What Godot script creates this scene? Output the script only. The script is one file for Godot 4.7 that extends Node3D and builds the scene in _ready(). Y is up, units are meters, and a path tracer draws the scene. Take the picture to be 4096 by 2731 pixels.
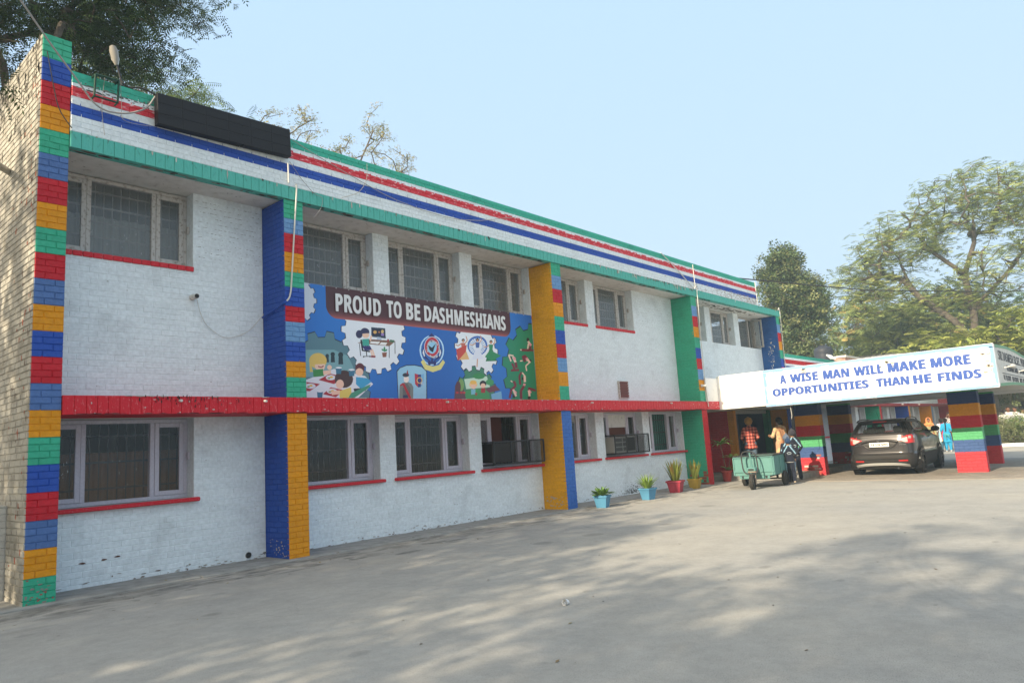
extends Node3D
# A two-storey painted brick school block with an entrance canopy, seen from the yard.

class MB:
	# collects triangles; faces are given counter-clockwise as seen from outside
	var v := PackedVector3Array()
	var n := PackedVector3Array()
	var t := PackedVector2Array()
	var c := PackedColorArray()
	var ix := PackedInt32Array()
	var col := Color(1, 1, 1)
	func tri(a: Vector3, b: Vector3, d: Vector3) -> void:
		var k := v.size()
		var nn := (b - a).cross(d - a).normalized()
		v.append_array([a, b, d]); n.append_array([nn, nn, nn]); c.append_array([col, col, col])
		t.append_array([Vector2(0, 0), Vector2(1, 0), Vector2(1, 1)])
		ix.append_array([k, k + 2, k + 1])
	func quad(a: Vector3, b: Vector3, d: Vector3, e: Vector3) -> void:
		var k := v.size()
		var nn := (b - a).cross(e - a)
		if nn.length_squared() < 1e-14: nn = (d - b).cross(e - b)
		nn = nn.normalized()
		v.append_array([a, b, d, e]); n.append_array([nn, nn, nn, nn]); c.append_array([col, col, col, col])
		t.append_array([Vector2(0, 1), Vector2(1, 1), Vector2(1, 0), Vector2(0, 0)])
		ix.append_array([k, k + 2, k + 1, k, k + 3, k + 2])
	func box(lo: Vector3, hi: Vector3) -> void:
		obox(Transform3D(Basis(), (lo + hi) * 0.5), hi - lo)
	func obox(x: Transform3D, s: Vector3, bev := 0.0) -> void:
		var h := s * 0.5
		var b: float = min(bev, min(h.x, min(h.y, h.z)) * 0.9)
		if b <= 0.0:
			var p := []
			for i in 8:
				p.append(x * Vector3(h.x if i & 1 else -h.x, h.y if i & 2 else -h.y, h.z if i & 4 else -h.z))
			quad(p[4], p[5], p[7], p[6]); quad(p[1], p[0], p[2], p[3])
			quad(p[5], p[1], p[3], p[7]); quad(p[0], p[4], p[6], p[2])
			quad(p[6], p[7], p[3], p[2]); quad(p[0], p[1], p[5], p[4])
			return
		for ax in 3:
			for sg in [-1.0, 1.0]:
				var u := (ax + 1) % 3
				var w := (ax + 2) % 3
				var q := []
				for k in [[-1, -1], [1, -1], [1, 1], [-1, 1]]:
					var pt := Vector3()
					pt[ax] = sg * h[ax]; pt[u] = k[0] * (h[u] - b); pt[w] = k[1] * (h[w] - b)
					q.append(x * pt)
				if sg > 0: quad(q[0], q[1], q[2], q[3])
				else: quad(q[3], q[2], q[1], q[0])
		for ax in 3:   # edge chamfers along ax
			var u := (ax + 1) % 3
			var w := (ax + 2) % 3
			for su in [-1.0, 1.0]:
				for sw in [-1.0, 1.0]:
					var q := []
					for k in [[-1, 0], [1, 0], [1, 1], [-1, 1]]:
						var pt := Vector3()
						pt[ax] = k[0] * (h[ax] - b)
						pt[u] = su * (h[u] if k[1] == 0 else h[u] - b)
						pt[w] = sw * (h[w] - b if k[1] == 0 else h[w])
						q.append(x * pt)
					if su * sw > 0: quad(q[0], q[1], q[2], q[3])
					else: quad(q[3], q[2], q[1], q[0])
		for i in 8:
			var sx := 1.0 if i & 1 else -1.0
			var sy := 1.0 if i & 2 else -1.0
			var sz := 1.0 if i & 4 else -1.0
			var a := x * Vector3(sx * h.x, sy * (h.y - b), sz * (h.z - b))
			var d := x * Vector3(sx * (h.x - b), sy * h.y, sz * (h.z - b))
			var e := x * Vector3(sx * (h.x - b), sy * (h.y - b), sz * h.z)
			if sx * sy * sz > 0: tri(a, d, e)
			else: tri(a, e, d)
	func tube(p: Array, r: Array, sides := 6, cap := true) -> void:
		# swept round bar through the points p with radii r
		var up := Vector3(0, 1, 0)
		var rings := []
		for i in p.size():
			var dir: Vector3 = (p[min(i + 1, p.size() - 1)] - p[max(i - 1, 0)]).normalized()
			if i == 0:
				up = Vector3(0, 1, 0) if absf(dir.y) < 0.9 else Vector3(1, 0, 0)
			var s := dir.cross(up).normalized()
			up = s.cross(dir).normalized()
			var k := v.size()
			for j in sides:
				var a := TAU * j / sides
				var o: Vector3 = s * cos(a) + up * sin(a)
				v.append(p[i] + o * r[i]); n.append(o); c.append(col); t.append(Vector2(float(j) / sides, i))
			rings.append(k)
		for i in p.size() - 1:
			for j in sides:
				var a: int = rings[i] + j
				var b: int = rings[i] + (j + 1) % sides
				var d: int = rings[i + 1] + (j + 1) % sides
				var e: int = rings[i + 1] + j
				ix.append_array([a, b, d, a, d, e])
		if cap:
			for e in [0, p.size() - 1]:
				for j in range(1, sides - 1):
					var k: int = rings[e]
					if e == 0: tri(v[k], v[k + j + 1], v[k + j])
					else: tri(v[k], v[k + j], v[k + j + 1])
	func grid(p: Array, close_u := false, flip := false) -> void:
		# rows of points joined to a smooth sheet; p[row][col]
		var rows := p.size()
		var cols: int = p[0].size()
		var k := v.size()
		for i in rows:
			for j in cols:
				var j0: int = (j - 1 + cols) % cols if close_u else max(j - 1, 0)
				var j1: int = (j + 1) % cols if close_u else min(j + 1, cols - 1)
				var du: Vector3 = p[i][j1] - p[i][j0]
				var dv: Vector3 = p[min(i + 1, rows - 1)][j] - p[max(i - 1, 0)][j]
				var nn := du.cross(dv)
				if nn.length_squared() < 1e-16:
					nn = (p[min(i + 1, rows - 1)][j1] - p[i][j0]).cross(dv)
				nn = nn.normalized()
				if nn == Vector3.ZERO: nn = Vector3.UP
				v.append(p[i][j]); n.append(-nn if flip else nn); c.append(col)
				t.append(Vector2(float(j) / max(1, cols - 1), 1.0 - float(i) / max(1, rows - 1)))
		for i in rows - 1:
			for j in (cols if close_u else cols - 1):
				var a := k + i * cols + j
				var b := k + i * cols + (j + 1) % cols
				var d := k + (i + 1) * cols + (j + 1) % cols
				var e := k + (i + 1) * cols + j
				if flip: ix.append_array([a, b, d, a, d, e])
				else: ix.append_array([a, d, b, a, e, d])
	func lathe(prof: Array, sides := 16, at := Vector3.ZERO, sq := 0.0) -> void:
		# profile of Vector2(radius, height) turned round y, bottom to top
		var p := []
		for q in prof:
			var row := []
			for j in sides:
				var a := TAU * j / sides
				row.append(at + Vector3(cos(a) * q.x, q.y, -sin(a) * q.x))
			p.append(row)
		grid(p, true)
	func prism(poly: PackedVector2Array, x: Transform3D, d: float) -> void:
		# polygon in x/y (counter-clockwise) from z=0 to z=d
		var id := Geometry2D.triangulate_polygon(poly)
		for i in range(0, id.size(), 3):
			var a := poly[id[i]]; var b := poly[id[i + 1]]; var e := poly[id[i + 2]]
			if (b - a).cross(e - a) < 0:
				var s := b; b = e; e = s
			tri(x * Vector3(a.x, a.y, d), x * Vector3(b.x, b.y, d), x * Vector3(e.x, e.y, d))
			tri(x * Vector3(a.x, a.y, 0), x * Vector3(e.x, e.y, 0), x * Vector3(b.x, b.y, 0))
		for i in poly.size():
			var a := poly[i]; var b := poly[(i + 1) % poly.size()]
			quad(x * Vector3(a.x, a.y, 0), x * Vector3(b.x, b.y, 0), x * Vector3(b.x, b.y, d), x * Vector3(a.x, a.y, d))
	func mesh() -> ArrayMesh:
		var m := ArrayMesh.new()
		if v.is_empty(): return m
		var ar := []
		ar.resize(Mesh.ARRAY_MAX)
		ar[Mesh.ARRAY_VERTEX] = v; ar[Mesh.ARRAY_NORMAL] = n; ar[Mesh.ARRAY_TEX_UV] = t; ar[Mesh.ARRAY_COLOR] = c; ar[Mesh.ARRAY_INDEX] = ix
		m.add_surface_from_arrays(Mesh.PRIMITIVE_TRIANGLES, ar)
		return m

var rng := RandomNumberGenerator.new()
var M := {}          # materials by name
var used := {}

func V(x: float, y: float, z: float) -> Vector3: return Vector3(x, y, z)
func rf(a: float, b: float) -> float: return rng.randf_range(a, b)

func numbered(called: String) -> String:
	var k: int = used.get(called, 0)
	used[called] = k + 1
	return called if k == 0 else "%s_%03d" % [called, k]

func thing(called: String, label: String, category: String, at := Vector3.ZERO, turn := 0.0, group := "") -> Node3D:
	var o := Node3D.new()
	o.name = numbered(called)
	add_child(o)
	o.position = at
	o.rotation.y = turn
	tag(o, label, category, group)
	return o

func tag(o: Node3D, label: String, category: String, group := "") -> Node3D:
	o.set_meta("label", label)
	o.set_meta("category", category)
	if group: o.set_meta("group", group)
	return o

func obj(called: String, mb, mat: Material, parent: Node = null) -> MeshInstance3D:
	var o := MeshInstance3D.new()
	o.mesh = mb.mesh() if mb is MB else mb
	o.material_override = mat
	if parent == null:
		o.name = numbered(called)
		add_child(o)
	else:
		o.name = called
		parent.add_child(o, true)
	return o

func part(called: String, parent: Node, at := Vector3.ZERO) -> Node3D:
	var o := Node3D.new()
	o.name = called
	parent.add_child(o, true)
	o.position = at
	return o

func struct(called: String, mb, mat: Material) -> MeshInstance3D:
	var o := obj(called, mb, mat)
	o.set_meta("kind", "structure")
	return o

func stuff(o: Node) -> void: o.set_meta("kind", "stuff")

# ---------- materials ----------
func noise_tex(freq: float, lo: Color, hi: Color, sd := 1, oct := 4, size := 256, kind := FastNoiseLite.TYPE_SIMPLEX_SMOOTH, stops := []) -> NoiseTexture2D:
	var f := FastNoiseLite.new()
	f.seed = sd; f.frequency = freq; f.noise_type = kind
	f.fractal_octaves = oct
	var t := NoiseTexture2D.new()
	t.width = size; t.height = size; t.seamless = true; t.noise = f
	var g := Gradient.new()
	g.set_color(0, lo); g.set_color(1, hi)
	for s in stops: g.add_point(s[0], s[1])
	t.color_ramp = g
	return t

func gray(x: float) -> Color: return Color(x, x, x)

func lin(r: float, g: float, b: float) -> Color: return Color(r, g, b).linear_to_srgb()

func mat(col: Color, rough := 0.8, tex: Texture2D = null, scale := 1.0, extra := {}) -> StandardMaterial3D:
	# col is a linear base colour
	var m := StandardMaterial3D.new()
	m.albedo_color = col.linear_to_srgb()
	m.roughness = rough
	m.metallic_specular = 0.35
	if tex:
		m.albedo_texture = tex
		m.uv1_triplanar = true; m.uv1_world_triplanar = true
		m.uv1_scale = Vector3.ONE * scale
	for k in extra: m.set(k, extra[k])
	return m

func bumped(m: StandardMaterial3D, tex: Texture2D, cm: float) -> StandardMaterial3D:
	m.heightmap_enabled = true
	m.heightmap_texture = tex
	m.heightmap_scale = cm
	return m

# ---------- measures of the building (metres; facade along +x, front face at z = 0) ----------
const WZ := -0.66      # recessed wall face
const FZ := -0.90      # window frames
const SOF := 5.58      # upper soffit
const TB0 := 5.56      # teal band
const TB1 := 5.78
const RB0 := 2.17      # red band
const RB1 := 2.41
const PAR := 6.605     # parapet top
const PX := [[0.0, 0.333], [3.331, 3.679], [10.077, 10.43], [16.733, 17.064], [23.254, 23.561]]
const WHITE := Color(0.79, 0.86, 0.90)
const TEAL := Color(0.05, 0.44, 0.32)
const TEALD := Color(0.06, 0.33, 0.27)
const GREEN := Color(0.045, 0.42, 0.26)
const BLUE := Color(0.026, 0.09, 0.44)
const LTBLUE := Color(0.085, 0.17, 0.40)
const SKYB := Color(0.16, 0.33, 0.60)
const RED := Color(0.56, 0.017, 0.03)
const ORANGE := Color(0.76, 0.31, 0.008)
const NAVY := Color(0.02, 0.045, 0.14)

func make_textures() -> void:
	var mottle := noise_tex(0.03, gray(0.90), gray(1.0), 3, 5, 512)
	var streak := noise_tex(0.012, gray(0.90), gray(1.0), 8, 5, 512, FastNoiseLite.TYPE_SIMPLEX_SMOOTH, [[0.33, gray(0.99)]])
	var fine := noise_tex(0.08, gray(0.0), gray(1.0), 5, 4, 256)
	var paint := mat(Color(1, 1, 1), 0.62, mottle, 0.9, {"vertex_color_use_as_albedo": true})
	bumped(paint, fine, 0.22)
	paint.detail_enabled = true
	paint.detail_blend_mode = BaseMaterial3D.BLEND_MODE_MUL
	paint.detail_albedo = streak
	paint.detail_uv_layer = BaseMaterial3D.DETAIL_UV_2
	paint.uv2_triplanar = true; paint.uv2_world_triplanar = true; paint.uv2_scale = Vector3.ONE * 0.17
	M.paint = paint
	var core: StandardMaterial3D = paint.duplicate()
	core.roughness = 0.85
	M.core = core
	# rubbed red paint that lets the white undercoat through
	var rub := noise_tex(0.02, Color(0.80, 0.80, 0.79).linear_to_srgb(), RED.linear_to_srgb(), 21, 5, 512, FastNoiseLite.TYPE_SIMPLEX_SMOOTH, [[0.20, Color(0.72, 0.40, 0.42).linear_to_srgb()], [0.36, Color(0.60, 0.05, 0.07).linear_to_srgb()]])
	M.rubbed = bumped(mat(Color(1, 1, 1), 0.6, rub, 0.8, {"uv1_scale": Vector3(0.55, 1.5, 0.55)}), fine, 0.3)
	var red2 := noise_tex(0.03, Color(0.70, 0.45, 0.45).linear_to_srgb(), RED.linear_to_srgb(), 23, 5, 512, FastNoiseLite.TYPE_SIMPLEX_SMOOTH, [[0.22, Color(0.60, 0.08, 0.09).linear_to_srgb()], [0.36, RED.linear_to_srgb()]])
	M.redband = bumped(mat(Color(1, 1, 1), 0.6, red2, 1.0, {"uv1_scale": Vector3(1.6, 0.7, 1.6)}), fine, 0.3)
	var teal2 := noise_tex(0.02, Color(0.10, 0.11, 0.10).linear_to_srgb(), Color(0.09, 0.42, 0.36).linear_to_srgb(), 29, 5, 512, FastNoiseLite.TYPE_SIMPLEX_SMOOTH, [[0.17, Color(0.065, 0.30, 0.25).linear_to_srgb()], [0.27, Color(0.08, 0.40, 0.34).linear_to_srgb()]])
	M.tealband = bumped(mat(Color(1, 1, 1), 0.65, teal2, 1.0, {"uv1_scale": Vector3(1.3, 0.5, 1.3)}), fine, 0.3)
	var orange2 := noise_tex(0.03, Color(0.82, 0.42, 0.03).linear_to_srgb(), Color(0.60, 0.20, 0.004).linear_to_srgb(), 33, 5, 512)
	M.orangeside = bumped(mat(Color(1, 1, 1), 0.45, orange2, 1.2), fine, 0.3)
	# old cream limewash with grey weathering and bare red patches on the end wall
	var lime := noise_tex(0.015, Color(0.20, 0.19, 0.16).linear_to_srgb(), Color(0.43, 0.41, 0.36).linear_to_srgb(), 40, 5, 512, FastNoiseLite.TYPE_SIMPLEX_SMOOTH, [[0.26, Color(0.30, 0.28, 0.24).linear_to_srgb()], [0.48, Color(0.37, 0.355, 0.315).linear_to_srgb()]])
	M.lime = bumped(mat(Color(1, 1, 1), 0.9, lime, 0.35), fine, 0.5)
	var plas := noise_tex(0.02, Color(0.40, 0.39, 0.36).linear_to_srgb(), Color(0.66, 0.66, 0.63).linear_to_srgb(), 44, 5, 512, FastNoiseLite.TYPE_SIMPLEX_SMOOTH, [[0.25, Color(0.57, 0.57, 0.54).linear_to_srgb()]])
	M.plaster = bumped(mat(Color(1, 1, 1), 0.85, plas, 0.45), fine, 0.3)
	var wood := noise_tex(0.03, Color(0.17, 0.14, 0.11).linear_to_srgb(), Color(0.50, 0.48, 0.46).linear_to_srgb(), 50, 5, 256, FastNoiseLite.TYPE_SIMPLEX_SMOOTH, [[0.22, Color(0.34, 0.31, 0.28).linear_to_srgb()], [0.4, Color(0.47, 0.45, 0.43).linear_to_srgb()]])
	M.oldframe = bumped(mat(Color(1, 1, 1), 0.75, wood, 2.0), fine, 0.2)
	M.lilac = bumped(mat(Color(0.56, 0.54, 0.62), 0.5, mottle, 1.5), fine, 0.12)
	M.sillgrey = mat(Color(0.30, 0.30, 0.29), 0.85, mottle, 1.2)
	M.glass = mat(Color(0.30, 0.33, 0.33), 0.06, null, 1.0, {"transparency": BaseMaterial3D.TRANSPARENCY_ALPHA, "metallic_specular": 0.3})
	M.glass.albedo_color.a = 0.03
	M.oldglass = mat(Color(0.36, 0.39, 0.40), 0.16, null, 1.0, {"transparency": BaseMaterial3D.TRANSPARENCY_ALPHA, "metallic_specular": 0.35})
	M.oldglass.albedo_color.a = 0.16
	M.iron = mat(Color(0.03, 0.03, 0.03), 0.6)
	M.darkiron = mat(Color(0.035, 0.037, 0.04), 0.5, mottle, 3.0)
	M.room = mat(Color(0.28, 0.30, 0.28), 0.9)
	M.curtain = mat(Color(0.15, 0.085, 0.05), 0.95)
	M.greencurtain = mat(Color(0.05, 0.17, 0.14), 0.95)
	var conc := noise_tex(0.012, Color(0.22, 0.215, 0.20).linear_to_srgb(), Color(0.34, 0.335, 0.315).linear_to_srgb(), 60, 5, 512)
	M.concrete = bumped(mat(Color(1, 1, 1), 0.92, conc, 0.5), fine, 0.4)
	M.pvc = mat(Color(0.58, 0.58, 0.55), 0.5)
	M.cable = mat(Color(0.30, 0.29, 0.28), 0.6)
	M.blackcable = mat(Color(0.03, 0.03, 0.03), 0.6)
	M.fine = fine; M.mottle = mottle

# ---------- brickwork ----------
func put_brick(mb: MB, o: Vector3, U: Vector3, W: Vector3, N: Vector3, u0: float, u1: float, w0: float, w1: float, d: float) -> void:
	var b := 0.004
	var j := 0.0015
	var a0 := o + U * u0 + W * w0
	var a1 := o + U * u1 + W * w0
	var a2 := o + U * u1 + W * w1
	var a3 := o + U * u0 + W * w1
	var dd := d + rf(-j, j)
	var f0 := a0 + (U + W) * b + N * (dd + rf(-j, j) * 0.5)
	var f1 := a1 + (W - U) * b + N * (dd + rf(-j, j) * 0.5)
	var f2 := a2 - (U + W) * b + N * (dd + rf(-j, j) * 0.5)
	var f3 := a3 + (U - W) * b + N * (dd + rf(-j, j) * 0.5)
	mb.quad(f0, f1, f2, f3)
	mb.quad(a0, a1, f1, f0); mb.quad(a1, a2, f2, f1); mb.quad(a2, a3, f3, f2); mb.quad(a3, a0, f0, f3)

func brick_face(mb: MB, o: Vector3, U: Vector3, W: Vector3, ul: float, wl: float, course: float, blen: float, openings: Array, paint: Callable, d := 0.007, joint := 0.007, soldier := false) -> void:
	# bricks standing proud of the plane through o; openings are Rect2(u, w, width, height)
	var N := U.cross(W)
	var rows := int(ceil(wl / course - 0.25))
	var jit := 0.05
	for r in rows:
		var w0 := r * course + joint * 0.5
		var w1: float = min((r + 1) * course, wl) - joint * 0.5
		if w1 - w0 < 0.015: continue
		var wm := (w0 + w1) * 0.5
		var cuts := []
		for q in openings:
			if wm > q.position.y and wm < q.position.y + q.size.y: cuts.append(Vector2(q.position.x, q.position.x + q.size.x))
		var u := (0.0 if r % 2 == 0 else -0.5 * blen) if not soldier else 0.0
		while u < ul - 0.01:
			var len := blen * (1.0 + rf(-jit, jit))
			var s: float = max(u, 0.0)
			var e: float = min(u + len, ul)
			if ul - e < blen * 0.2: e = ul
			var spans := [Vector2(s, e)]
			for q in cuts:
				var nx := []
				for sp in spans:
					if q.y <= sp.x or q.x >= sp.y: nx.append(sp)
					else:
						if q.x - sp.x > 0.02: nx.append(Vector2(sp.x, q.x + joint * 0.5))
						if sp.y - q.y > 0.02: nx.append(Vector2(q.y - joint * 0.5, sp.y))
				spans = nx
			for sp in spans:
				if sp.y - sp.x < 0.02: continue
				var cc: Color = paint.call((sp.x + sp.y) * 0.5, wm)
				var k := rf(0.95, 1.03)
				mb.col = Color(cc.r * k, cc.g * k, cc.b * k)
				put_brick(mb, o, U, W, N, sp.x + joint * 0.5, sp.y - joint * 0.5, w0 + rf(-0.001, 0.001), w1 + rf(-0.001, 0.001), d)
			u = e if e > u + 0.001 else u + len
	mb.col = Color(1, 1, 1)

func flat_wall(mb: MB, x0: float, x1: float, y0: float, y1: float, zf: float, zb: float, openings: Array) -> void:
	# solid wall with rectangular holes; openings Rect2(x, y, w, h) in world x/y, sorted by x
	var xs := [x0]
	for q in openings: xs.append_array([q.position.x, q.position.x + q.size.x])
	xs.append(x1)
	for i in range(0, xs.size(), 2):
		if xs[i + 1] - xs[i] > 0.004: mb.box(V(xs[i], y0, zb), V(xs[i + 1], y1, zf))
	for q in openings:
		if q.position.y - y0 > 0.004: mb.box(V(q.position.x, y0, zb), V(q.position.x + q.size.x, q.position.y, zf))
		var top: float = q.position.y + q.size.y
		if y1 - top > 0.004: mb.box(V(q.position.x, top, zb), V(q.position.x + q.size.x, y1, zf))

func one(cc: Color) -> Callable: return func(_u, _w): return cc

func stripes(list: Array, from_top: float, h: float, last := 0.0) -> Callable:
	return func(_u, w):
		var k := int(floor((from_top - w) / h))
		return list[clampi(k, 0, list.size() - 1)]

func stripe_core(mb: MB, lo: Vector3, hi: Vector3, paint: Callable, step := 0.04) -> void:
	# box in slices that take the paint of their height
	var y := lo.y
	while y < hi.y - 0.001:
		var cc: Color = paint.call(0.0, y + 0.002 - lo.y)
		var e := y
		while e < hi.y - 0.001 and paint.call(0.0, e + 0.002 - lo.y) == cc: e = min(e + 0.02, hi.y)
		mb.col = cc
		mb.box(V(lo.x, y, lo.z), V(hi.x, e, hi.z))
		y = e
	mb.col = Color(1, 1, 1)

# ---------- windows ----------
func frame_bar(mb: MB, x0: float, x1: float, y0: float, y1: float, z0: float, z1: float) -> void:
	mb.obox(Transform3D(Basis(), V((x0 + x1) * 0.5, (y0 + y1) * 0.5, (z0 + z1) * 0.5)), V(x1 - x0, y1 - y0, z1 - z0), 0.005)

func window(b: Node3D, x0: float, x1: float, y0: float, y1: float, old: bool, opt := {}) -> Node3D:
	# three lights: a wide fixed pane between two narrow casements
	var w := part("window", b, V(x0, y0, FZ))
	var W := x1 - x0
	var H := y1 - y0
	var fm: Material = M.oldframe if old else M.lilac
	var gm: Material = M.oldglass if old else M.glass
	var fr := MB.new()
	var s := 0.055
	frame_bar(fr, 0.002, W - 0.002, 0.002, s, -0.05, 0.03); frame_bar(fr, 0.002, W - 0.002, H - s, H - 0.002, -0.05, 0.03)
	var m1 := W * 0.265
	var m2 := W * 0.735
	for p in [[0.002, s], [m1 - 0.03, m1 + 0.03], [m2 - 0.03, m2 + 0.03], [W - s, W - 0.002]]:
		frame_bar(fr, p[0], p[1], s, H - s, -0.05, 0.028)
	obj("frame", fr, fm, w)
	for k in 2:
		var a := s if k == 0 else m2 + 0.03
		var e := m1 - 0.03 if k == 0 else W - s
		var cs := Node3D.new(); cs.name = "casement"
		var mb := MB.new()
		var cw := e - a
		var f := 0.065
		frame_bar(mb, 0.003, f, 0.003, H - 2 * s - 0.003, -0.02, 0.022); frame_bar(mb, cw - f, cw - 0.003, 0.003, H - 2 * s - 0.003, -0.02, 0.022)
		frame_bar(mb, f, cw - f, 0.003, f, -0.02, 0.022); frame_bar(mb, f, cw - f, H - 2 * s - f, H - 2 * s - 0.003, -0.02, 0.022)
		var gl := MB.new()
		gl.box(V(f, f, -0.003), V(cw - f, H - 2 * s - f, 0.003))
		var hinge_right := k == 1
		var cmesh := obj("casement", mb, fm, w)
		cmesh.position = V(a, s, 0.012)
		var pane := obj("pane", gl, gm, w)
		pane.position = cmesh.position
		if opt.get("open", false) and hinge_right:
			for q in [cmesh, pane]:
				q.transform = Transform3D(Basis(Vector3.UP, deg_to_rad(80)), V(e, s, 0.03)) * Transform3D(Basis(), V(-cw, 0, 0))
		cs.free()
	if not opt.get("no_mid", false):
		var gp := MB.new()
		gp.box(V(m1 + 0.03, s, -0.004), V(m2 - 0.03, H - s, 0.002))
		obj("pane", gp, gm, w)
	# iron grille inside
	var g := MB.new()
	var nb := int(W / 0.115)
	for i in nb:
		var x := 0.06 + (W - 0.12) * i / (nb - 1)
		g.box(V(x - 0.007, 0.02, -0.20), V(x + 0.007, H - 0.02, -0.19))
	for i in (5 if old else 3):
		var y := H * (i + 0.6) / (5.2 if old else 3.2)
		g.box(V(0.02, y - 0.014, -0.188), V(W - 0.02, y + 0.014, -0.182))
	obj("grille", g, M.iron if not old else M.oldiron, w)
	if opt.has("curtain"):
		var cu := MB.new()
		var rows := [[], []]
		var n := 60
		for i in n + 1:
			var x := W * i / n
			var z := -0.34 + 0.025 * sin(i * 1.3) + 0.01 * sin(i * 0.37)
			rows[0].append(V(x, -0.05, z)); rows[1].append(V(x, H * opt.get("drop", 0.62), z))
		cu.grid(rows)
		obj("curtain", cu, opt.curtain, w)
	# stay box on the reveal
	var st := MB.new()
	st.obox(Transform3D(Basis(), V(W - 0.018, H * 0.52, 0.09)), V(0.03, 0.11, 0.06), 0.006)
	obj("stay", st, fm, w)
	return w

func sill(b: Node3D, x0: float, x1: float, y: float, proud: bool, dirty := false) -> void:
	var mb := MB.new()
	if proud:
		mb.obox(Transform3D(Basis(), V((x0 + x1) * 0.5, y - 0.028, WZ + 0.03)), V(x1 - x0 + 0.12, 0.056, 0.11), 0.012)
	else:
		var n := int((x1 - x0) / 0.118)
		for i in n:
			var a := x0 + (x1 - x0) * i / n
			var e := x0 + (x1 - x0) * (i + 1) / n
			mb.obox(Transform3D(Basis(), V((a + e) * 0.5, y - 0.038, WZ - 0.1)), V(e - a - 0.005, 0.072 + rf(-0.003, 0.003), 0.23 + rf(-0.002, 0.004)), 0.006)
	obj("sill", mb, M.redsill, b)
	var tp := MB.new()
	tp.box(V(x0 + 0.004, y - 0.05, FZ + 0.031), V(x1 - 0.004, y + 0.004, WZ - (0.026 if proud else 0.0)))
	if proud: obj("sill_ledge", tp, M.sillgrey, b)

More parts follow.
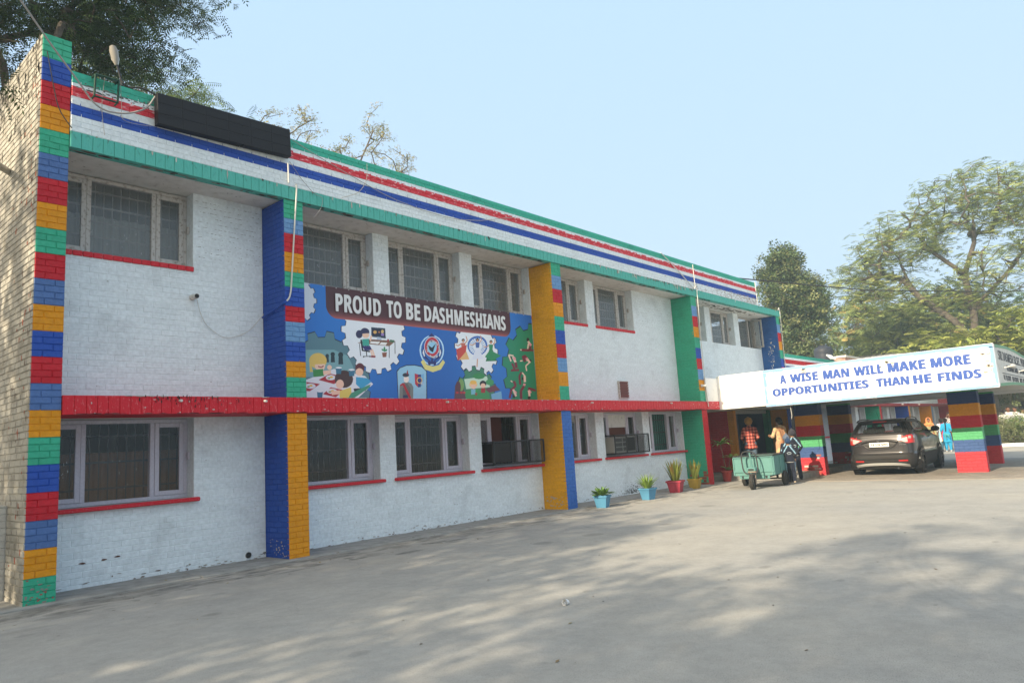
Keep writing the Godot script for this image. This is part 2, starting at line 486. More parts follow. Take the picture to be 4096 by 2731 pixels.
# ---------- the school block ----------
func build_school() -> void:
	M.redsill = mat(Color(1, 1, 1), 0.5, M.redband.albedo_texture, 2.5)
	M.oldiron = mat(Color(0.22, 0.22, 0.21), 0.7)
	var b := thing("school_building", "long two-storey white brick school block with rainbow striped pillars", "building")
	var U := V(1, 0, 0); var Y := V(0, 1, 0); var B := V(0, 0, -1)
	# openings, by floor
	var up := [[0.35, 2.2, {"curtain": M.room}], [3.69, 5.56, {}], [5.93, 7.81, {}], [8.18, 10.05, {}], [10.44, 12.28, {}], [12.65, 14.51, {}], [17.09, 18.9, {}], [19.27, 21.07, {}], [21.46, 23.22, {"open": true}]]
	var lo := [[0.35, 2.22, {"curtain": M.curtain}], [3.69, 5.56, {}], [5.93, 7.81, {}], [8.18, 10.05, {"no_mid": true}], [10.44, 12.28, {}], [12.65, 14.5, {"no_mid": true}], [14.85, 16.7, {"curtain": M.greencurtain, "drop": 1.0}]]
	# --- walls of the bays: a solid core, then brick by brick in front of it
	var single := 0
	for bay in 4:
		var x0: float = PX[bay][1]
		var x1: float = PX[bay + 1][0]
		for fl in 2:
			if fl == 0 and bay == 3: continue
			var y0 := 0.0 if fl == 0 else RB1 - 0.02
			var y1 := RB0 + 0.02 if fl == 0 else SOF + 0.02
			var op := []
			var opu := []
			for q in (lo if fl == 0 else up):
				if q[0] > x0 and q[0] < x1:
					var sy := 1.03 if fl == 0 else 4.42
					op.append(Rect2(q[0], sy, q[1] - q[0], 4.0))
					opu.append(Rect2(q[0] - x0, (sy - (0.0 if fl == 0 else 0.075)) - y0, q[1] - q[0], 4.0))
			var core := MB.new()
			core.col = WHITE
			flat_wall(core, x0, x1, y0, y1, WZ - 0.008, WZ - 0.36, op.map(func(r): return Rect2(r.position, Vector2(r.size.x, y1 + 0.5 - r.position.y))))
			var wall := obj("wall", core, M.core, b)
			if bay == 0: wall.set_meta("label", "white brick wall of the narrow bay beside the end pillar")
			var bw := MB.new()
			brick_face(bw, V(x0, y0, WZ - 0.008), U, Y, x1 - x0, y1 - y0, 0.0795, 0.235, opu, one(WHITE), 0.0045, 0.0055)
			stuff(obj("brickwork", bw, M.paint, wall))
	# --- sills and windows
	for q in up:
		window(b, q[0], q[1], 4.42, SOF - 0.01, true, q[2])
		if q[0] < 17.0: sill(b, q[0] - 0.01, q[1] + 0.01, 4.42, false)
	for q in lo:
		window(b, q[0], q[1], 1.03, RB0 - 0.005, false, q[2])
		sill(b, q[0], q[1], 1.03, true)
	# --- striped pillars
	var p1 := [GREEN, BLUE, RED, ORANGE, GREEN, LTBLUE, RED, ORANGE, GREEN, RED, LTBLUE, ORANGE, BLUE, RED, LTBLUE, ORANGE, GREEN, BLUE, RED, LTBLUE, ORANGE, GREEN]
	var upper := [GREEN, SKYB, RED, ORANGE, GREEN, BLUE, RED, SKYB, ORANGE, GREEN]
	var pu2 := [GREEN, SKYB, RED, ORANGE, GREEN, BLUE, RED, SKYB, BLUE, ORANGE, GREEN]
	var YEL := Color(0.82, 0.42, 0.018)
	var sides_up := [Color(), BLUE, YEL, GREEN, Color(0.03, 0.12, 0.36)]
	var sides_lo := [Color(), BLUE, YEL, GREEN, ORANGE]
	var front_lo := [Color(), ORANGE, Color(0.05, 0.16, 0.50), RED, BLUE]
	for i in range(1, 5):
		var x0: float = PX[i][0]
		var x1: float = PX[i][1]
		for fl in 2:
			var y0 := 0.0 if fl == 0 else RB1
			var y1 := RB0 if fl == 0 else TB0
			var cs: Callable
			var sc: Color = sides_lo[i] if fl == 0 else sides_up[i]
			if fl == 0: cs = one(front_lo[i])
			elif i == 1: cs = stripes(pu2, y1 - y0, (y1 - y0) / 11.0)
			else: cs = stripes(upper, y1 - y0, 0.318)
			var core := MB.new()
			# front skin in stripes, the rest in the colour of the side
			stripe_core(core, V(x0 + 0.008, y0, -0.06), V(x1 - 0.008, y1, -0.008), cs)
			core.col = sc
			core.box(V(x0 + 0.008, y0, WZ - 0.3), V(x1 - 0.008, y1, -0.06))
			core.col = Color(1, 1, 1)
			var pil := obj("pillar", core, M.core, b)
			var fb := MB.new()
			var fc := cs
			if i == 1: brick_pieces(pil, x0, x1, y0, y1, fc)
			else: brick_face(fb, V(x0, y0, -0.008), U, Y, x1 - x0, y1 - y0, 0.0795, 0.235, [], fc)
			brick_face(fb, V(x0 + 0.008, y0, WZ), V(0, 0, 1), Y, -WZ - 0.004, y1 - y0, 0.0795, 0.235, [], one(sc))
			brick_face(fb, V(x1 - 0.008, y0, -0.004), V(0, 0, -1), Y, -WZ - 0.004, y1 - y0, 0.0795, 0.235, [], one(sc if fl == 1 else sc))
			stuff(obj("brickwork", fb, M.paint, pil))
	# end pillar: every brick of its front is a piece of its own
	var c1 := MB.new()
	var cs1 := stripes(p1, 7.0, 7.0 / 22.0)
	stripe_core(c1, V(0.006, 0, -0.05), V(0.325, 7.0, -0.008), cs1)
	c1.col = Color(0.45, 0.42, 0.36)
	c1.box(V(0.006, 0, -0.7), V(0.325, 7.0, -0.05))
	var endp := obj("pillar", c1, M.core, b)
	endp.set_meta("label", "tall end pillar striped from the ground to above the roof")
	brick_pieces(endp, 0.0, 0.333, 0.0, 7.0, cs1)
	# --- end wall behind that pillar, limewashed
	var ew := MB.new()
	ew.box(V(0.004, 0, -9.0), V(0.30, 6.98, -0.7))
	var endwall := obj("end_wall", ew, M.lime, b)
	var eb := MB.new()
	brick_face(eb, V(0.004, 0, -9.0), V(0, 0, 1), Y, 9.0, 6.98, 0.0795, 0.235, [], one(Color(1, 1, 1)), 0.01, 0.012)
	stuff(obj("brickwork", eb, M.lime, endwall))
	# --- bands of bricks on end
	for band in 2:
		var y0 := RB0 if band == 0 else TB0
		var y1 := RB1 if band == 0 else TB1
		var xe := 17.06 if band == 0 else 23.58
		var core := MB.new()
		core.box(V(0.335, y0 + 0.004, -0.14 if band == 1 else WZ), V(xe - 0.003, y1 - 0.003, 0.018))
		var bn := obj("band", core, M.redband if band == 0 else M.tealband, b)
		bn.set_meta("label", "red band of upright bricks between the storeys" if band == 0 else "teal band of upright bricks under the parapet")
		var bb := MB.new()
		brick_face(bb, V(0.335, y0, 0.018), U, Y, xe - 0.335, y1 - y0, y1 - y0, 0.128, [], one(Color(1, 1, 1)), 0.009, 0.004, true)
		stuff(obj("brickwork", bb, M.redband if band == 0 else M.tealband, bn))
	# soffits
	var so := MB.new()
	so.box(V(0.33, SOF, WZ - 0.4), V(23.56, SOF + 0.18, -0.139))
	obj("soffit", so, M.plaster, b)
	var so2 := MB.new()
	so2.box(V(0.33, RB0 - 0.002, WZ - 0.5), V(17.06, RB0 + 0.2, WZ - 0.0005))
	obj("soffit", so2, M.plaster, b)
	var pc: Callable = func(_u, w):
		var y: float = w + TB1
		if y > 6.47: return TEAL
		if y > 6.40: return WHITE
		if y > 6.255: return RED
		if y > 6.18: return WHITE
		if y > 6.035: return BLUE
		return WHITE
	# --- parapet in painted courses
	var pa := MB.new()
	stripe_core(pa, V(0.335, TB1, -0.22), V(21.66, PAR - 0.006, 0.010), pc)
	var par := obj("parapet", pa, M.core, b)
	var pb := MB.new()
	var rb := MB.new()
	brick_face(pb, V(0.335, TB1, 0.010), U, Y, 21.32, PAR - TB1, 0.0735, 0.235, [Rect2(0, 0.475, 22, 0.147)], pc)
	brick_face(rb, V(0.335, TB1 + 0.4775, 0.010), U, Y, 21.32, 0.147, 0.0735, 0.235, [], one(Color(1, 1, 1)))
	stuff(obj("brickwork", pb, M.paint, par))
	stuff(obj("brickwork", rb, M.rubbed, par))
	# end return of the parapet, roof and inner shell
	var rf_ := MB.new()
	rf_.box(V(0.3, TB1 + 0.1, -9.0), V(21.66, TB1 + 0.25, -0.22))
	rf_.box(V(21.44, TB1, -9.0), V(21.66, PAR - 0.01, -0.22))
	rf_.box(V(21.66, TB1 - 0.02, -9.0), V(23.56, TB1 - 0.003, 0.016))
	obj("roof", rf_, M.plaster, b)
	var inn := MB.new()
	inn.box(V(0.3, -0.05, -6.6), V(23.56, SOF + 0.3, -6.4))               # rear wall of the rooms
	inn.box(V(0.3, RB0 + 0.03, -6.4), V(23.56, RB0 + 0.2, WZ - 0.37))      # floor between
	inn.box(V(23.3, 0.0, -6.4), V(23.56, SOF, WZ - 0.3))
	for x in [3.4, 10.2, 16.8]:
		inn.box(V(x, 0.0, -6.4), V(x + 0.2, SOF, WZ - 0.37))
	inn.box(V(0.3, SOF + 0.18, -6.4), V(23.56, SOF + 0.28, WZ - 0.4))
	obj("inner_wall", inn, M.room, b)
	build_entrance(b)
	# ventilator of slanting slats in the upper wall
	var vt := part("ventilator", b, V(13.43, 2.53, WZ))
	var vf := MB.new()
	vf.box(V(0, 0, 0.0), V(0.44, 0.46, 0.012)); 
	for q in [[0.0, 0.03, 0.0, 0.46], [0.41, 0.44, 0.0, 0.46], [0.03, 0.41, 0.43, 0.46], [0.03, 0.41, 0.0, 0.02]]:
		vf.box(V(q[0], q[2], 0.012), V(q[1], q[3], 0.05))
	obj("frame", vf, M.oldframe, vt)
	M.slat = mat(Color(0.26, 0.13, 0.12), 0.8, M.mottle, 3.0)
	for i in 6:
		var sl := MB.new()
		sl.obox(Transform3D(Basis(V(1, 0, 0), deg_to_rad(35)), V(0.22, 0.055 + i * 0.07, 0.05)), V(0.375, 0.085, 0.012), 0.003)
		obj("slat", sl, M.slat, vt)
	# drain hole and drip spouts
	var dh := MB.new()
	dh.tube([V(3.04, 0.1, WZ - 0.2), V(3.04, 0.1, WZ + 0.015)], [0.045, 0.045], 14, false)
	obj("drain_pipe", dh, M.sillgrey, b)
	var dk := MB.new()
	dk.tube([V(3.04, 0.1, WZ - 0.01), V(3.04, 0.1, WZ + 0.006)], [0.043, 0.043], 14)
	obj("drain_hole", dk, M.blackcable, b)
	for x in [1.72, 2.95, 6.6, 11.2, 14.9]:
		var sp := MB.new()
		sp.tube([V(x, RB1 - 0.06, 0.0), V(x, RB1 - 0.065, 0.085)], [0.018, 0.018], 8)
		obj("spout", sp, M.pvc, b)

var paints := {}
var shapes := {}
func brick_pieces(parent: Node3D, x0: float, x1: float, y0: float, y1: float, paint: Callable) -> void:
	# each brick of a pillar front as a piece of its own; shapes and paints are shared
	var rows := int(round((y1 - y0) / 0.0795))
	var course := (y1 - y0) / rows
	for r in rows:
		var cc: Color = paint.call(0.0, r * course + course * 0.5)
		var pk := "%s_%d" % [cc, rng.randi() % 3]
		if not paints.has(pk):
			var f := rf(0.92, 1.04)
			paints[pk] = bumped(mat(Color(cc.r * f, cc.g * f, cc.b * f), 0.6, M.mottle, 0.9), M.fine, 0.3)
		var split := (x1 - x0) * (0.336 if r % 2 == 0 else 0.664)
		for q in [[0.0, split], [split, x1 - x0]]:
			var len: float = q[1] - q[0] - 0.008
			var key := "%d_%d_%d" % [int(len * 1000), int(course * 10000), rng.randi() % 3]
			if not shapes.has(key):
				var bm := MB.new()
				put_brick(bm, V(0, 0, 0), V(1, 0, 0), V(0, 1, 0), V(0, 0, 1), 0.0, len, 0.0, course - 0.008, 0.008)
				shapes[key] = bm.mesh()
			var br := obj("brick", shapes[key], paints[pk], parent)
			br.position = V(x0 + q[0] + 0.004, y0 + r * course + 0.004, -0.008 + rf(-0.001, 0.0015))

func build_entrance(b: Node3D) -> void:
	# open porch in the last bay of the ground floor, with the doorway beyond it
	var U := V(1, 0, 0); var Y := V(0, 1, 0)
	var st := MB.new()
	st.obox(Transform3D(Basis(), V(20.9, 0.085, 0.25)), V(5.3, 0.17, 3.6), 0.008)
	obj("platform", st, M.concrete, b)
	var rw := MB.new()
	rw.col = RED
	rw.box(V(20.158, 0.17, -1.7), V(20.32, RB0 + 0.05, -0.845))
	var red := obj("porch_wall", rw, M.core, b)
	var rb := MB.new()
	brick_face(rb, V(20.158, 0.17, -1.7), V(0, 0, 1), Y, 0.86, 2.05, 0.0795, 0.235, [], one(RED))
	stuff(obj("brickwork", rb, M.paint, red))
	var ow := MB.new()
	ow.col = ORANGE
	ow.box(V(20.166, 0.17, -0.84), V(20.34, RB0 + 0.05, -0.62))
	var orw := obj("porch_pier", ow, M.core, b)
	var ob := MB.new()
	brick_face(ob, V(20.166, 0.17, -0.84), V(0, 0, 1), Y, 0.22, 2.05, 0.0795, 0.235, [], one(ORANGE))
	brick_face(ob, V(20.166, 0.17, -0.62), U, Y, 0.17, 2.05, 0.0795, 0.235, [], one(ORANGE))
	stuff(obj("brickwork", ob, M.paint, orw))
	var gw := MB.new()
	gw.col = GREEN * 0.7
	gw.box(V(22.98, 0.17, -0.8), V(23.25, RB0 + 0.05, -0.62))
	var grw := obj("porch_pier", gw, M.core, b)
	var gb := MB.new()
	brick_face(gb, V(22.98, 0.17, -0.62), U, Y, 0.27, 2.05, 0.0795, 0.135, [], one(GREEN * 0.7))
	stuff(obj("brickwork", gb, M.paint, grw))
	var nv := MB.new()
	nv.col = NAVY
	nv.box(V(22.98, 0.17, -1.9), V(23.2, RB0 + 0.05, -0.801))
	obj("hall_wall", nv, M.core, b)
	var nv2 := MB.new()
	nv2.col = NAVY
	nv2.box(V(20.32, 0.17, -4.9), V(23.3, RB0 + 0.2, -4.8))
	obj("hall_wall", nv2, M.core, b)
	var hd := MB.new()
	hd.col = Color(0.5, 0.5, 0.5)
	hd.box(V(17.06, 0.17, -1.85), V(20.32, RB0 + 0.1, -1.7))
	hd.box(V(20.34, 2.06, -0.78), V(22.98, RB0 + 0.1, -0.66))
	obj("porch_back", hd, M.core, b)
	# dark timber door leaf standing open
	var dl := MB.new()
	dl.obox(Transform3D(Basis(), V(20.36 + 0.42, 1.1, -0.98)), V(0.84, 1.86, 0.04), 0.004)
	M.doorwood = mat(Color(0.02, 0.03, 0.07), 0.5)
	obj("door", dl, M.doorwood, b)
	var so := MB.new()
	so.box(V(17.06, RB0, -6.4), V(23.6, RB0 + 0.24, 0.0))
	obj("porch_ceiling", so, M.plaster, b)

# ---------- ground ----------
func build_ground() -> void:
	var g := MB.new()
	g.quad(V(-160, 0, 160), V(240, 0, 160), V(240, 0, -240), V(-160, 0, -240))
	var fine_tex := noise_tex(0.12, gray(0.64), gray(1.0), 71, 3, 512, FastNoiseLite.TYPE_SIMPLEX_SMOOTH, [[0.35, gray(0.94)]])
	var asp := noise_tex(0.008, Color(0.31, 0.298, 0.27).linear_to_srgb(), Color(0.41, 0.393, 0.352).linear_to_srgb(), 70, 6, 512)
	var gm := mat(Color(1, 1, 1), 0.95, asp, 0.11)
	struct("ground", g, gm)
	# the yard: dusty worn asphalt with its own patches, stains, tyre marks and cracks
	var W := 2048
	var H := 768
	var x0 := -8.0
	var z0 := -1.0
	var sx := 32.0 / W
	var sz := 12.0 / H
	var mask := Image.create(W, H, false, Image.FORMAT_RGB8)     # r: dark marks, g: old tar, b: pale dust
	mask.fill(Color(0, 0, 0))
	var r := RandomNumberGenerator.new()
	r.seed = 77
	var at := func(x: float, z: float): return Vector2((x - x0) / sx, (z - z0) / sz)
	var dab := func(p: Vector2, rx: float, rz: float, ch: int, v: float):
		for j in range(int(p.y - rz), int(p.y + rz) + 1):
			for i in range(int(p.x - rx), int(p.x + rx) + 1):
				if i < 0 or j < 0 or i >= W or j >= H: continue
				var q := pow((i - p.x) / max(rx, 0.6), 2.0) + pow((j - p.y) / max(rz, 0.6), 2.0)
				if q > 1.0: continue
				var c := mask.get_pixel(i, j)
				c[ch] = max(c[ch], v * (1.0 - q * 0.5))
				mask.set_pixel(i, j, c)
	# tyre tracks swinging out of the gate
	for tr in [[Vector2(7.58, 7.4), Vector2(6.74, 7.52), Vector2(5.93, 7.73), Vector2(5.29, 7.99), Vector2(4.77, 8.26), Vector2(4.29, 8.56), Vector2(3.4, 9.3)], [Vector2(7.3, 7.2), Vector2(6.4, 7.34), Vector2(5.65, 7.57), Vector2(5.05, 7.84), Vector2(4.57, 8.12), Vector2(4.1, 8.43)]]:
		for k in tr.size() - 1:
			for s in 40:
				var p: Vector2 = tr[k].lerp(tr[k + 1], s / 40.0)
				for w in [-0.05, 0.05]:
					if r.randf() < 0.5: dab.call(at.call(p.x + w, p.y + w), 2.2, 2.2, 0, r.randf_range(0.04, 0.18))
	# drips and damp spots
	for k in 46:
		var p := Vector2(r.randf_range(-2, 17), r.randf_range(0.4, 8.5))
		var s := r.randf_range(0.02, 0.11)
		dab.call(at.call(p.x, p.y), s / sx, s * 0.7 / sz, 0, r.randf_range(0.2, 0.6))
	for q in [[11.2, 2.7, 0.22], [5.9, 2.7, 0.18], [6.9, 2.9, 0.2], [8.3, 3.4, 0.14]]:
		dab.call(at.call(q[0], q[1]), q[2] / sx, q[2] * 0.8 / sz, 0, 0.6)
	# broken tar along the foot of the wall and thrown dust
	for k in 620:
		var x := r.randf_range(-3, 17)
		var z := 0.14 + absf(r.randfn(0, 0.42))
		dab.call(at.call(x, z), r.randf_range(0.04, 0.32) / sx, r.randf_range(0.03, 0.11) / sz, 1, r.randf_range(0.25, 0.9))
	for k in 300:
		var x := r.randf_range(-4, 17)
		var z := 0.2 + absf(r.randfn(0, 0.9))
		dab.call(at.call(x, z), r.randf_range(0.05, 0.4) / sx, r.randf_range(0.03, 0.12) / sz, 2, r.randf_range(0.2, 0.7))
	# cracks
	for k in 14:
		var p := Vector2(r.randf_range(-2, 16), r.randf_range(0.6, 3.5))
		var d := Vector2.from_angle(r.randf_range(0, TAU))
		for s in 60:
			p += d * 0.03
			d = d.rotated(r.randf_range(-0.35, 0.35))
			dab.call(at.call(p.x, p.y), 0.7, 0.7, 0, 0.4)
	# four layers of noise joined with the marks
	var layers := []
	for q in [[0.004, 4], [0.02, 4], [0.09, 3], [0.35, 2]]:
		var f := FastNoiseLite.new()
		f.seed = 400 + layers.size(); f.frequency = q[0]; f.fractal_octaves = q[1]; f.noise_type = FastNoiseLite.TYPE_SIMPLEX_SMOOTH
		layers.append(f.get_image(W, H, false, false, true).get_data())
	var mk := mask.get_data()
	var out := PackedByteArray()
	out.resize(W * H * 3)
	for i in W * H:
		var a: float = layers[0][i] / 255.0
		var b: float = layers[1][i] / 255.0
		var c: float = layers[2][i] / 255.0
		var d: float = layers[3][i] / 255.0
		var l := 0.36 + (a - 0.5) * 0.05 + (b - 0.5) * 0.06 + (c - 0.5) * 0.05 + (d - 0.5) * 0.05
		var tar: float = clamp(mk[i * 3 + 1] / 255.0 * (0.3 + 1.4 * c) , 0.0, 1.0)
		var dust: float = clamp(mk[i * 3 + 2] / 255.0 * (0.2 + 1.2 * b), 0.0, 1.0) * 0.7
		l = lerp(l, 0.15 + (d - 0.5) * 0.05, tar * 0.9)
		l = lerp(l, 0.45, dust * (1.0 - tar * 0.5))
		l *= 1.0 - 0.45 * mk[i * 3] / 255.0
		var w := 0.05 + 0.10 * (a - 0.3) + dust * 0.12
		out[i * 3] = int(255.0 * pow(clamp(l * (1.0 + w * 0.4), 0.0, 1.0), 0.4545))
		out[i * 3 + 1] = int(255.0 * pow(clamp(l, 0.0, 1.0), 0.4545))
		out[i * 3 + 2] = int(255.0 * pow(clamp(l * (0.965 - w * 0.6), 0.0, 1.0), 0.4545))
	var im := Image.create_from_data(W, H, false, Image.FORMAT_RGB8, out)
	var ym := StandardMaterial3D.new()
	ym.albedo_texture = ImageTexture.create_from_image(im)
	ym.roughness = 0.95
	ym.metallic_specular = 0.25
	ym.detail_enabled = true
	ym.detail_blend_mode = BaseMaterial3D.BLEND_MODE_MUL
	ym.detail_albedo = fine_tex
	ym.detail_uv_layer = BaseMaterial3D.DETAIL_UV_2
	ym.uv2_triplanar = true; ym.uv2_world_triplanar = true; ym.uv2_scale = Vector3.ONE * 1.3
	var y := MB.new()
	# gently uneven surface
	var f2 := FastNoiseLite.new()
	f2.seed = 9; f2.frequency = 0.25
	var rows := []
	for j in 25:
		var row := []
		for i in 65:
			var p := V(x0 + i * 0.5, 0.004, z0 + 12.0 - j * 0.5)
			p.y += 0.004 * (1.0 + f2.get_noise_2d(p.x, p.z))
			row.append(p)
		rows.append(row)
	y.grid(rows)
	struct("yard", y, ym)
	# concrete apron along the foot of the block, in cast lengths with broken edges
	var a := MB.new()
	a.box(V(-0.3, -0.05, -0.80), V(16.7, 0.016, 0.05))
	var ap := struct("apron", a, M.concrete)
	var x := -0.3
	while x < 16.6:
		var l: float = min(rf(1.6, 2.4), 16.7 - x)
		var s := MB.new()
		s.obox(Transform3D(Basis(V(0, 1, 0), rf(-0.004, 0.004)), V(x + l * 0.5, 0.005 + rf(-0.003, 0.003), -0.34 + rf(-0.015, 0.015))), V(l - 0.012, 0.05, 0.9), 0.012)
		obj("slab", s, M.concrete, ap)
		x += l

# ---------- lettering ----------
func word(txt: String, w: float, h: float, depth := 0.004, fat := 0.0) -> Array:
	# [mesh, transform] that fits the word in a w x h box with its lower left corner at the origin, facing +z; fat widens the strokes
	var tm := TextMesh.new()
	var f := SystemFont.new()
	f.font_names = PackedStringArray(["Droid Sans"])
	f.font_weight = 700
	tm.font = f
	tm.text = txt
	tm.font_size = 64
	tm.pixel_size = 0.01
	tm.depth = 0.01
	var me: Mesh = tm
	var bb := tm.get_aabb()
	if fat > 0.0:
		var st := SurfaceTool.new()
		for i in 5:
			st.append_from(tm, 0, Transform3D(Basis(), V([0, -1, 1, 0, 0][i] * fat, [0, 0, 0, -0.6, 0.6][i] * fat, 0.0008 * i)))
		me = st.commit()
		bb = me.get_aabb()
	var s := V(w / bb.size.x, h / bb.size.y, depth / 0.01)
	return [me, Transform3D(Basis.from_scale(s), V(-bb.position.x * s.x, -bb.position.y * s.y, -bb.position.z * s.z))]

func letters(parent: Node, txt: String, at: Transform3D, w: float, h: float, m: Material, depth := 0.004, fat := 0.0) -> MeshInstance3D:
	var q := word(txt, w, h, depth, fat)
	var o := MeshInstance3D.new()
	o.mesh = q[0]
	o.material_override = m
	o.name = "lettering"
	parent.add_child(o, true)
	o.transform = at * q[1]
	return o

# ---------- entrance canopy ----------
func canopy_pillar(c: Node3D, x: float, z0: float, z1: float, y0: float) -> void:
	var D := 0.30
	var st := func(_u, w):
		var y: float = w + y0
		if y > 2.12: return Color(0.06, 0.30, 0.12)
		if y > 1.80: return NAVY
		if y > 1.48: return Color(0.62, 0.27, 0.02)
		if y > 1.16: return Color(0.48, 0.02, 0.035)
		if y > 0.84: return Color(0.10, 0.40, 0.18)
		if y > 0.52: return Color(0.055, 0.11, 0.27)
		return Color(0.58, 0.045, 0.06)
	var core := MB.new()
	stripe_core(core, V(x + 0.008, y0, z0 + 0.008), V(x + D - 0.008, 2.2, z1 - 0.008), st)
	var p := obj("pillar", core, M.core, c)
	var b := MB.new()
	brick_face(b, V(x + 0.008, y0, z0), V(0, 0, 1), V(0, 1, 0), z1 - z0, 2.2 - y0, 0.0795, 0.235, [], st)
	brick_face(b, V(x, y0, z1 - 0.008), V(1, 0, 0), V(0, 1, 0), D, 2.2 - y0, 0.0795, 0.235, [], st)
	brick_face(b, V(x + D - 0.008, y0, z1), V(0, 0, -1), V(0, 1, 0), z1 - z0, 2.2 - y0, 0.0795, 0.235, [], st)
	brick_face(b, V(x + D, y0, z0 + 0.008), V(-1, 0, 0), V(0, 1, 0), D, 2.2 - y0, 0.0795, 0.235, [], st)
	stuff(obj("brickwork", b, M.paint, p))
	# bare and flaked bricks at the foot
	if z0 < 3.0 and x < 20.0:
		var fl := MB.new()
		for k in 34:
			var yy := 0.02 + 0.0795 * (rng.randi() % 9)
			var zz := rf(z0 + 0.02, z1 - 0.2)
			if yy > 0.30 and zz < z1 - 0.32: continue
			fl.col = Color(0.42, 0.12, 0.08) if rng.randf() < 0.5 else Color(0.55, 0.50, 0.46)
			fl.obox(Transform3D(Basis(), V(x - 0.002, yy + 0.036, zz + 0.08)), V(0.006, rf(0.03, 0.066), rf(0.06, 0.19)), 0.001)
		obj("bare_brick", fl, M.core, p)
		stuff(p.get_child(p.get_child_count() - 1))

func build_canopy() -> void:
	M.whitewash = bumped(mat(Color(1, 1, 1), 0.7, noise_tex(0.01, Color(0.62, 0.62, 0.60).linear_to_srgb(), Color(0.82, 0.82, 0.81).linear_to_srgb(), 80, 5, 512, FastNoiseLite.TYPE_SIMPLEX_SMOOTH, [[0.3, Color(0.79, 0.79, 0.78).linear_to_srgb()]]), 0.5), M.fine, 0.25)
	var c := thing("entrance_canopy", "flat white entrance canopy on four striped brick pillars", "canopy", V(17.85, 0, 0))
	var at := V(-17.85, 0, 0)
	var f := MB.new()
	f.obox(Transform3D(Basis(), at + V(17.92, 2.66, 3.57)), V(0.14, 1.02, 7.14), 0.012)
	var fa := obj("fascia", f, M.whitewash, c)
	fa.set_meta("label", "plain white side of the canopy next to the block")
	var s := MB.new()
	s.box(at + V(17.99, 2.24, 0.0), at + V(26.1, 2.40, 7.05))
	obj("roof_slab", s, M.plaster, c)
	var bk := MB.new()
	bk.box(at + V(26.1, 2.15, 0.0), at + V(26.24, 3.15, 7.14))
	obj("fascia", bk, M.whitewash, c)
	# front fascia with a gently bowed outline
	var pts := PackedVector2Array()
	var n := 24
	for i in n + 1:
		var t := float(i) / n
		pts.append(Vector2(lerp(17.995, 26.098, t), 2.14 + 0.30 * sin(PI * t) * (0.35 if t < 0.5 else 0.35)))
	for i in n + 1:
		var t := 1.0 - float(i) / n
		pts.append(Vector2(lerp(17.995, 26.098, t), 3.155 + 0.07 * sin(PI * min(1.0, t * 1.6))))
	var fr := MB.new()
	fr.prism(pts, Transform3D(Basis(), at + V(0, 0, 7.02)), 0.12)
	obj("front_fascia", fr, M.plaster, c)
	# green painted borders along its edges
	var gb := MB.new()
	for e in 2:
		for i in n:
			var k := i if e == 0 else n + 1 + i
			var a := pts[k]; var d := pts[k + 1]
			var dy := 0.075 if e == 0 else -0.075
			var q := [at + V(a.x, a.y, 7.145), at + V(d.x, d.y, 7.145), at + V(d.x, d.y + dy, 7.145), at + V(a.x, a.y + dy, 7.145)]
			gb.quad(q[0], q[1], q[2], q[3])
	obj("border", gb, mat(Color(0.22, 0.42, 0.28), 0.8, M.mottle, 1.5), c)
	var ink := mat(Color(0.05, 0.055, 0.07), 0.7)
	var x := 18.35
	for w in [["SRI", 0.62], ["DASMESH", 1.75], ["SR.SEC.", 1.25], ["PUBLIC", 1.35], ["SCHOOL", 1.45]]:
		letters(c, w[0], Transform3D(Basis(), at + V(x, 2.80, 7.141)), w[1], 0.24, ink)
		x += w[1] + 0.16
	letters(c, "TALWANDI SABO", Transform3D(Basis(), at + V(19.4, 2.56, 7.141)), 2.1, 0.15, ink)
	letters(c, "(BATHINDA)", Transform3D(Basis(), at + V(21.9, 2.56, 7.141)), 1.3, 0.13, ink)
	var rule := MB.new()
	rule.box(at + V(18.6, 2.475, 7.141), at + V(25.4, 2.49, 7.145))
	obj("rule", rule, ink, c)
	# row of worn, unreadable characters
	var worn := MB.new()
	x = 18.7
	while x < 25.2:
		var w := rf(0.03, 0.09)
		if rng.randf() < 0.85:
			worn.box(at + V(x, 2.30 + rf(0, 0.03), 7.141), at + V(x + w * 0.5, 2.44, 7.145))
			if rng.randf() < 0.6: worn.box(at + V(x + w * 0.5, 2.40, 7.141), at + V(x + w, 2.43, 7.145))
		x += w + 0.03
	stuff(obj("worn_lettering", worn, ink, c))
	for p in [[19.8, 1.50, 2.25, 0.0], [19.8, 5.65, 6.35, 0.0], [23.45, 1.30, 2.02, 0.0], [23.70, 5.47, 6.17, 0.0]]:
		canopy_pillar(c, p[0] - 17.85, p[1], p[2], p[3])
	# plastered return between the block and the canopy, with the end of the red band
	var rt := MB.new()
	rt.box(at + V(17.068, RB1, -0.2), at + V(17.845, 3.10, 0.03))
	obj("return_wall", rt, M.whitewash, c)
	var rr := MB.new()
	rr.box(at + V(17.068, RB0, -0.2), at + V(17.845, RB1 - 0.003, 0.034))
	obj("return_band", rr, M.rubbed, c)
	# slogan board, its blue rim and words
	var sg := thing("slogan_sign", "long white sign on the canopy side with two lines of blue block letters", "sign", V(17.845, 2.115, 1.48))
	var bd := MB.new()
	bd.obox(Transform3D(Basis(), V(-0.02, 0.53, 2.83)), V(0.04, 1.06, 5.66), 0.006)
	obj("board", bd, M.whitewash, sg)
	var rim := MB.new()
	# brushed rim: short overlapping strokes of uneven length
	var z := 0.0
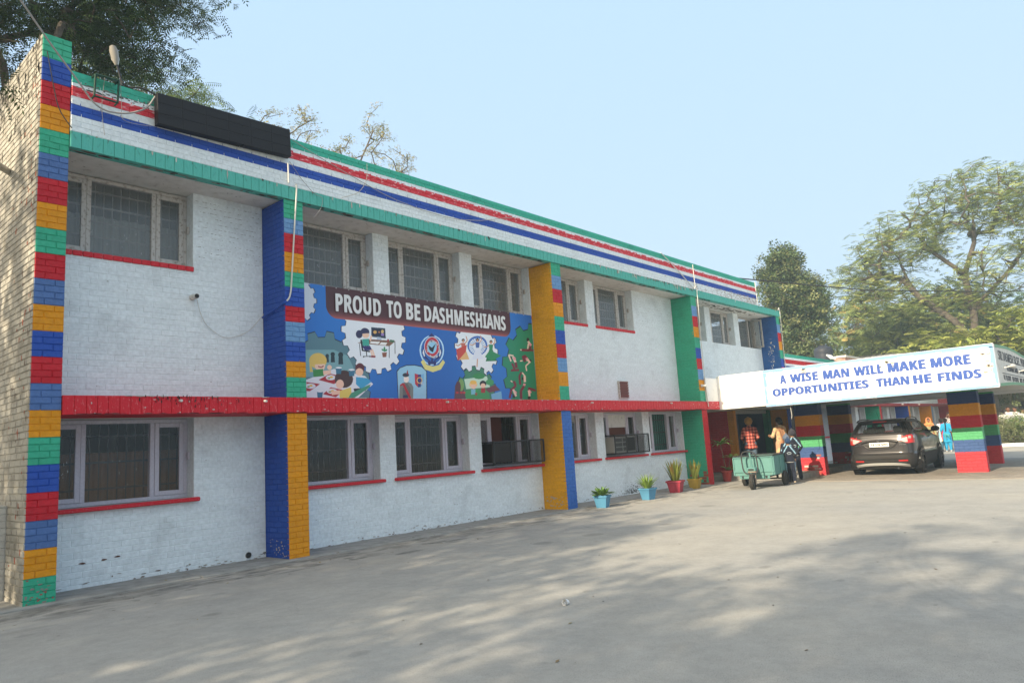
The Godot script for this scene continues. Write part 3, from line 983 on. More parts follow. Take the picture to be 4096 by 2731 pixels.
	while z < 5.6:
		var l := rf(0.12, 0.4)
		rim.box(V(-0.0435, 0.0 + rf(0.004, 0.012), z), V(-0.0405, rf(0.04, 0.085), min(z + l, 5.65)))
		rim.box(V(-0.0435, 1.05 - rf(0.05, 0.10), z), V(-0.0405, 1.056 - rf(0.0, 0.004), min(z + l, 5.65)))
		z += l
	var y := 0.09
	while y < 0.93:
		var l := rf(0.05, 0.14)
		rim.box(V(-0.0435, y, 0.004), V(-0.0405, y + l, rf(0.05, 0.12)))
		rim.box(V(-0.0435, y, 5.65 - rf(0.04, 0.10)), V(-0.0405, y + l, 5.656))
		y += l
	obj("rim", rim, mat(Color(0.24, 0.41, 0.68), 0.7, M.mottle, 2.0), sg)
	var blue := mat(Color(1, 1, 1), 0.6, noise_tex(0.05, Color(0.28, 0.36, 0.60).linear_to_srgb(), Color(0.03, 0.075, 0.30).linear_to_srgb(), 83, 4, 256, FastNoiseLite.TYPE_SIMPLEX_SMOOTH, [[0.22, Color(0.045, 0.10, 0.36).linear_to_srgb()]]), 1.2)
	var face := Basis(V(0, 0, 1), V(0, 1, 0), V(-1, 0, 0))
	for q in [["A", 1.96, 2.15, 2.73], ["WISE", 2.25, 3.06, 2.73], ["MAN", 3.16, 3.87, 2.73], ["WILL", 3.96, 4.71, 2.73], ["MAKE", 4.79, 5.70, 2.73], ["MORE", 5.78, 6.67, 2.73], ["OPPORTUNITIES", 1.71, 4.37, 2.385], ["THAN", 4.47, 5.28, 2.38], ["HE", 5.34, 5.78, 2.375], ["FINDS", 5.89, 6.85, 2.37]]:
		letters(sg, q[0], Transform3D(face, V(-0.0405, q[3] - 2.115, q[1] - 1.48)), (q[2] - q[1]) * 0.97, 0.25 if q[3] > 2.5 else 0.228, blue, 0.003, 0.03)
	# flaked patches of old plaster near the top edge
	var fl := MB.new()
	for k in 46:
		var big := rf(0.02, 0.09)
		var zc: float = [rf(3.1, 3.5), rf(4.3, 5.2), rf(0.9, 1.3), rf(5.4, 5.6)][rng.randi() % 4]
		var yc := rf(0.78, 0.99) if zc < 5.4 else rf(0.2, 0.9)
		var poly := PackedVector2Array()
		for i in 7:
			var a := TAU * i / 7.0
			poly.append(Vector2(cos(a) * big * rf(0.5, 1.0), sin(a) * big * 0.45 * rf(0.5, 1.0)))
		fl.col = Color(0.55, 0.50, 0.42) * rf(0.7, 1.1)
		fl.prism(poly, Transform3D(face, V(-0.0402, yc, zc)), 0.0015)
	var flo := obj("flaked_patch", fl, M.core, sg)
	stuff(flo)
	# two lamps standing out from the front fascia
	for lx in [18.85, 21.5]:
		var lp := thing("wall_lamp", "white barrel lamp on the canopy front at the corner by the slogan sign" if lx < 20 else "white barrel lamp further along the canopy front", "lamp", V(lx, 2.62, 7.16), 0.0, "lamps on the canopy front")
		var arm := MB.new()
		arm.tube([V(0, 0, 0), V(0, 0.02, 0.16)], [0.015, 0.015], 8)
		obj("arm", arm, M.pvc, lp)
		var hd := MB.new()
		var pr := [[0.0, 0.10], [0.02, 0.12], [0.05, 0.13], [0.052, 0.22], [0.035, 0.26], [0.0, 0.262]]
		for r in pr.size() - 1:
			pass
		hd.tube([V(-0.02, 0.02, 0.14), V(0.0, 0.02, 0.16), V(0.10, 0.02, 0.18), V(0.26, 0.0, 0.20)], [0.02, 0.055, 0.055, 0.02], 12)
		obj("lamp_head", hd, M.pvc, lp)
	# loose cable ends under the canopy
	var lc := thing("hanging_cable", "white cable end hanging below the slogan sign", "cable", V(17.95, 2.16, 2.10))
	var cb := MB.new()
	cb.tube([V(0, 0.06, 0), V(0.0, -0.15, 0.02), V(0.0, -0.33, 0.03), V(0.02, -0.43, 0.0)], [0.008, 0.008, 0.008, 0.008], 6)
	obj("wire", cb, M.pvc, lc)
	var hk := thing("cable_loop", "looped cable dangling from the canopy ceiling above the car", "cable", V(18.2, 2.22, 4.35))
	var hb := MB.new()
	var lp2 := [V(0, 0.03, 0)]
	for i in 9:
		var a := TAU * i / 8.0
		lp2.append(V(0, -0.09 + 0.05 * sin(a), -0.07 + 0.06 * cos(a)))
	lp2.append(V(0, -0.05, 0.06))
	hb.tube(lp2, lp2.map(func(_p): return 0.007), 6)
	obj("wire", hb, M.pvc, hk)

# ---------- lower wing beyond the canopy ----------
func build_wing() -> void:
	var w := thing("school_wing", "single-storey wing with coloured bay pillars seen below the canopy", "building", V(23.56, 0, 0))
	var o := 23.56
	var U := V(1, 0, 0); var Y := V(0, 1, 0)
	var R0 := 2.27
	var R1 := 2.40
	var px := [29.7, 35.05, 40.57, 45.98, 51.3]
	var side := [RED, GREEN, BLUE, ORANGE, Color(0.42, 0.02, 0.04)]
	var front := [RED, RED, ORANGE, SKYB, ORANGE]
	var prev := 23.56
	var wins := []
	for i in 5:
		var x1: float = px[i]
		for q in [[0.10, 0.34], [0.43, 0.67], [0.74, 0.96]]:
			wins.append([prev + (x1 - prev) * q[0] + 0.15, prev + (x1 - prev) * q[1] + 0.1])
		prev = x1 + 0.3
	var op := wins.map(func(q): return Rect2(q[0] - o, 1.03, q[1] - q[0], 3.0))
	var core := MB.new()
	core.col = WHITE
	flat_wall(core, 0.0, 28.5, 0.0, R0 + 0.02, WZ - 0.008, WZ - 0.3, op.map(func(r): return Rect2(r.position, Vector2(r.size.x, 1.6))))
	var wl := obj("wall", core, M.core, w)
	var bw := MB.new()
	brick_face(bw, V(0, 0, WZ - 0.008), U, Y, 28.5, R0, 0.0795, 0.235, op, one(WHITE))
	stuff(obj("brickwork", bw, M.paint, wl))
	for q in wins:
		var n := part("window", w, V(q[0] - o, 1.03, FZ))
		var W: float = q[1] - q[0]
		var fr := MB.new()
		for e in [[0.0, 0.06], [W * 0.5 - 0.03, W * 0.5 + 0.03], [W - 0.06, W]]: fr.box(V(e[0], 0, -0.03), V(e[1], 1.23, 0.03))
		for e in [[0.0, 0.06], [1.16, 1.22]]: fr.box(V(0.06, e[0], -0.03), V(W - 0.06, e[1], 0.028))
		obj("frame", fr, M.lilac, n)
		var g := MB.new()
		g.box(V(0.06, 0.06, -0.004), V(W - 0.06, 1.16, 0.004))
		obj("pane", g, M.glass, n)
		var sl := MB.new()
		sl.box(V(-0.05, -0.055, 0.2), V(W + 0.05, 0.0, 0.33))
		obj("sill", sl, M.redsill, n)
	for i in 5:
		var x0: float = px[i] - o
		var pc := MB.new()
		pc.col = front[i]
		pc.box(V(x0 + 0.008, 0, -0.06), V(x0 + 0.30, R0, -0.008))
		pc.col = side[i]
		pc.box(V(x0 + 0.008, 0, WZ - 0.2), V(x0 + 0.30, R0, -0.06))
		var p := obj("pillar", pc, M.core, w)
		var pb := MB.new()
		brick_face(pb, V(x0, 0, -0.008), U, Y, 0.31, R0, 0.0795, 0.235, [], one(front[i]))
		brick_face(pb, V(x0 + 0.008, 0, WZ), V(0, 0, 1), Y, -WZ, R0, 0.0795, 0.235, [], one(side[i]))
		stuff(obj("brickwork", pb, M.paint, p))
	var bd := MB.new()
	bd.box(V(0.004, R0, WZ), V(28.5, R1, 0.02))
	obj("band", bd, mat(Color(0.36, 0.05, 0.06), 0.7, M.mottle, 1.0), w)
	var pc2: Callable = func(_u, v):
		var y: float = v + R1
		if y > 4.07: return TEAL
		if y > 3.99: return WHITE
		if y > 3.84: return RED
		if y > 3.76: return WHITE
		if y > 3.60: return LTBLUE
		return WHITE
	var up := MB.new()
	stripe_core(up, V(0.004, R1, -0.3), V(28.5, 4.19, 0.0), pc2)
	var par := obj("parapet", up, M.core, w)
	var pb2 := MB.new()
	brick_face(pb2, V(0.004, R1, 0.0), U, Y, 28.49, 4.2 - R1, 0.0795, 0.235, [], pc2)
	stuff(obj("brickwork", pb2, M.paint, par))
	var rd := MB.new()
	rd.box(V(24.4, R1 + 0.02, 0.01), V(27.4, 2.75, 0.02))
	obj("red_panel", rd, M.rubbed, w)
	var rr := MB.new()
	rr.box(V(0.0, 3.7, -9.0), V(28.5, 3.85, -0.3))
	rr.box(V(0.0, 0.0, -9.0), V(28.5, 3.7, -8.8))
	var ro := obj("roof", rr, M.plaster, w)
	stuff(ro)
	for x in [10.6, 15.6, 19.2]:
		var sp := MB.new()
		sp.tube([V(x, 2.34, 0.0), V(x, 2.34, 0.12)], [0.02, 0.02], 8)
		obj("spout", sp, M.pvc, w)
	# roof-top things
	var tk := thing("water_tank", "ribbed black plastic water tank on the low roof", "tank", V(33.0, 3.85, -1.6))
	var pr := []
	for i in 15:
		var t := i / 14.0
		pr.append(Vector2(0.42 + (0.018 if i % 3 == 1 else 0.0), t * 1.25))
	pr.append_array([Vector2(0.36, 1.36), Vector2(0.2, 1.42), Vector2(0.2, 1.47), Vector2(0.001, 1.48)])
	var tb := MB.new()
	tb.lathe(pr, 24)
	obj("barrel", tb, mat(Color(0.035, 0.04, 0.055), 0.5, M.mottle, 2.0), tk)
	var fl := thing("floodlight", "white floodlight tilted on the parapet of the low wing", "lamp", V(29.2, 4.2, -0.1))
	var fb := MB.new()
	fb.obox(Transform3D(Basis.from_euler(V(0.2, 0.9, 0.55)), V(0, 0.16, 0)), V(0.42, 0.07, 0.26), 0.02)
	obj("housing", fb, M.pvc, fl)
	var fs := MB.new()
	fs.tube([V(0, 0, 0), V(0, 0.14, 0)], [0.015, 0.015], 6)
	obj("bracket", fs, M.darkiron, fl)
	var hut := thing("roof_hut", "faded pink plaster hut on the roof beyond the canopy", "hut", V(41.0, 3.85, -3.0))
	var hb := MB.new()
	hb.box(V(0, 0, -2.0), V(3.0, 1.5, 0.0))
	obj("wall", hb, mat(Color(1, 1, 1), 0.9, noise_tex(0.02, Color(0.10, 0.09, 0.08).linear_to_srgb(), Color(0.50, 0.27, 0.22).linear_to_srgb(), 90, 4, 256, FastNoiseLite.TYPE_SIMPLEX_SMOOTH, [[0.4, Color(0.42, 0.24, 0.20).linear_to_srgb()]]), 0.4), hut)
	var hr := MB.new()
	hr.box(V(-0.1, 1.5, -2.1), V(3.1, 1.6, 0.1))
	obj("roof", hr, M.plaster, hut)
	var sh := thing("roof_shed", "whitewashed shed with a corrugated roof behind the canopy", "shed", V(46.5, 3.85, -2.5))
	var sw := MB.new()
	sw.box(V(0, 0, -3.0), V(3.5, 1.85, 2.2))
	obj("wall", sw, M.whitewash, sh)
	var rows := [[], []]
	for i in 61:
		var zz := -3.2 + 5.6 * i / 60.0
		rows[0].append(V(-0.25, 1.88 + 0.025 * sin(i * 1.57), zz)); rows[1].append(V(3.7, 2.15 + 0.025 * sin(i * 1.57), zz))
	var sr := MB.new()
	sr.grid(rows)
	obj("roof", sr, mat(Color(0.16, 0.15, 0.14), 0.8, M.mottle, 1.0), sh)

# ---------- printed banner ----------
func fill_poly(im: Image, p: PackedVector2Array, col: Color) -> void:
	var lo := 1e9
	var hi := -1e9
	for q in p:
		lo = min(lo, q.y); hi = max(hi, q.y)
	for y in range(max(0, int(floor(lo))), min(im.get_height() - 1, int(ceil(hi))) + 1):
		var xs := []
		var yy := y + 0.5
		for i in p.size():
			var a := p[i]; var b := p[(i + 1) % p.size()]
			if (a.y <= yy) != (b.y <= yy): xs.append(a.x + (yy - a.y) / (b.y - a.y) * (b.x - a.x))
		xs.sort()
		for i in range(0, xs.size() - 1, 2):
			var x0 := int(round(xs[i])); var x1 := int(round(xs[i + 1]))
			if x1 > x0: im.fill_rect(Rect2i(x0, y, x1 - x0, 1), col)

func build_banner() -> void:
	var im := Image.create(2048, 640, false, Image.FORMAT_RGB8)
	im.fill(Color8(26, 108, 192))
	for x in range(0, 2048, 4):   # the printed ground runs from a lighter to a deeper blue
		var k := 0.5 + 0.5 * sin(x * 0.0046)
		im.fill_rect(Rect2i(x, 0, 4, 640), Color8(int(20 + 12 * k), int(98 + 18 * k), int(182 + 18 * k)))
	for s in BANNER:
		var p := PackedVector2Array()
		for i in range(3, s.size() - 1, 2): p.append(Vector2(s[i], s[i + 1]))
		fill_poly(im, p, Color8(s[0], s[1], s[2]))
	# maroon title strip with its printed fade to salmon along the foot
	for y in 182:
		var t: float = clamp((y - 118) / 64.0, 0.0, 1.0)
		var c := Color8(72, 30, 38).lerp(Color8(178, 92, 88), t * t)
		var r: float = 0.0
		if y > 110: r = 72.0 - sqrt(max(0.0, 72.0 * 72.0 - pow(y - 110.0, 2)))
		im.fill_rect(Rect2i(int(257 + r), y, int(1805 - 257 - 2 * r), 1), c)
	var tx := ImageTexture.create_from_image(im)
	var bm := StandardMaterial3D.new()
	bm.albedo_texture = tx
	bm.roughness = 0.42
	bm.albedo_color = Color(1, 1, 1)
	var bn := thing("banner", "blue printed banner with cogwheel pictures and a maroon title strip", "banner", V(3.70, 2.445, -0.635))
	# vinyl sheet with slight waves
	var rows := []
	for j in 21:
		var row := []
		for i in 81:
			var x := 6.32 * i / 80.0
			var y := 1.975 * j / 20.0
			row.append(V(x, y, 0.006 * sin(x * 2.1 + y * 1.3) + 0.004 * sin(x * 5.3 - y * 3.0) + 0.004))
		rows.append(row)
	var sh := MB.new()
	sh.grid(rows)
	obj("sheet", sh, bm, bn)
	var wt := mat(Color(0.74, 0.75, 0.76), 0.45)
	var k := 6.32 / 2048.0
	for q in [["PROUD", 316, 641], ["TO", 679, 797], ["BE", 831, 948], ["DASHMESHIANS", 979, 1760]]:
		letters(bn, q[0], Transform3D(Basis(), V(q[1] * k, 1.975 - 141 * 1.975 / 640.0, 0.017)), (q[2] - q[1]) * k * 0.985, 106 * 1.975 / 640.0, wt, 0.003, 0.014)
	# names round the crest and on the ribbon
	var cc := Vector2(1043, 316)
	var arc := func(txt: String, rad: float, a0: float, a1: float, h: float, flip: bool):
		for i in txt.length():
			if txt[i] == " ": continue
			var a := deg_to_rad(lerp(a0, a1, (i + 0.5) / txt.length()))
			var pos := V((cc.x + cos(a) * rad) * k, 1.975 - (cc.y - sin(a) * rad * 1.0) * k, 0.017)
			var rot := a - PI / 2 if not flip else a + PI / 2
			letters(bn, txt[i], Transform3D(Basis(Vector3.BACK, rot), pos) * Transform3D(Basis(), V(-h * 0.32, -h * 0.5, 0)), h * 0.64, h, wt, 0.002)
	arc.call("SRI DASMESH SR. SEC. SCHOOL", 52.0, 205.0, -25.0, 0.034, false)
	arc.call("TALWANDI SABO", 52.0, 228.0, 312.0, 0.034, true)
	letters(bn, "NCC", Transform3D(Basis(), V(925 * k, 1.975 - 545 * k, 0.017)), 0.07, 0.05, wt, 0.002)
	var ey := MB.new()
	for i in 23:
		var x := 0.2 + i * 0.265
		ey.obox(Transform3D(Basis(), V(x, 1.955, 0.02)), V(0.016, 0.016, 0.006), 0.002)
	stuff(obj("eyelet", ey, M.pvc, bn))

const BANNER := [
	[20, 30, 50, 183, 78, 200, 83, 200, 107, 183, 112, 178, 133, 191, 145, 180, 167, 163, 164, 149, 181, 156, 198, 137, 213, 123, 202, 102, 212, 102, 230, 78, 235, 70, 220, 47, 220, 39, 235, 15, 230, 14, 212, -6, 202, -20, 213, -39, 198, -32, 181, -46, 164, -64, 167, -74, 145, -61, 133, -66, 112, -83, 107, -83, 83, -66, 78, -61, 56, -74, 44, -64, 22, -46, 26, -32, 8, -39, -8, -20, -23, -6, -13, 14, -23, 15, -40, 39, -46, 47, -30, 70, -30, 78, -46, 102, -40, 102, -23, 123, -13, 137, -23, 156, -8, 149, 8, 163, 26, 180, 22, 191, 44, 178, 56],
	[205, 212, 222, 179, 78, 195, 83, 195, 106, 179, 111, 174, 132, 186, 143, 176, 164, 160, 162, 146, 179, 153, 194, 134, 209, 121, 199, 101, 208, 100, 225, 77, 230, 69, 216, 47, 216, 39, 230, 17, 225, 16, 208, -4, 199, -18, 209, -36, 194, -29, 179, -43, 162, -60, 164, -70, 143, -57, 132, -62, 111, -78, 106, -78, 83, -62, 78, -57, 57, -70, 46, -60, 25, -43, 28, -29, 11, -36, -5, -18, -19, -4, -9, 16, -19, 17, -36, 39, -41, 47, -26, 69, -26, 77, -41, 100, -36, 101, -19, 121, -9, 134, -19, 153, -5, 146, 11, 160, 28, 176, 25, 186, 46, 174, 57],
	[20, 30, 50, 511, 578, 543, 595, 534, 641, 497, 643, 479, 683, 502, 712, 474, 750, 440, 737, 407, 766, 417, 802, 376, 826, 350, 799, 308, 813, 302, 849, 255, 854, 242, 820, 198, 815, 179, 846, 133, 832, 136, 795, 97, 773, 67, 793, 31, 761, 48, 729, 22, 693, -14, 699, -33, 656, -5, 633, -14, 589, -49, 580, -49, 533, -14, 523, -5, 480, -33, 457, -14, 414, 22, 420, 48, 384, 31, 351, 67, 320, 97, 340, 136, 318, 133, 281, 179, 266, 198, 297, 242, 293, 255, 258, 302, 263, 308, 299, 350, 313, 376, 287, 417, 311, 407, 346, 440, 376, 474, 362, 502, 401, 479, 429, 497, 470, 534, 471, 543, 518, 511, 534],
	[88, 128, 140, 506, 578, 538, 594, 529, 640, 493, 642, 475, 681, 498, 709, 471, 747, 437, 734, 405, 763, 414, 798, 374, 821, 348, 795, 307, 809, 302, 844, 255, 849, 242, 816, 199, 811, 180, 841, 135, 827, 137, 791, 100, 769, 70, 789, 35, 758, 51, 726, 26, 691, -10, 696, -29, 654, 0, 631, -9, 589, -44, 580, -44, 533, -9, 524, 0, 481, -29, 459, -10, 416, 26, 422, 51, 387, 35, 355, 70, 324, 100, 343, 137, 322, 135, 286, 180, 271, 199, 301, 242, 297, 255, 263, 302, 268, 307, 304, 348, 317, 374, 292, 414, 315, 405, 350, 437, 379, 471, 366, 498, 403, 475, 431, 493, 471, 529, 473, 538, 518, 506, 535],
	[20, 30, 50, 798, 247, 825, 255, 823, 287, 795, 291, 788, 320, 811, 337, 798, 366, 770, 360, 753, 384, 769, 408, 747, 431, 722, 416, 699, 433, 705, 461, 677, 475, 659, 453, 631, 461, 627, 489, 596, 493, 587, 465, 557, 463, 544, 489, 514, 482, 514, 453, 488, 441, 467, 461, 440, 443, 451, 416, 430, 396, 403, 407, 385, 381, 404, 360, 391, 333, 362, 335, 353, 305, 379, 291, 376, 262, 348, 253, 350, 222, 379, 218, 386, 189, 363, 172, 376, 143, 404, 149, 420, 124, 404, 100, 426, 78, 451, 93, 475, 75, 468, 47, 497, 33, 514, 56, 543, 48, 546, 19, 578, 16, 587, 43, 616, 45, 629, 19, 660, 27, 659, 56, 686, 68, 707, 48, 733, 66, 722, 93, 744, 113, 770, 102, 789, 127, 770, 149, 782, 175, 811, 173, 820, 204, 795, 218],
	[232, 238, 245, 793, 247, 820, 255, 818, 286, 790, 290, 783, 318, 805, 335, 793, 363, 765, 357, 749, 381, 765, 405, 743, 427, 719, 412, 696, 429, 703, 457, 675, 470, 657, 448, 630, 456, 626, 484, 596, 487, 587, 461, 558, 459, 545, 484, 515, 476, 516, 448, 490, 436, 469, 456, 444, 438, 454, 412, 433, 392, 408, 404, 389, 379, 408, 357, 395, 332, 367, 333, 359, 304, 384, 290, 381, 262, 354, 254, 356, 223, 384, 218, 390, 191, 368, 174, 380, 146, 408, 151, 424, 127, 409, 104, 430, 82, 454, 96, 477, 79, 471, 52, 499, 39, 516, 60, 544, 53, 547, 25, 578, 21, 587, 48, 615, 50, 628, 25, 658, 32, 657, 60, 684, 72, 704, 53, 730, 70, 719, 96, 740, 116, 766, 105, 784, 130, 765, 151, 778, 177, 806, 175, 814, 205, 790, 218],
	[20, 30, 50, 1632, 273, 1660, 280, 1659, 312, 1630, 316, 1624, 345, 1647, 362, 1634, 391, 1605, 384, 1588, 408, 1603, 433, 1580, 455, 1556, 438, 1531, 453, 1536, 482, 1506, 493, 1490, 468, 1462, 473, 1455, 501, 1423, 500, 1418, 471, 1390, 464, 1372, 487, 1343, 474, 1350, 446, 1326, 429, 1301, 444, 1280, 420, 1297, 397, 1281, 372, 1253, 376, 1242, 346, 1266, 331, 1262, 302, 1234, 295, 1235, 263, 1264, 258, 1270, 230, 1247, 213, 1260, 184, 1289, 190, 1306, 167, 1291, 142, 1314, 120, 1338, 137, 1363, 122, 1358, 93, 1388, 82, 1404, 107, 1432, 102, 1439, 74, 1471, 75, 1476, 104, 1504, 111, 1522, 87, 1551, 101, 1544, 129, 1568, 146, 1593, 131, 1614, 155, 1597, 178, 1612, 203, 1641, 199, 1652, 229, 1628, 244],
	[232, 238, 245, 1626, 273, 1653, 280, 1652, 311, 1624, 316, 1618, 343, 1640, 360, 1628, 388, 1600, 381, 1584, 404, 1598, 428, 1575, 449, 1553, 433, 1528, 447, 1533, 475, 1504, 486, 1489, 462, 1461, 466, 1454, 494, 1423, 493, 1419, 465, 1391, 458, 1375, 481, 1347, 468, 1353, 441, 1330, 424, 1306, 439, 1285, 416, 1302, 393, 1287, 369, 1259, 373, 1248, 344, 1272, 329, 1268, 302, 1241, 295, 1242, 264, 1270, 259, 1276, 232, 1253, 215, 1266, 187, 1294, 194, 1310, 171, 1296, 147, 1318, 126, 1341, 142, 1365, 127, 1361, 100, 1390, 89, 1405, 113, 1433, 108, 1440, 81, 1470, 82, 1475, 110, 1502, 117, 1519, 94, 1547, 107, 1541, 134, 1564, 151, 1588, 136, 1609, 159, 1592, 182, 1607, 206, 1635, 202, 1646, 231, 1622, 245],
	[20, 30, 50, 1600, 601, 1628, 610, 1624, 644, 1595, 647, 1585, 677, 1606, 697, 1587, 726, 1560, 716, 1538, 738, 1548, 765, 1519, 784, 1498, 763, 1469, 773, 1466, 802, 1432, 806, 1423, 778, 1392, 775, 1377, 800, 1344, 788, 1348, 759, 1322, 743, 1297, 759, 1273, 734, 1289, 710, 1272, 684, 1243, 687, 1232, 655, 1257, 640, 1253, 609, 1226, 599, 1229, 565, 1258, 562, 1269, 533, 1248, 513, 1266, 484, 1294, 494, 1315, 472, 1305, 444, 1335, 426, 1355, 447, 1384, 437, 1387, 408, 1421, 404, 1431, 431, 1461, 435, 1477, 410, 1509, 421, 1505, 450, 1532, 467, 1556, 451, 1581, 475, 1565, 500, 1581, 526, 1610, 522, 1622, 555, 1597, 570],
	[60, 130, 100, 1594, 601, 1621, 610, 1617, 643, 1589, 646, 1579, 674, 1599, 694, 1582, 722, 1555, 712, 1534, 733, 1544, 760, 1516, 778, 1496, 757, 1468, 767, 1465, 795, 1432, 799, 1423, 772, 1393, 769, 1378, 793, 1347, 782, 1351, 754, 1325, 738, 1301, 753, 1278, 730, 1293, 706, 1277, 681, 1249, 684, 1238, 653, 1263, 638, 1259, 609, 1232, 600, 1236, 567, 1264, 564, 1274, 536, 1254, 516, 1272, 488, 1298, 498, 1319, 476, 1310, 450, 1338, 432, 1357, 452, 1386, 442, 1389, 414, 1421, 411, 1430, 437, 1460, 441, 1475, 417, 1506, 428, 1503, 456, 1528, 472, 1552, 456, 1575, 480, 1560, 503, 1576, 529, 1604, 525, 1615, 557, 1591, 571],
	[20, 30, 50, 2378, 440, 2419, 460, 2408, 521, 2363, 526, 2340, 579, 2368, 615, 2331, 666, 2289, 650, 2245, 688, 2255, 733, 2200, 762, 2168, 730, 2112, 745, 2101, 789, 2039, 792, 2025, 749, 1967, 739, 1939, 774, 1881, 749, 1887, 704, 1840, 670, 1799, 690, 1758, 643, 1783, 604, 1755, 553, 1709, 553, 1693, 493, 1732, 469, 1729, 411, 1688, 391, 1699, 329, 1745, 325, 1768, 271, 1739, 236, 1776, 185, 1819, 201, 1863, 162, 1853, 118, 1908, 88, 1940, 121, 1996, 106, 2006, 61, 2069, 58, 2083, 102, 2140, 112, 2169, 77, 2226, 101, 2220, 146, 2268, 181, 2309, 161, 2350, 208, 2325, 246, 2353, 298, 2398, 298, 2415, 358, 2376, 382],
	[28, 135, 100, 2371, 440, 2411, 459, 2400, 519, 2356, 524, 2334, 576, 2361, 611, 2325, 660, 2283, 645, 2241, 682, 2250, 726, 2196, 755, 2165, 723, 2111, 738, 2100, 781, 2039, 784, 2025, 742, 1969, 732, 1941, 766, 1885, 742, 1891, 698, 1845, 665, 1804, 684, 1764, 638, 1789, 600, 1762, 550, 1717, 550, 1701, 491, 1739, 468, 1736, 411, 1696, 392, 1707, 331, 1752, 327, 1774, 275, 1746, 240, 1782, 190, 1824, 206, 1867, 168, 1857, 125, 1911, 96, 1942, 128, 1997, 113, 2007, 69, 2068, 67, 2082, 109, 2138, 119, 2166, 84, 2222, 108, 2217, 153, 2263, 186, 2303, 167, 2343, 213, 2319, 250, 2346, 300, 2391, 301, 2407, 360, 2369, 383],
	[120, 165, 172, 120, 373, 299, 362, 393, 391, 425, 448, 451, 511, 116, 521],
	[30, 50, 58, 265, 398, 265, 401, 263, 404, 260, 407, 257, 408, 253, 409, 250, 409, 247, 407, 244, 405, 242, 402, 242, 399, 243, 396, 244, 393, 247, 391, 250, 389, 254, 388, 258, 389, 261, 390, 263, 392, 265, 395],
	[30, 50, 58, 244, 405, 263, 404, 264, 435, 242, 436],
	[30, 50, 58, 305, 387, 304, 391, 302, 395, 299, 398, 295, 400, 290, 401, 286, 400, 282, 399, 279, 396, 277, 393, 276, 389, 277, 385, 279, 381, 282, 378, 287, 376, 291, 376, 296, 376, 300, 378, 303, 380, 305, 384],
	[30, 50, 58, 279, 396, 302, 395, 304, 433, 276, 434],
	[30, 50, 58, 362, 387, 361, 392, 358, 396, 354, 400, 349, 402, 344, 403, 338, 403, 333, 401, 330, 398, 327, 394, 327, 389, 328, 384, 330, 380, 334, 377, 339, 374, 345, 373, 350, 374, 355, 375, 359, 379, 361, 383],
	[30, 50, 58, 330, 398, 358, 396, 360, 441, 327, 443],
	[225, 228, 235, 116, 537, 296, 470, 507, 503, 563, 549, 446, 636, 120, 638],
	[170, 35, 50, 194, 535, 269, 497, 368, 514, 294, 555],
	[170, 35, 50, 221, 612, 273, 573, 359, 588, 304, 628],
	[170, 35, 50, 119, 548, 203, 557, 139, 597, 118, 597],
	[225, 225, 230, 309, 518, 307, 523, 302, 527, 295, 530, 285, 533, 274, 534, 264, 533, 255, 532, 247, 529, 243, 525, 241, 520, 243, 516, 248, 511, 255, 508, 265, 506, 275, 504, 286, 505, 295, 507, 303, 510, 308, 514],
	[235, 190, 60, 289, 516, 288, 518, 287, 520, 284, 521, 281, 522, 278, 522, 275, 522, 272, 521, 270, 520, 268, 519, 268, 517, 268, 516, 270, 514, 272, 513, 275, 512, 278, 512, 282, 512, 285, 512, 287, 514, 288, 515],
	[120, 150, 70, 271, 523, 270, 524, 269, 525, 267, 526, 264, 527, 262, 527, 259, 527, 256, 526, 254, 525, 253, 524, 253, 523, 253, 522, 254, 521, 257, 520, 259, 519, 262, 519, 265, 519, 267, 520, 269, 520, 271, 521],
	[225, 225, 230, 313, 594, 312, 599, 307, 603, 299, 606, 289, 609, 279, 609, 268, 609, 259, 607, 252, 604, 247, 600, 245, 595, 247, 591, 252, 587, 260, 583, 269, 581, 280, 580, 290, 581, 300, 583, 307, 586, 312, 590],
	[235, 190, 60, 293, 592, 292, 594, 291, 595, 289, 597, 286, 597, 282, 598, 279, 597, 276, 597, 274, 596, 273, 594, 272, 593, 273, 591, 274, 590, 277, 589, 279, 588, 283, 588, 286, 588, 289, 588, 291, 589, 293, 591],
	[120, 150, 70, 275, 598, 275, 599, 273, 601, 271, 601, 269, 602, 266, 602, 263, 602, 261, 602, 259, 601, 257, 600, 257, 599, 257, 597, 259, 596, 261, 595, 263, 595, 266, 594, 269, 595, 272, 595, 273, 596, 275, 597],
	[225, 225, 230, 176, 569, 174, 573, 169, 577, 162, 581, 153, 583, 143, 584, 133, 583, 124, 581, 117, 578, 112, 575, 111, 570, 113, 566, 117, 562, 124, 558, 133, 556, 143, 555, 153, 556, 162, 558, 169, 561, 174, 565],
	[235, 190, 60, 156, 567, 156, 569, 154, 570, 152, 571, 149, 572, 146, 572, 143, 572, 140, 571, 138, 570, 137, 569, 136, 568, 137, 566, 138, 565, 140, 563, 143, 563, 146, 562, 149, 563, 152, 563, 154, 564, 156, 566],
	[120, 150, 70, 139, 573, 139, 574, 138, 575, 136, 576, 133, 577, 130, 577, 128, 577, 125, 576, 124, 575, 122, 574, 122, 573, 122, 572, 124, 571, 126, 570, 128, 570, 131, 569, 133, 569, 136, 570, 138, 571, 139, 572],
	[225, 190, 95, 250, 427, 247, 441, 239, 453, 226, 464, 210, 470, 193, 473, 175, 472, 160, 466, 148, 457, 141, 446, 138, 432, 141, 419, 149, 406, 162, 396, 177, 389, 195, 386, 212, 387, 228, 393, 240, 402, 248, 414],
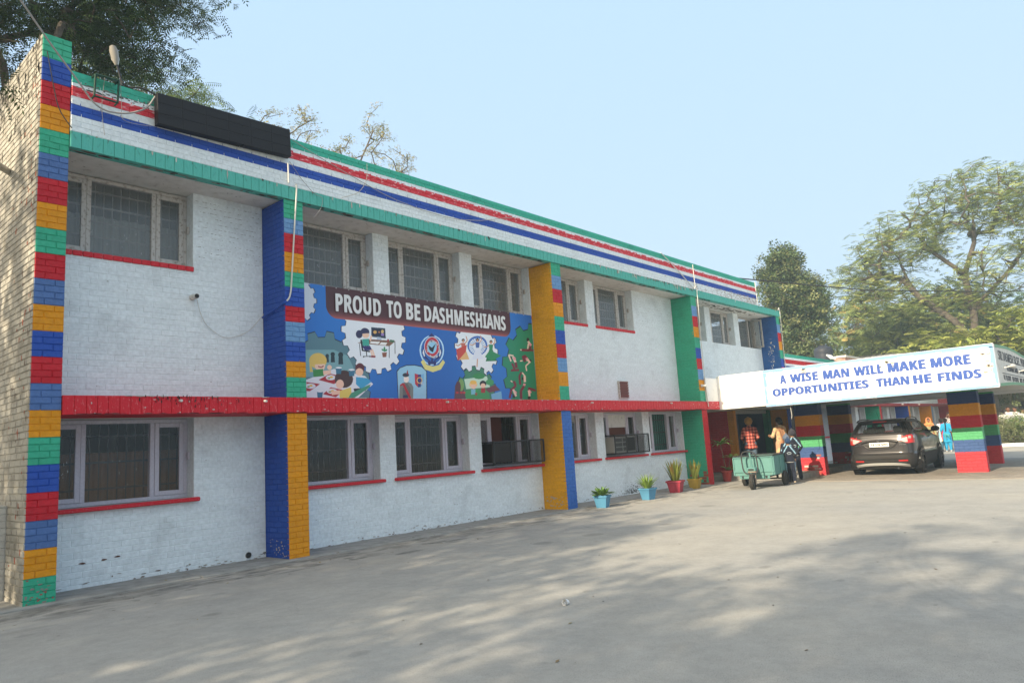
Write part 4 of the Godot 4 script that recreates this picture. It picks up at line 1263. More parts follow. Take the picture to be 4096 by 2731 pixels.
	[240, 200, 175, 239, 456, 237, 465, 232, 473, 225, 480, 215, 484, 205, 486, 195, 485, 186, 481, 179, 475, 174, 467, 173, 459, 175, 450, 179, 441, 187, 434, 196, 430, 206, 428, 217, 429, 226, 433, 233, 439, 238, 447],
	[225, 190, 95, 146, 432, 161, 492, 141, 493, 140, 438],
	[225, 190, 95, 156, 432, 245, 427, 238, 445, 162, 451],
	[150, 30, 40, 192, 463, 214, 468, 216, 463, 194, 458],
	[150, 30, 40, 217, 467, 230, 458, 226, 454, 213, 463],
	[60, 140, 70, 161, 481, 224, 473, 233, 512, 163, 520],
	[240, 200, 175, 224, 484, 276, 477, 276, 499, 227, 507],
	[240, 200, 175, 283, 462, 282, 467, 279, 471, 276, 474, 271, 476, 266, 477, 262, 476, 257, 474, 254, 472, 252, 468, 251, 464, 252, 459, 254, 456, 258, 452, 262, 450, 267, 449, 272, 450, 276, 452, 280, 455, 282, 458],
	[70, 45, 45, 424, 523, 420, 539, 411, 554, 396, 565, 379, 573, 359, 575, 340, 573, 324, 567, 310, 556, 302, 542, 300, 527, 303, 511, 312, 497, 326, 486, 344, 478, 363, 475, 382, 476, 399, 483, 413, 494, 421, 508],
	[240, 200, 175, 360, 554, 359, 562, 354, 569, 348, 575, 341, 579, 332, 580, 324, 579, 317, 576, 311, 570, 308, 563, 307, 555, 308, 547, 312, 540, 318, 534, 326, 530, 334, 528, 342, 529, 350, 533, 355, 538, 359, 546],
	[225, 205, 100, 325, 594, 407, 570, 412, 630, 331, 635],
	[240, 200, 175, 273, 595, 332, 588, 331, 611, 279, 617],
	[95, 35, 45, 506, 456, 504, 465, 499, 473, 492, 480, 483, 484, 473, 486, 463, 485, 454, 481, 448, 475, 443, 468, 442, 459, 444, 450, 449, 442, 456, 436, 465, 431, 475, 429, 485, 430, 493, 434, 500, 440, 505, 448],
	[240, 200, 175, 496, 480, 495, 487, 491, 494, 484, 499, 477, 502, 469, 504, 460, 503, 453, 500, 447, 495, 444, 489, 443, 482, 444, 475, 448, 469, 454, 464, 462, 460, 470, 459, 479, 460, 486, 463, 492, 467, 495, 473],
	[60, 160, 205, 444, 511, 521, 515, 549, 538, 476, 580, 442, 552],
	[25, 25, 35, 424, 578, 490, 574, 549, 550, 504, 591, 427, 593],
	[70, 150, 120, 406, 604, 534, 553, 541, 567, 418, 636, 384, 634],
	[50, 110, 140, 183, 599, 221, 599, 216, 632, 186, 632],
	[230, 235, 240, 222, 597, 221, 599, 218, 600, 214, 602, 208, 602, 202, 603, 195, 602, 190, 602, 185, 601, 183, 599, 182, 598, 183, 596, 186, 595, 190, 594, 196, 593, 202, 593, 208, 593, 214, 593, 218, 594, 221, 596],
	[50, 110, 140, 308, 464, 348, 463, 343, 497, 311, 498],
	[230, 235, 240, 350, 461, 349, 463, 346, 465, 341, 466, 335, 467, 328, 467, 321, 467, 316, 467, 311, 466, 308, 465, 307, 463, 308, 462, 311, 460, 316, 459, 322, 458, 328, 457, 335, 457, 341, 458, 346, 459, 349, 460],
	[50, 110, 140, 396, 472, 437, 471, 432, 506, 398, 507],
	[230, 235, 240, 438, 470, 437, 471, 434, 473, 429, 474, 423, 475, 416, 476, 409, 476, 403, 475, 398, 474, 395, 473, 394, 471, 395, 470, 398, 468, 403, 467, 410, 466, 416, 465, 423, 465, 429, 466, 434, 467, 437, 468],
	[130, 95, 75, 462, 312, 552, 284, 741, 283, 693, 317],
	[25, 25, 35, 475, 316, 480, 387, 485, 386, 480, 316],
	[25, 25, 35, 689, 315, 687, 388, 692, 388, 694, 314],
	[25, 25, 35, 734, 287, 733, 361, 738, 361, 739, 286],
	[40, 60, 80, 565, 211, 666, 210, 668, 272, 564, 268],
	[25, 30, 60, 571, 219, 659, 218, 662, 258, 571, 259],
	[215, 170, 90, 604, 238, 603, 241, 601, 244, 598, 247, 594, 248, 591, 249, 587, 249, 583, 248, 581, 246, 579, 243, 578, 240, 579, 237, 581, 234, 584, 231, 588, 229, 591, 228, 595, 229, 599, 230, 602, 232, 603, 235],
	[180, 120, 70, 628, 236, 627, 238, 626, 239, 625, 241, 623, 242, 621, 242, 619, 242, 617, 241, 615, 240, 614, 239, 614, 237, 615, 235, 616, 234, 617, 232, 619, 231, 621, 231, 623, 231, 625, 232, 626, 233, 627, 234],
	[220, 190, 120, 656, 231, 655, 234, 653, 237, 651, 240, 648, 242, 645, 243, 641, 242, 638, 241, 636, 239, 635, 236, 635, 232, 635, 229, 637, 226, 639, 223, 642, 221, 646, 220, 649, 221, 652, 222, 654, 224, 655, 227],
	[150, 120, 190, 636, 241, 657, 242, 654, 258, 633, 257],
	[180, 195, 215, 605, 266, 634, 267, 637, 284, 600, 284],
	[240, 240, 240, 559, 296, 626, 294, 610, 310, 551, 308],
	[240, 240, 240, 633, 297, 678, 297, 666, 313, 617, 313],
	[60, 110, 80, 698, 277, 733, 278, 729, 292, 696, 291],
	[150, 40, 50, 679, 275, 692, 275, 689, 293, 679, 292],
	[45, 45, 85, 550, 242, 548, 250, 543, 257, 536, 264, 527, 268, 517, 270, 507, 269, 498, 266, 492, 261, 487, 255, 486, 247, 488, 239, 493, 232, 500, 226, 509, 221, 519, 219, 529, 220, 537, 222, 544, 228, 549, 234],
	[45, 45, 85, 502, 258, 501, 265, 497, 272, 491, 278, 485, 282, 477, 283, 470, 283, 463, 280, 458, 275, 455, 269, 454, 261, 455, 254, 459, 247, 464, 241, 471, 237, 479, 236, 486, 236, 493, 239, 498, 244, 501, 250],
	[240, 200, 175, 549, 258, 548, 264, 544, 270, 538, 275, 531, 278, 524, 279, 516, 279, 509, 277, 504, 273, 501, 268, 500, 262, 501, 256, 505, 250, 511, 246, 518, 242, 525, 241, 533, 241, 540, 243, 545, 247, 548, 252],
	[45, 45, 85, 496, 240, 547, 227, 550, 248, 497, 255],
	[60, 165, 150, 498, 288, 545, 282, 547, 323, 500, 326],
	[240, 200, 175, 549, 287, 561, 259, 569, 262, 559, 299],
	[50, 45, 110, 493, 327, 551, 323, 566, 349, 514, 352],
	[25, 25, 35, 484, 292, 496, 291, 503, 350, 550, 353, 549, 362, 492, 357],
	[240, 200, 175, 549, 349, 562, 384, 571, 381, 558, 345],
	[240, 200, 175, 561, 345, 574, 382, 584, 379, 571, 342],
	[140, 50, 60, 556, 380, 589, 381, 586, 392, 555, 392],
	[25, 25, 35, 521, 355, 522, 385, 528, 384, 527, 354],
	[25, 25, 35, 501, 391, 548, 388, 548, 384, 501, 387],
	[25, 25, 35, 509, 390, 509, 391, 508, 393, 507, 394, 505, 395, 503, 395, 501, 395, 500, 394, 499, 393, 498, 392, 498, 391, 498, 389, 499, 388, 500, 387, 502, 386, 504, 386, 505, 386, 507, 386, 508, 387, 509, 389],
	[25, 25, 35, 554, 387, 554, 388, 553, 389, 551, 391, 550, 391, 548, 392, 546, 391, 545, 391, 543, 390, 543, 389, 542, 387, 543, 386, 544, 384, 545, 383, 547, 382, 548, 382, 550, 382, 552, 383, 553, 384, 554, 385],
	[140, 85, 65, 636, 360, 673, 355, 667, 384, 641, 387],
	[50, 140, 90, 662, 338, 662, 343, 660, 347, 659, 351, 657, 353, 655, 354, 653, 353, 651, 351, 649, 348, 649, 343, 649, 338, 649, 333, 650, 329, 652, 325, 654, 323, 656, 322, 658, 323, 660, 325, 661, 328, 662, 333],
	[50, 140, 90, 650, 348, 648, 349, 646, 349, 644, 349, 641, 348, 638, 347, 636, 345, 634, 343, 634, 341, 634, 339, 634, 338, 636, 337, 638, 337, 641, 337, 644, 338, 646, 339, 649, 341, 650, 343, 651, 345, 651, 347],
	[50, 140, 90, 676, 337, 676, 339, 676, 341, 675, 343, 673, 345, 671, 347, 668, 349, 665, 350, 663, 350, 660, 350, 659, 349, 658, 348, 658, 346, 659, 344, 661, 342, 663, 340, 666, 338, 669, 337, 672, 336, 674, 337],
	[60, 110, 190, 1554, 260, 1547, 282, 1531, 302, 1507, 318, 1479, 330, 1448, 335, 1418, 333, 1392, 325, 1372, 311, 1360, 293, 1356, 272, 1363, 251, 1378, 231, 1400, 215, 1428, 203, 1459, 197, 1489, 198, 1517, 206, 1538, 220, 1550, 239],
	[232, 238, 245, 1537, 264, 1531, 283, 1518, 299, 1498, 313, 1475, 323, 1449, 327, 1424, 326, 1401, 319, 1384, 307, 1374, 292, 1372, 275, 1377, 257, 1390, 240, 1409, 226, 1432, 217, 1458, 212, 1483, 213, 1506, 220, 1524, 231, 1534, 247],
	[90, 140, 205, 1498, 269, 1537, 266, 1537, 263, 1498, 265],
	[90, 140, 205, 1495, 277, 1532, 281, 1534, 278, 1496, 273],
	[90, 140, 205, 1489, 285, 1522, 296, 1525, 292, 1492, 281],
	[90, 140, 205, 1481, 291, 1507, 308, 1511, 305, 1485, 289],
	[90, 140, 205, 1471, 297, 1489, 318, 1493, 316, 1475, 295],
	[90, 140, 205, 1460, 300, 1468, 324, 1473, 323, 1465, 299],
	[90, 140, 205, 1448, 301, 1446, 327, 1451, 327, 1453, 301],
	[90, 140, 205, 1437, 300, 1425, 326, 1430, 327, 1442, 301],
	[90, 140, 205, 1427, 297, 1406, 321, 1410, 322, 1431, 299],
	[90, 140, 205, 1419, 293, 1391, 312, 1394, 315, 1422, 295],
	[90, 140, 205, 1413, 286, 1379, 301, 1381, 304, 1415, 289],
	[90, 140, 205, 1410, 279, 1373, 288, 1374, 291, 1411, 282],
	[90, 140, 205, 1409, 271, 1372, 273, 1371, 276, 1409, 274],
	[90, 140, 205, 1412, 262, 1376, 258, 1375, 262, 1411, 266],
	[90, 140, 205, 1418, 255, 1386, 244, 1383, 247, 1415, 258],
	[90, 140, 205, 1426, 248, 1400, 232, 1397, 234, 1422, 251],
	[90, 140, 205, 1435, 243, 1418, 222, 1414, 224, 1431, 245],
	[90, 140, 205, 1447, 239, 1439, 215, 1434, 216, 1442, 241],
	[90, 140, 205, 1458, 238, 1460, 212, 1455, 212, 1453, 238],
	[90, 140, 205, 1470, 239, 1482, 213, 1477, 212, 1465, 238],
	[90, 140, 205, 1480, 242, 1501, 218, 1497, 216, 1476, 240],
	[90, 140, 205, 1488, 246, 1517, 226, 1514, 224, 1485, 244],
	[90, 140, 205, 1494, 253, 1529, 237, 1527, 234, 1492, 250],
	[90, 140, 205, 1498, 260, 1536, 251, 1535, 248, 1497, 257],
	[25, 25, 35, 1335, 237, 1334, 240, 1332, 244, 1329, 246, 1325, 248, 1320, 249, 1316, 249, 1312, 248, 1309, 245, 1307, 242, 1307, 239, 1308, 235, 1310, 231, 1314, 229, 1318, 227, 1322, 226, 1326, 226, 1330, 227, 1333, 230, 1335, 233],
	[205, 150, 120, 1331, 242, 1331, 245, 1329, 248, 1326, 250, 1323, 251, 1320, 252, 1317, 252, 1314, 251, 1312, 249, 1311, 246, 1310, 244, 1311, 241, 1313, 238, 1315, 236, 1318, 235, 1321, 234, 1325, 234, 1327, 235, 1330, 237, 1331, 240],
	[200, 110, 90, 1299, 257, 1341, 254, 1332, 291, 1302, 293],
	[225, 180, 120, 1300, 293, 1334, 291, 1367, 364, 1263, 373],
	[205, 150, 120, 1340, 260, 1363, 236, 1356, 233, 1333, 257],
	[205, 150, 120, 1364, 233, 1354, 206, 1346, 208, 1355, 235],
	[205, 150, 120, 1300, 258, 1269, 275, 1274, 280, 1305, 263],
	[205, 150, 120, 1273, 275, 1251, 269, 1247, 275, 1270, 281],
	[25, 25, 35, 1472, 224, 1471, 227, 1468, 231, 1465, 234, 1461, 236, 1456, 237, 1451, 236, 1447, 235, 1444, 233, 1442, 229, 1442, 226, 1443, 222, 1445, 218, 1449, 216, 1453, 214, 1458, 213, 1462, 213, 1466, 214, 1469, 217, 1471, 220],
	[205, 150, 120, 1467, 230, 1467, 232, 1465, 235, 1462, 237, 1459, 239, 1456, 239, 1452, 239, 1449, 238, 1447, 236, 1446, 234, 1446, 231, 1446, 228, 1448, 226, 1451, 223, 1454, 222, 1457, 221, 1460, 221, 1463, 222, 1466, 224, 1467, 227],
	[70, 100, 170, 1434, 244, 1477, 241, 1468, 279, 1437, 281],
	[225, 230, 245, 1435, 281, 1470, 279, 1504, 354, 1395, 363],
	[205, 150, 120, 1476, 247, 1500, 223, 1493, 220, 1469, 244],
	[205, 150, 120, 1501, 220, 1491, 192, 1483, 195, 1492, 222],
	[205, 150, 120, 1435, 246, 1403, 263, 1407, 268, 1440, 251],
	[205, 150, 120, 1407, 263, 1383, 257, 1379, 263, 1403, 269],
	[25, 25, 35, 1607, 229, 1606, 232, 1604, 236, 1600, 239, 1596, 241, 1591, 242, 1586, 241, 1582, 240, 1579, 238, 1577, 234, 1576, 231, 1577, 227, 1580, 223, 1584, 220, 1588, 218, 1593, 217, 1598, 218, 1602, 219, 1605, 222, 1607, 225],
	[205, 150, 120, 1603, 235, 1602, 237, 1600, 240, 1597, 242, 1594, 244, 1590, 245, 1587, 244, 1584, 243, 1582, 241, 1580, 239, 1580, 236, 1581, 233, 1583, 230, 1585, 228, 1589, 227, 1592, 226, 1596, 226, 1599, 227, 1601, 229, 1602, 232],
	[40, 140, 90, 1568, 250, 1613, 247, 1603, 285, 1571, 287],
	[35, 120, 80, 1569, 287, 1605, 285, 1640, 362, 1527, 370],
	[205, 150, 120, 1612, 253, 1637, 228, 1629, 224, 1605, 250],
	[205, 150, 120, 1638, 225, 1628, 197, 1619, 199, 1629, 227],
	[205, 150, 120, 1569, 251, 1535, 269, 1540, 274, 1574, 256],
	[205, 150, 120, 1539, 268, 1515, 263, 1511, 269, 1536, 274],
	[205, 150, 120, 1441, 357, 1432, 413, 1442, 413, 1451, 357],
	[200, 70, 60, 1251, 303, 1352, 266, 1339, 314, 1260, 380],
	[40, 140, 90, 1522, 339, 1577, 287, 1687, 323, 1591, 364],
	[195, 225, 205, 1307, 499, 1531, 472, 1555, 548, 1320, 566],
	[60, 150, 90, 1320, 572, 1534, 555, 1547, 635, 1296, 636],
	[95, 65, 75, 1221, 541, 1286, 520, 1315, 636, 1205, 637],
	[120, 160, 90, 1302, 539, 1300, 552, 1295, 563, 1289, 572, 1281, 578, 1273, 580, 1265, 578, 1258, 573, 1253, 564, 1250, 553, 1250, 540, 1252, 528, 1257, 517, 1263, 508, 1271, 502, 1279, 500, 1287, 501, 1293, 507, 1299, 516, 1301, 527],
	[90, 50, 60, 1271, 553, 1269, 566, 1265, 577, 1259, 586, 1252, 592, 1244, 594, 1237, 592, 1231, 586, 1226, 577, 1224, 566, 1223, 554, 1226, 542, 1230, 531, 1236, 522, 1243, 516, 1250, 514, 1257, 516, 1264, 521, 1268, 530, 1271, 541],
	[110, 60, 75, 1508, 563, 1607, 529, 1655, 567, 1541, 586],
	[240, 200, 150, 1431, 533, 1429, 539, 1423, 545, 1413, 550, 1402, 553, 1389, 554, 1377, 554, 1366, 551, 1358, 547, 1352, 541, 1351, 535, 1353, 529, 1359, 523, 1369, 518, 1380, 515, 1392, 514, 1405, 514, 1416, 517, 1425, 521, 1430, 527],
	[235, 190, 90, 1425, 518, 1423, 522, 1418, 526, 1410, 529, 1401, 531, 1391, 532, 1381, 532, 1372, 530, 1365, 527, 1361, 523, 1360, 519, 1362, 515, 1366, 511, 1374, 508, 1383, 506, 1393, 505, 1403, 505, 1412, 507, 1419, 510, 1424, 513],
	[240, 200, 175, 1417, 547, 1415, 552, 1411, 557, 1405, 561, 1398, 563, 1390, 564, 1383, 563, 1376, 561, 1371, 558, 1368, 553, 1367, 548, 1368, 543, 1372, 538, 1378, 535, 1385, 532, 1393, 531, 1401, 532, 1407, 534, 1413, 538, 1416, 542],
	[120, 190, 210, 1367, 565, 1411, 564, 1413, 598, 1365, 602],
	[25, 25, 35, 1523, 524, 1520, 531, 1515, 537, 1507, 541, 1498, 544, 1487, 546, 1477, 545, 1468, 542, 1461, 538, 1456, 532, 1455, 526, 1457, 519, 1463, 513, 1470, 509, 1480, 505, 1490, 504, 1501, 505, 1510, 508, 1517, 512, 1521, 518],
	[240, 200, 175, 1512, 538, 1511, 543, 1507, 548, 1501, 552, 1494, 554, 1486, 555, 1479, 555, 1472, 552, 1467, 549, 1464, 544, 1463, 539, 1465, 534, 1468, 529, 1474, 526, 1481, 523, 1489, 522, 1497, 523, 1503, 525, 1508, 529, 1512, 533],
	[170, 40, 50, 1465, 556, 1509, 554, 1503, 587, 1464, 587],
	[150, 90, 60, 1404, 588, 1428, 588, 1422, 608, 1405, 608],
	[60, 160, 80, 1431, 578, 1430, 581, 1428, 584, 1425, 586, 1422, 588, 1418, 589, 1415, 588, 1412, 587, 1409, 584, 1408, 581, 1408, 578, 1408, 574, 1410, 571, 1413, 569, 1416, 567, 1420, 567, 1424, 567, 1427, 569, 1429, 571, 1430, 574],
	[120, 180, 215, 1561, 596, 1665, 574, 1670, 634, 1567, 635],
	[60, 150, 90, 1598, 512, 1596, 518, 1589, 524, 1580, 529, 1568, 533, 1556, 534, 1543, 533, 1532, 530, 1524, 526, 1519, 520, 1517, 514, 1520, 507, 1526, 501, 1535, 497, 1547, 493, 1559, 492, 1572, 493, 1583, 495, 1591, 500, 1597, 505],
	[50, 140, 80, 1511, 472, 1507, 479, 1498, 485, 1485, 490, 1468, 493, 1450, 495, 1432, 494, 1416, 492, 1404, 488, 1396, 482, 1393, 476, 1397, 470, 1405, 464, 1419, 459, 1435, 455, 1453, 453, 1471, 454, 1488, 456, 1501, 460, 1509, 466],
	[190, 40, 50, 1248, 590, 1247, 592, 1246, 594, 1243, 596, 1239, 597, 1235, 597, 1231, 597, 1228, 596, 1225, 594, 1223, 593, 1223, 591, 1224, 589, 1225, 587, 1228, 585, 1232, 584, 1236, 584, 1240, 584, 1243, 585, 1246, 586, 1248, 588],
	[190, 40, 50, 1313, 589, 1312, 591, 1310, 593, 1307, 595, 1303, 596, 1299, 596, 1295, 596, 1292, 595, 1289, 594, 1287, 592, 1287, 590, 1288, 588, 1290, 586, 1293, 584, 1296, 583, 1300, 583, 1304, 583, 1308, 584, 1311, 585, 1312, 587],
	[190, 40, 50, 1285, 590, 1284, 592, 1282, 594, 1279, 595, 1276, 596, 1272, 597, 1268, 596, 1264, 595, 1261, 594, 1260, 592, 1259, 590, 1260, 588, 1262, 586, 1265, 585, 1269, 584, 1273, 583, 1277, 584, 1280, 584, 1283, 586, 1285, 588],
	[25, 25, 35, 2004, 186, 2003, 190, 2000, 194, 1997, 197, 1992, 200, 1987, 201, 1982, 200, 1978, 199, 1974, 196, 1972, 192, 1972, 188, 1973, 184, 1976, 180, 1980, 176, 1984, 174, 1990, 173, 1994, 173, 1999, 175, 2002, 178, 2004, 182],
	[235, 205, 190, 1980, 203, 1996, 221, 2016, 211, 2001, 194],
	[225, 150, 160, 1991, 223, 2010, 237, 2034, 223, 2016, 209],
	[235, 205, 190, 1984, 217, 1970, 263, 1986, 263, 2000, 217],
	[120, 35, 60, 2005, 232, 1988, 264, 2014, 267, 2031, 236],
	[120, 35, 60, 2002, 256, 1911, 260, 1908, 278, 1999, 275],
	[120, 35, 60, 2000, 272, 2047, 270, 2048, 256, 2002, 259],
	[235, 205, 190, 1911, 264, 1894, 264, 1892, 273, 1908, 273],
	[25, 25, 35, 1796, 336, 1795, 340, 1792, 344, 1788, 347, 1784, 349, 1779, 350, 1774, 350, 1769, 348, 1766, 345, 1764, 342, 1764, 338, 1765, 334, 1767, 330, 1771, 327, 1776, 325, 1781, 324, 1786, 324, 1790, 326, 1794, 328, 1796, 332],
	[235, 205, 190, 1793, 356, 1772, 310, 1758, 314, 1778, 361],
	[235, 205, 190, 1763, 317, 1814, 322, 1818, 312, 1767, 307],
	[235, 205, 190, 1799, 328, 1822, 367, 1845, 360, 1822, 320],
	[225, 150, 160, 1805, 332, 1818, 350, 1842, 341, 1830, 323],
	[120, 35, 60, 1820, 366, 1827, 406, 1855, 401, 1848, 361],
	[120, 35, 60, 1779, 432, 1867, 425, 1867, 409, 1779, 416],
	[120, 35, 60, 1786, 376, 1809, 415, 1828, 409, 1804, 369],
	[25, 25, 35, 2015, 344, 2013, 348, 2011, 351, 2007, 354, 2002, 356, 1997, 357, 1992, 357, 1988, 355, 1985, 353, 1983, 349, 1982, 346, 1983, 342, 1986, 338, 1990, 335, 1995, 334, 2000, 333, 2005, 333, 2009, 335, 2012, 337, 2014, 340],
	[120, 35, 60, 1904, 316, 1928, 359, 1953, 351, 1929, 307],
	[120, 35, 60, 1923, 313, 1960, 341, 1982, 328, 1945, 300],
	[225, 150, 160, 1947, 328, 1959, 350, 1985, 342, 1974, 320],
	[235, 205, 190, 1961, 340, 1987, 365, 2007, 355, 1981, 330],
	[235, 205, 190, 1981, 357, 1941, 381, 1950, 388, 1990, 364],
	[235, 205, 190, 1939, 386, 1946, 423, 1960, 420, 1952, 383],
	[235, 205, 190, 1884, 355, 1912, 353, 1913, 344, 1885, 346],
	[25, 25, 35, 1815, 608, 1814, 612, 1811, 616, 1807, 618, 1803, 620, 1798, 621, 1794, 620, 1790, 619, 1787, 616, 1785, 612, 1784, 608, 1786, 604, 1788, 601, 1792, 598, 1796, 596, 1801, 595, 1805, 596, 1809, 597, 1813, 600, 1814, 604],
	[120, 35, 60, 1792, 503, 1811, 536, 1835, 528, 1817, 496],
	[120, 35, 60, 1814, 526, 1763, 559, 1780, 571, 1832, 538],
	[120, 35, 60, 1760, 564, 1738, 621, 1761, 624, 1783, 566],
	[225, 150, 160, 1797, 576, 1811, 594, 1835, 585, 1820, 567],
	[235, 205, 190, 1783, 561, 1811, 611, 1832, 605, 1804, 555],
	[235, 205, 190, 1767, 500, 1783, 510, 1792, 504, 1777, 494],
	[25, 25, 35, 1925, 478, 1924, 482, 1921, 486, 1917, 489, 1913, 491, 1908, 492, 1903, 491, 1899, 489, 1896, 487, 1894, 483, 1893, 479, 1894, 475, 1897, 471, 1901, 468, 1905, 466, 1910, 465, 1915, 466, 1919, 467, 1922, 470, 1924, 474],
	[235, 205, 190, 1893, 438, 1924, 463, 1936, 456, 1905, 431],
	[235, 205, 190, 1914, 460, 1913, 505, 1938, 503, 1939, 459],
	[225, 150, 160, 1911, 512, 1900, 527, 1924, 533, 1935, 518],
	[120, 35, 60, 1900, 529, 1863, 567, 1885, 575, 1922, 538],
	[120, 35, 60, 1861, 572, 1861, 630, 1887, 628, 1888, 570],
	[120, 35, 60, 1884, 522, 1880, 460, 1857, 462, 1862, 524],
	[120, 35, 60, 1877, 464, 1902, 434, 1885, 428, 1860, 459],
	[25, 25, 35, 1975, 617, 1974, 621, 1971, 624, 1967, 627, 1963, 629, 1958, 629, 1953, 629, 1949, 627, 1946, 625, 1944, 621, 1943, 618, 1944, 614, 1947, 611, 1951, 608, 1955, 606, 1960, 606, 1965, 606, 1969, 608, 1973, 610, 1975, 614],
	[120, 35, 60, 1950, 556, 2034, 573, 2044, 556, 1960, 539],
	[225, 150, 160, 1947, 567, 1968, 589, 1992, 579, 1971, 557],
	[235, 205, 190, 1950, 567, 1955, 608, 1977, 605, 1972, 565],
	[25, 30, 60, 743, 465, 768, 443, 820, 425, 885, 421, 946, 429, 982, 457, 976, 636, 745, 637],
	[150, 200, 225, 749, 468, 771, 447, 820, 430, 884, 426, 941, 434, 976, 460, 969, 635, 750, 635],
	[120, 128, 125, 762, 557, 782, 538, 822, 528, 854, 540, 867, 561, 861, 636, 754, 636],
	[95, 102, 100, 785, 569, 818, 531, 844, 568, 837, 636, 781, 636],
	[240, 225, 215, 836, 512, 835, 519, 831, 525, 827, 530, 821, 534, 814, 535, 808, 534, 802, 531, 798, 526, 795, 520, 795, 513, 796, 506, 799, 500, 804, 495, 810, 491, 817, 490, 823, 491, 828, 494, 833, 499, 835, 505],
	[40, 45, 60, 838, 487, 837, 491, 833, 494, 827, 497, 820, 499, 812, 500, 804, 500, 797, 498, 792, 496, 788, 492, 787, 489, 789, 485, 793, 481, 798, 478, 805, 476, 813, 475, 821, 476, 828, 477, 834, 480, 837, 483],
	[150, 30, 45, 817, 481, 828, 453, 833, 484],
	[175, 30, 45, 782, 544, 833, 636, 849, 630, 798, 538],
	[175, 30, 45, 769, 557, 793, 545, 787, 537, 763, 550],
	[40, 50, 90, 785, 612, 822, 610, 821, 627, 784, 627],
	[185, 35, 60, 882, 476, 910, 482, 903, 560, 882, 542],
	[50, 50, 120, 908, 482, 932, 481, 926, 559, 904, 562],
	[120, 180, 220, 932, 481, 957, 474, 954, 537, 926, 559],
	[225, 190, 110, 942, 517, 940, 524, 936, 529, 931, 534, 924, 537, 917, 538, 910, 537, 904, 535, 899, 530, 896, 525, 895, 518, 897, 512, 900, 507, 906, 502, 912, 499, 920, 498, 927, 498, 933, 501, 938, 505, 941, 511],
	[50, 50, 120, 935, 517, 934, 522, 931, 526, 927, 530, 923, 532, 918, 533, 913, 532, 908, 530, 905, 527, 903, 523, 902, 518, 903, 514, 906, 509, 909, 506, 914, 504, 919, 503, 924, 503, 929, 505, 932, 509, 934, 513],
	[190, 225, 250, 1139, 316, 1132, 347, 1115, 375, 1090, 398, 1059, 414, 1026, 420, 995, 416, 967, 404, 945, 384, 933, 358, 929, 328, 936, 298, 952, 270, 976, 247, 1006, 231, 1039, 224, 1071, 226, 1100, 238, 1122, 258, 1136, 285],
	[35, 100, 180, 1127, 317, 1120, 345, 1105, 371, 1083, 392, 1056, 406, 1027, 412, 999, 409, 974, 397, 955, 379, 944, 355, 941, 327, 947, 300, 961, 274, 983, 253, 1009, 238, 1038, 232, 1067, 234, 1092, 245, 1112, 264, 1124, 289],
	[30, 40, 110, 1008, 236, 1037, 211, 1064, 232],
	[30, 40, 110, 966, 297, 947, 337, 962, 374, 1003, 392, 976, 406, 1011, 391, 977, 361, 965, 323],
	[232, 238, 245, 962, 317, 953, 343, 965, 369, 971, 361],
	[30, 40, 110, 1104, 288, 1119, 327, 1099, 367, 1054, 389, 1079, 401, 1045, 390, 1084, 355, 1102, 315],
	[232, 238, 245, 1106, 308, 1112, 334, 1096, 362, 1091, 355],
	[30, 40, 110, 1023, 358, 1039, 357, 1036, 410, 1020, 410],
	[30, 40, 110, 1050, 402, 1049, 405, 1045, 408, 1040, 410, 1034, 412, 1027, 413, 1020, 412, 1014, 411, 1009, 410, 1006, 407, 1005, 404, 1007, 402, 1010, 399, 1015, 397, 1021, 395, 1028, 394, 1035, 394, 1041, 395, 1046, 397, 1049, 400],
	[30, 40, 110, 1020, 404, 1019, 408, 1017, 412, 1013, 416, 1009, 418, 1005, 419, 1001, 418, 997, 416, 995, 413, 993, 409, 993, 405, 993, 401, 996, 397, 999, 393, 1003, 391, 1007, 390, 1011, 391, 1015, 393, 1018, 396, 1019, 399],
	[30, 40, 110, 1064, 403, 1063, 408, 1061, 412, 1058, 415, 1054, 417, 1050, 418, 1045, 418, 1042, 416, 1039, 413, 1037, 409, 1037, 404, 1038, 400, 1040, 396, 1043, 392, 1047, 390, 1051, 389, 1056, 390, 1059, 392, 1062, 395, 1064, 399],
	[232, 238, 245, 1100, 296, 1095, 317, 1085, 337, 1069, 352, 1050, 363, 1030, 367, 1010, 365, 992, 356, 979, 343, 971, 325, 969, 304, 973, 284, 984, 265, 999, 249, 1018, 238, 1038, 234, 1058, 235, 1076, 244, 1090, 257, 1098, 276],
	[190, 40, 60, 1096, 297, 1091, 316, 1081, 335, 1067, 349, 1049, 359, 1030, 363, 1011, 361, 995, 353, 983, 340, 975, 323, 973, 304, 977, 285, 987, 267, 1001, 252, 1019, 242, 1038, 237, 1057, 239, 1073, 247, 1086, 260, 1094, 277],
	[150, 205, 235, 1075, 298, 1072, 312, 1066, 325, 1056, 335, 1044, 342, 1031, 345, 1018, 343, 1007, 338, 999, 329, 994, 317, 993, 303, 996, 289, 1002, 276, 1012, 266, 1024, 259, 1037, 256, 1049, 257, 1060, 263, 1069, 272, 1074, 284],
	[25, 25, 35, 996, 289, 1021, 300, 1033, 306, 1068, 277, 1050, 311, 1040, 335, 1023, 329, 1011, 320, 1006, 304],
	[25, 25, 35, 1050, 262, 1049, 264, 1047, 265, 1044, 266, 1040, 267, 1036, 268, 1032, 268, 1028, 267, 1025, 267, 1023, 265, 1022, 264, 1023, 263, 1025, 261, 1028, 260, 1032, 259, 1036, 259, 1041, 258, 1044, 259, 1047, 260, 1049, 261],
	[225, 215, 130, 935, 401, 957, 384, 984, 418, 1035, 426, 1087, 414, 1125, 378, 1143, 395, 1103, 443, 1032, 463, 966, 448]]

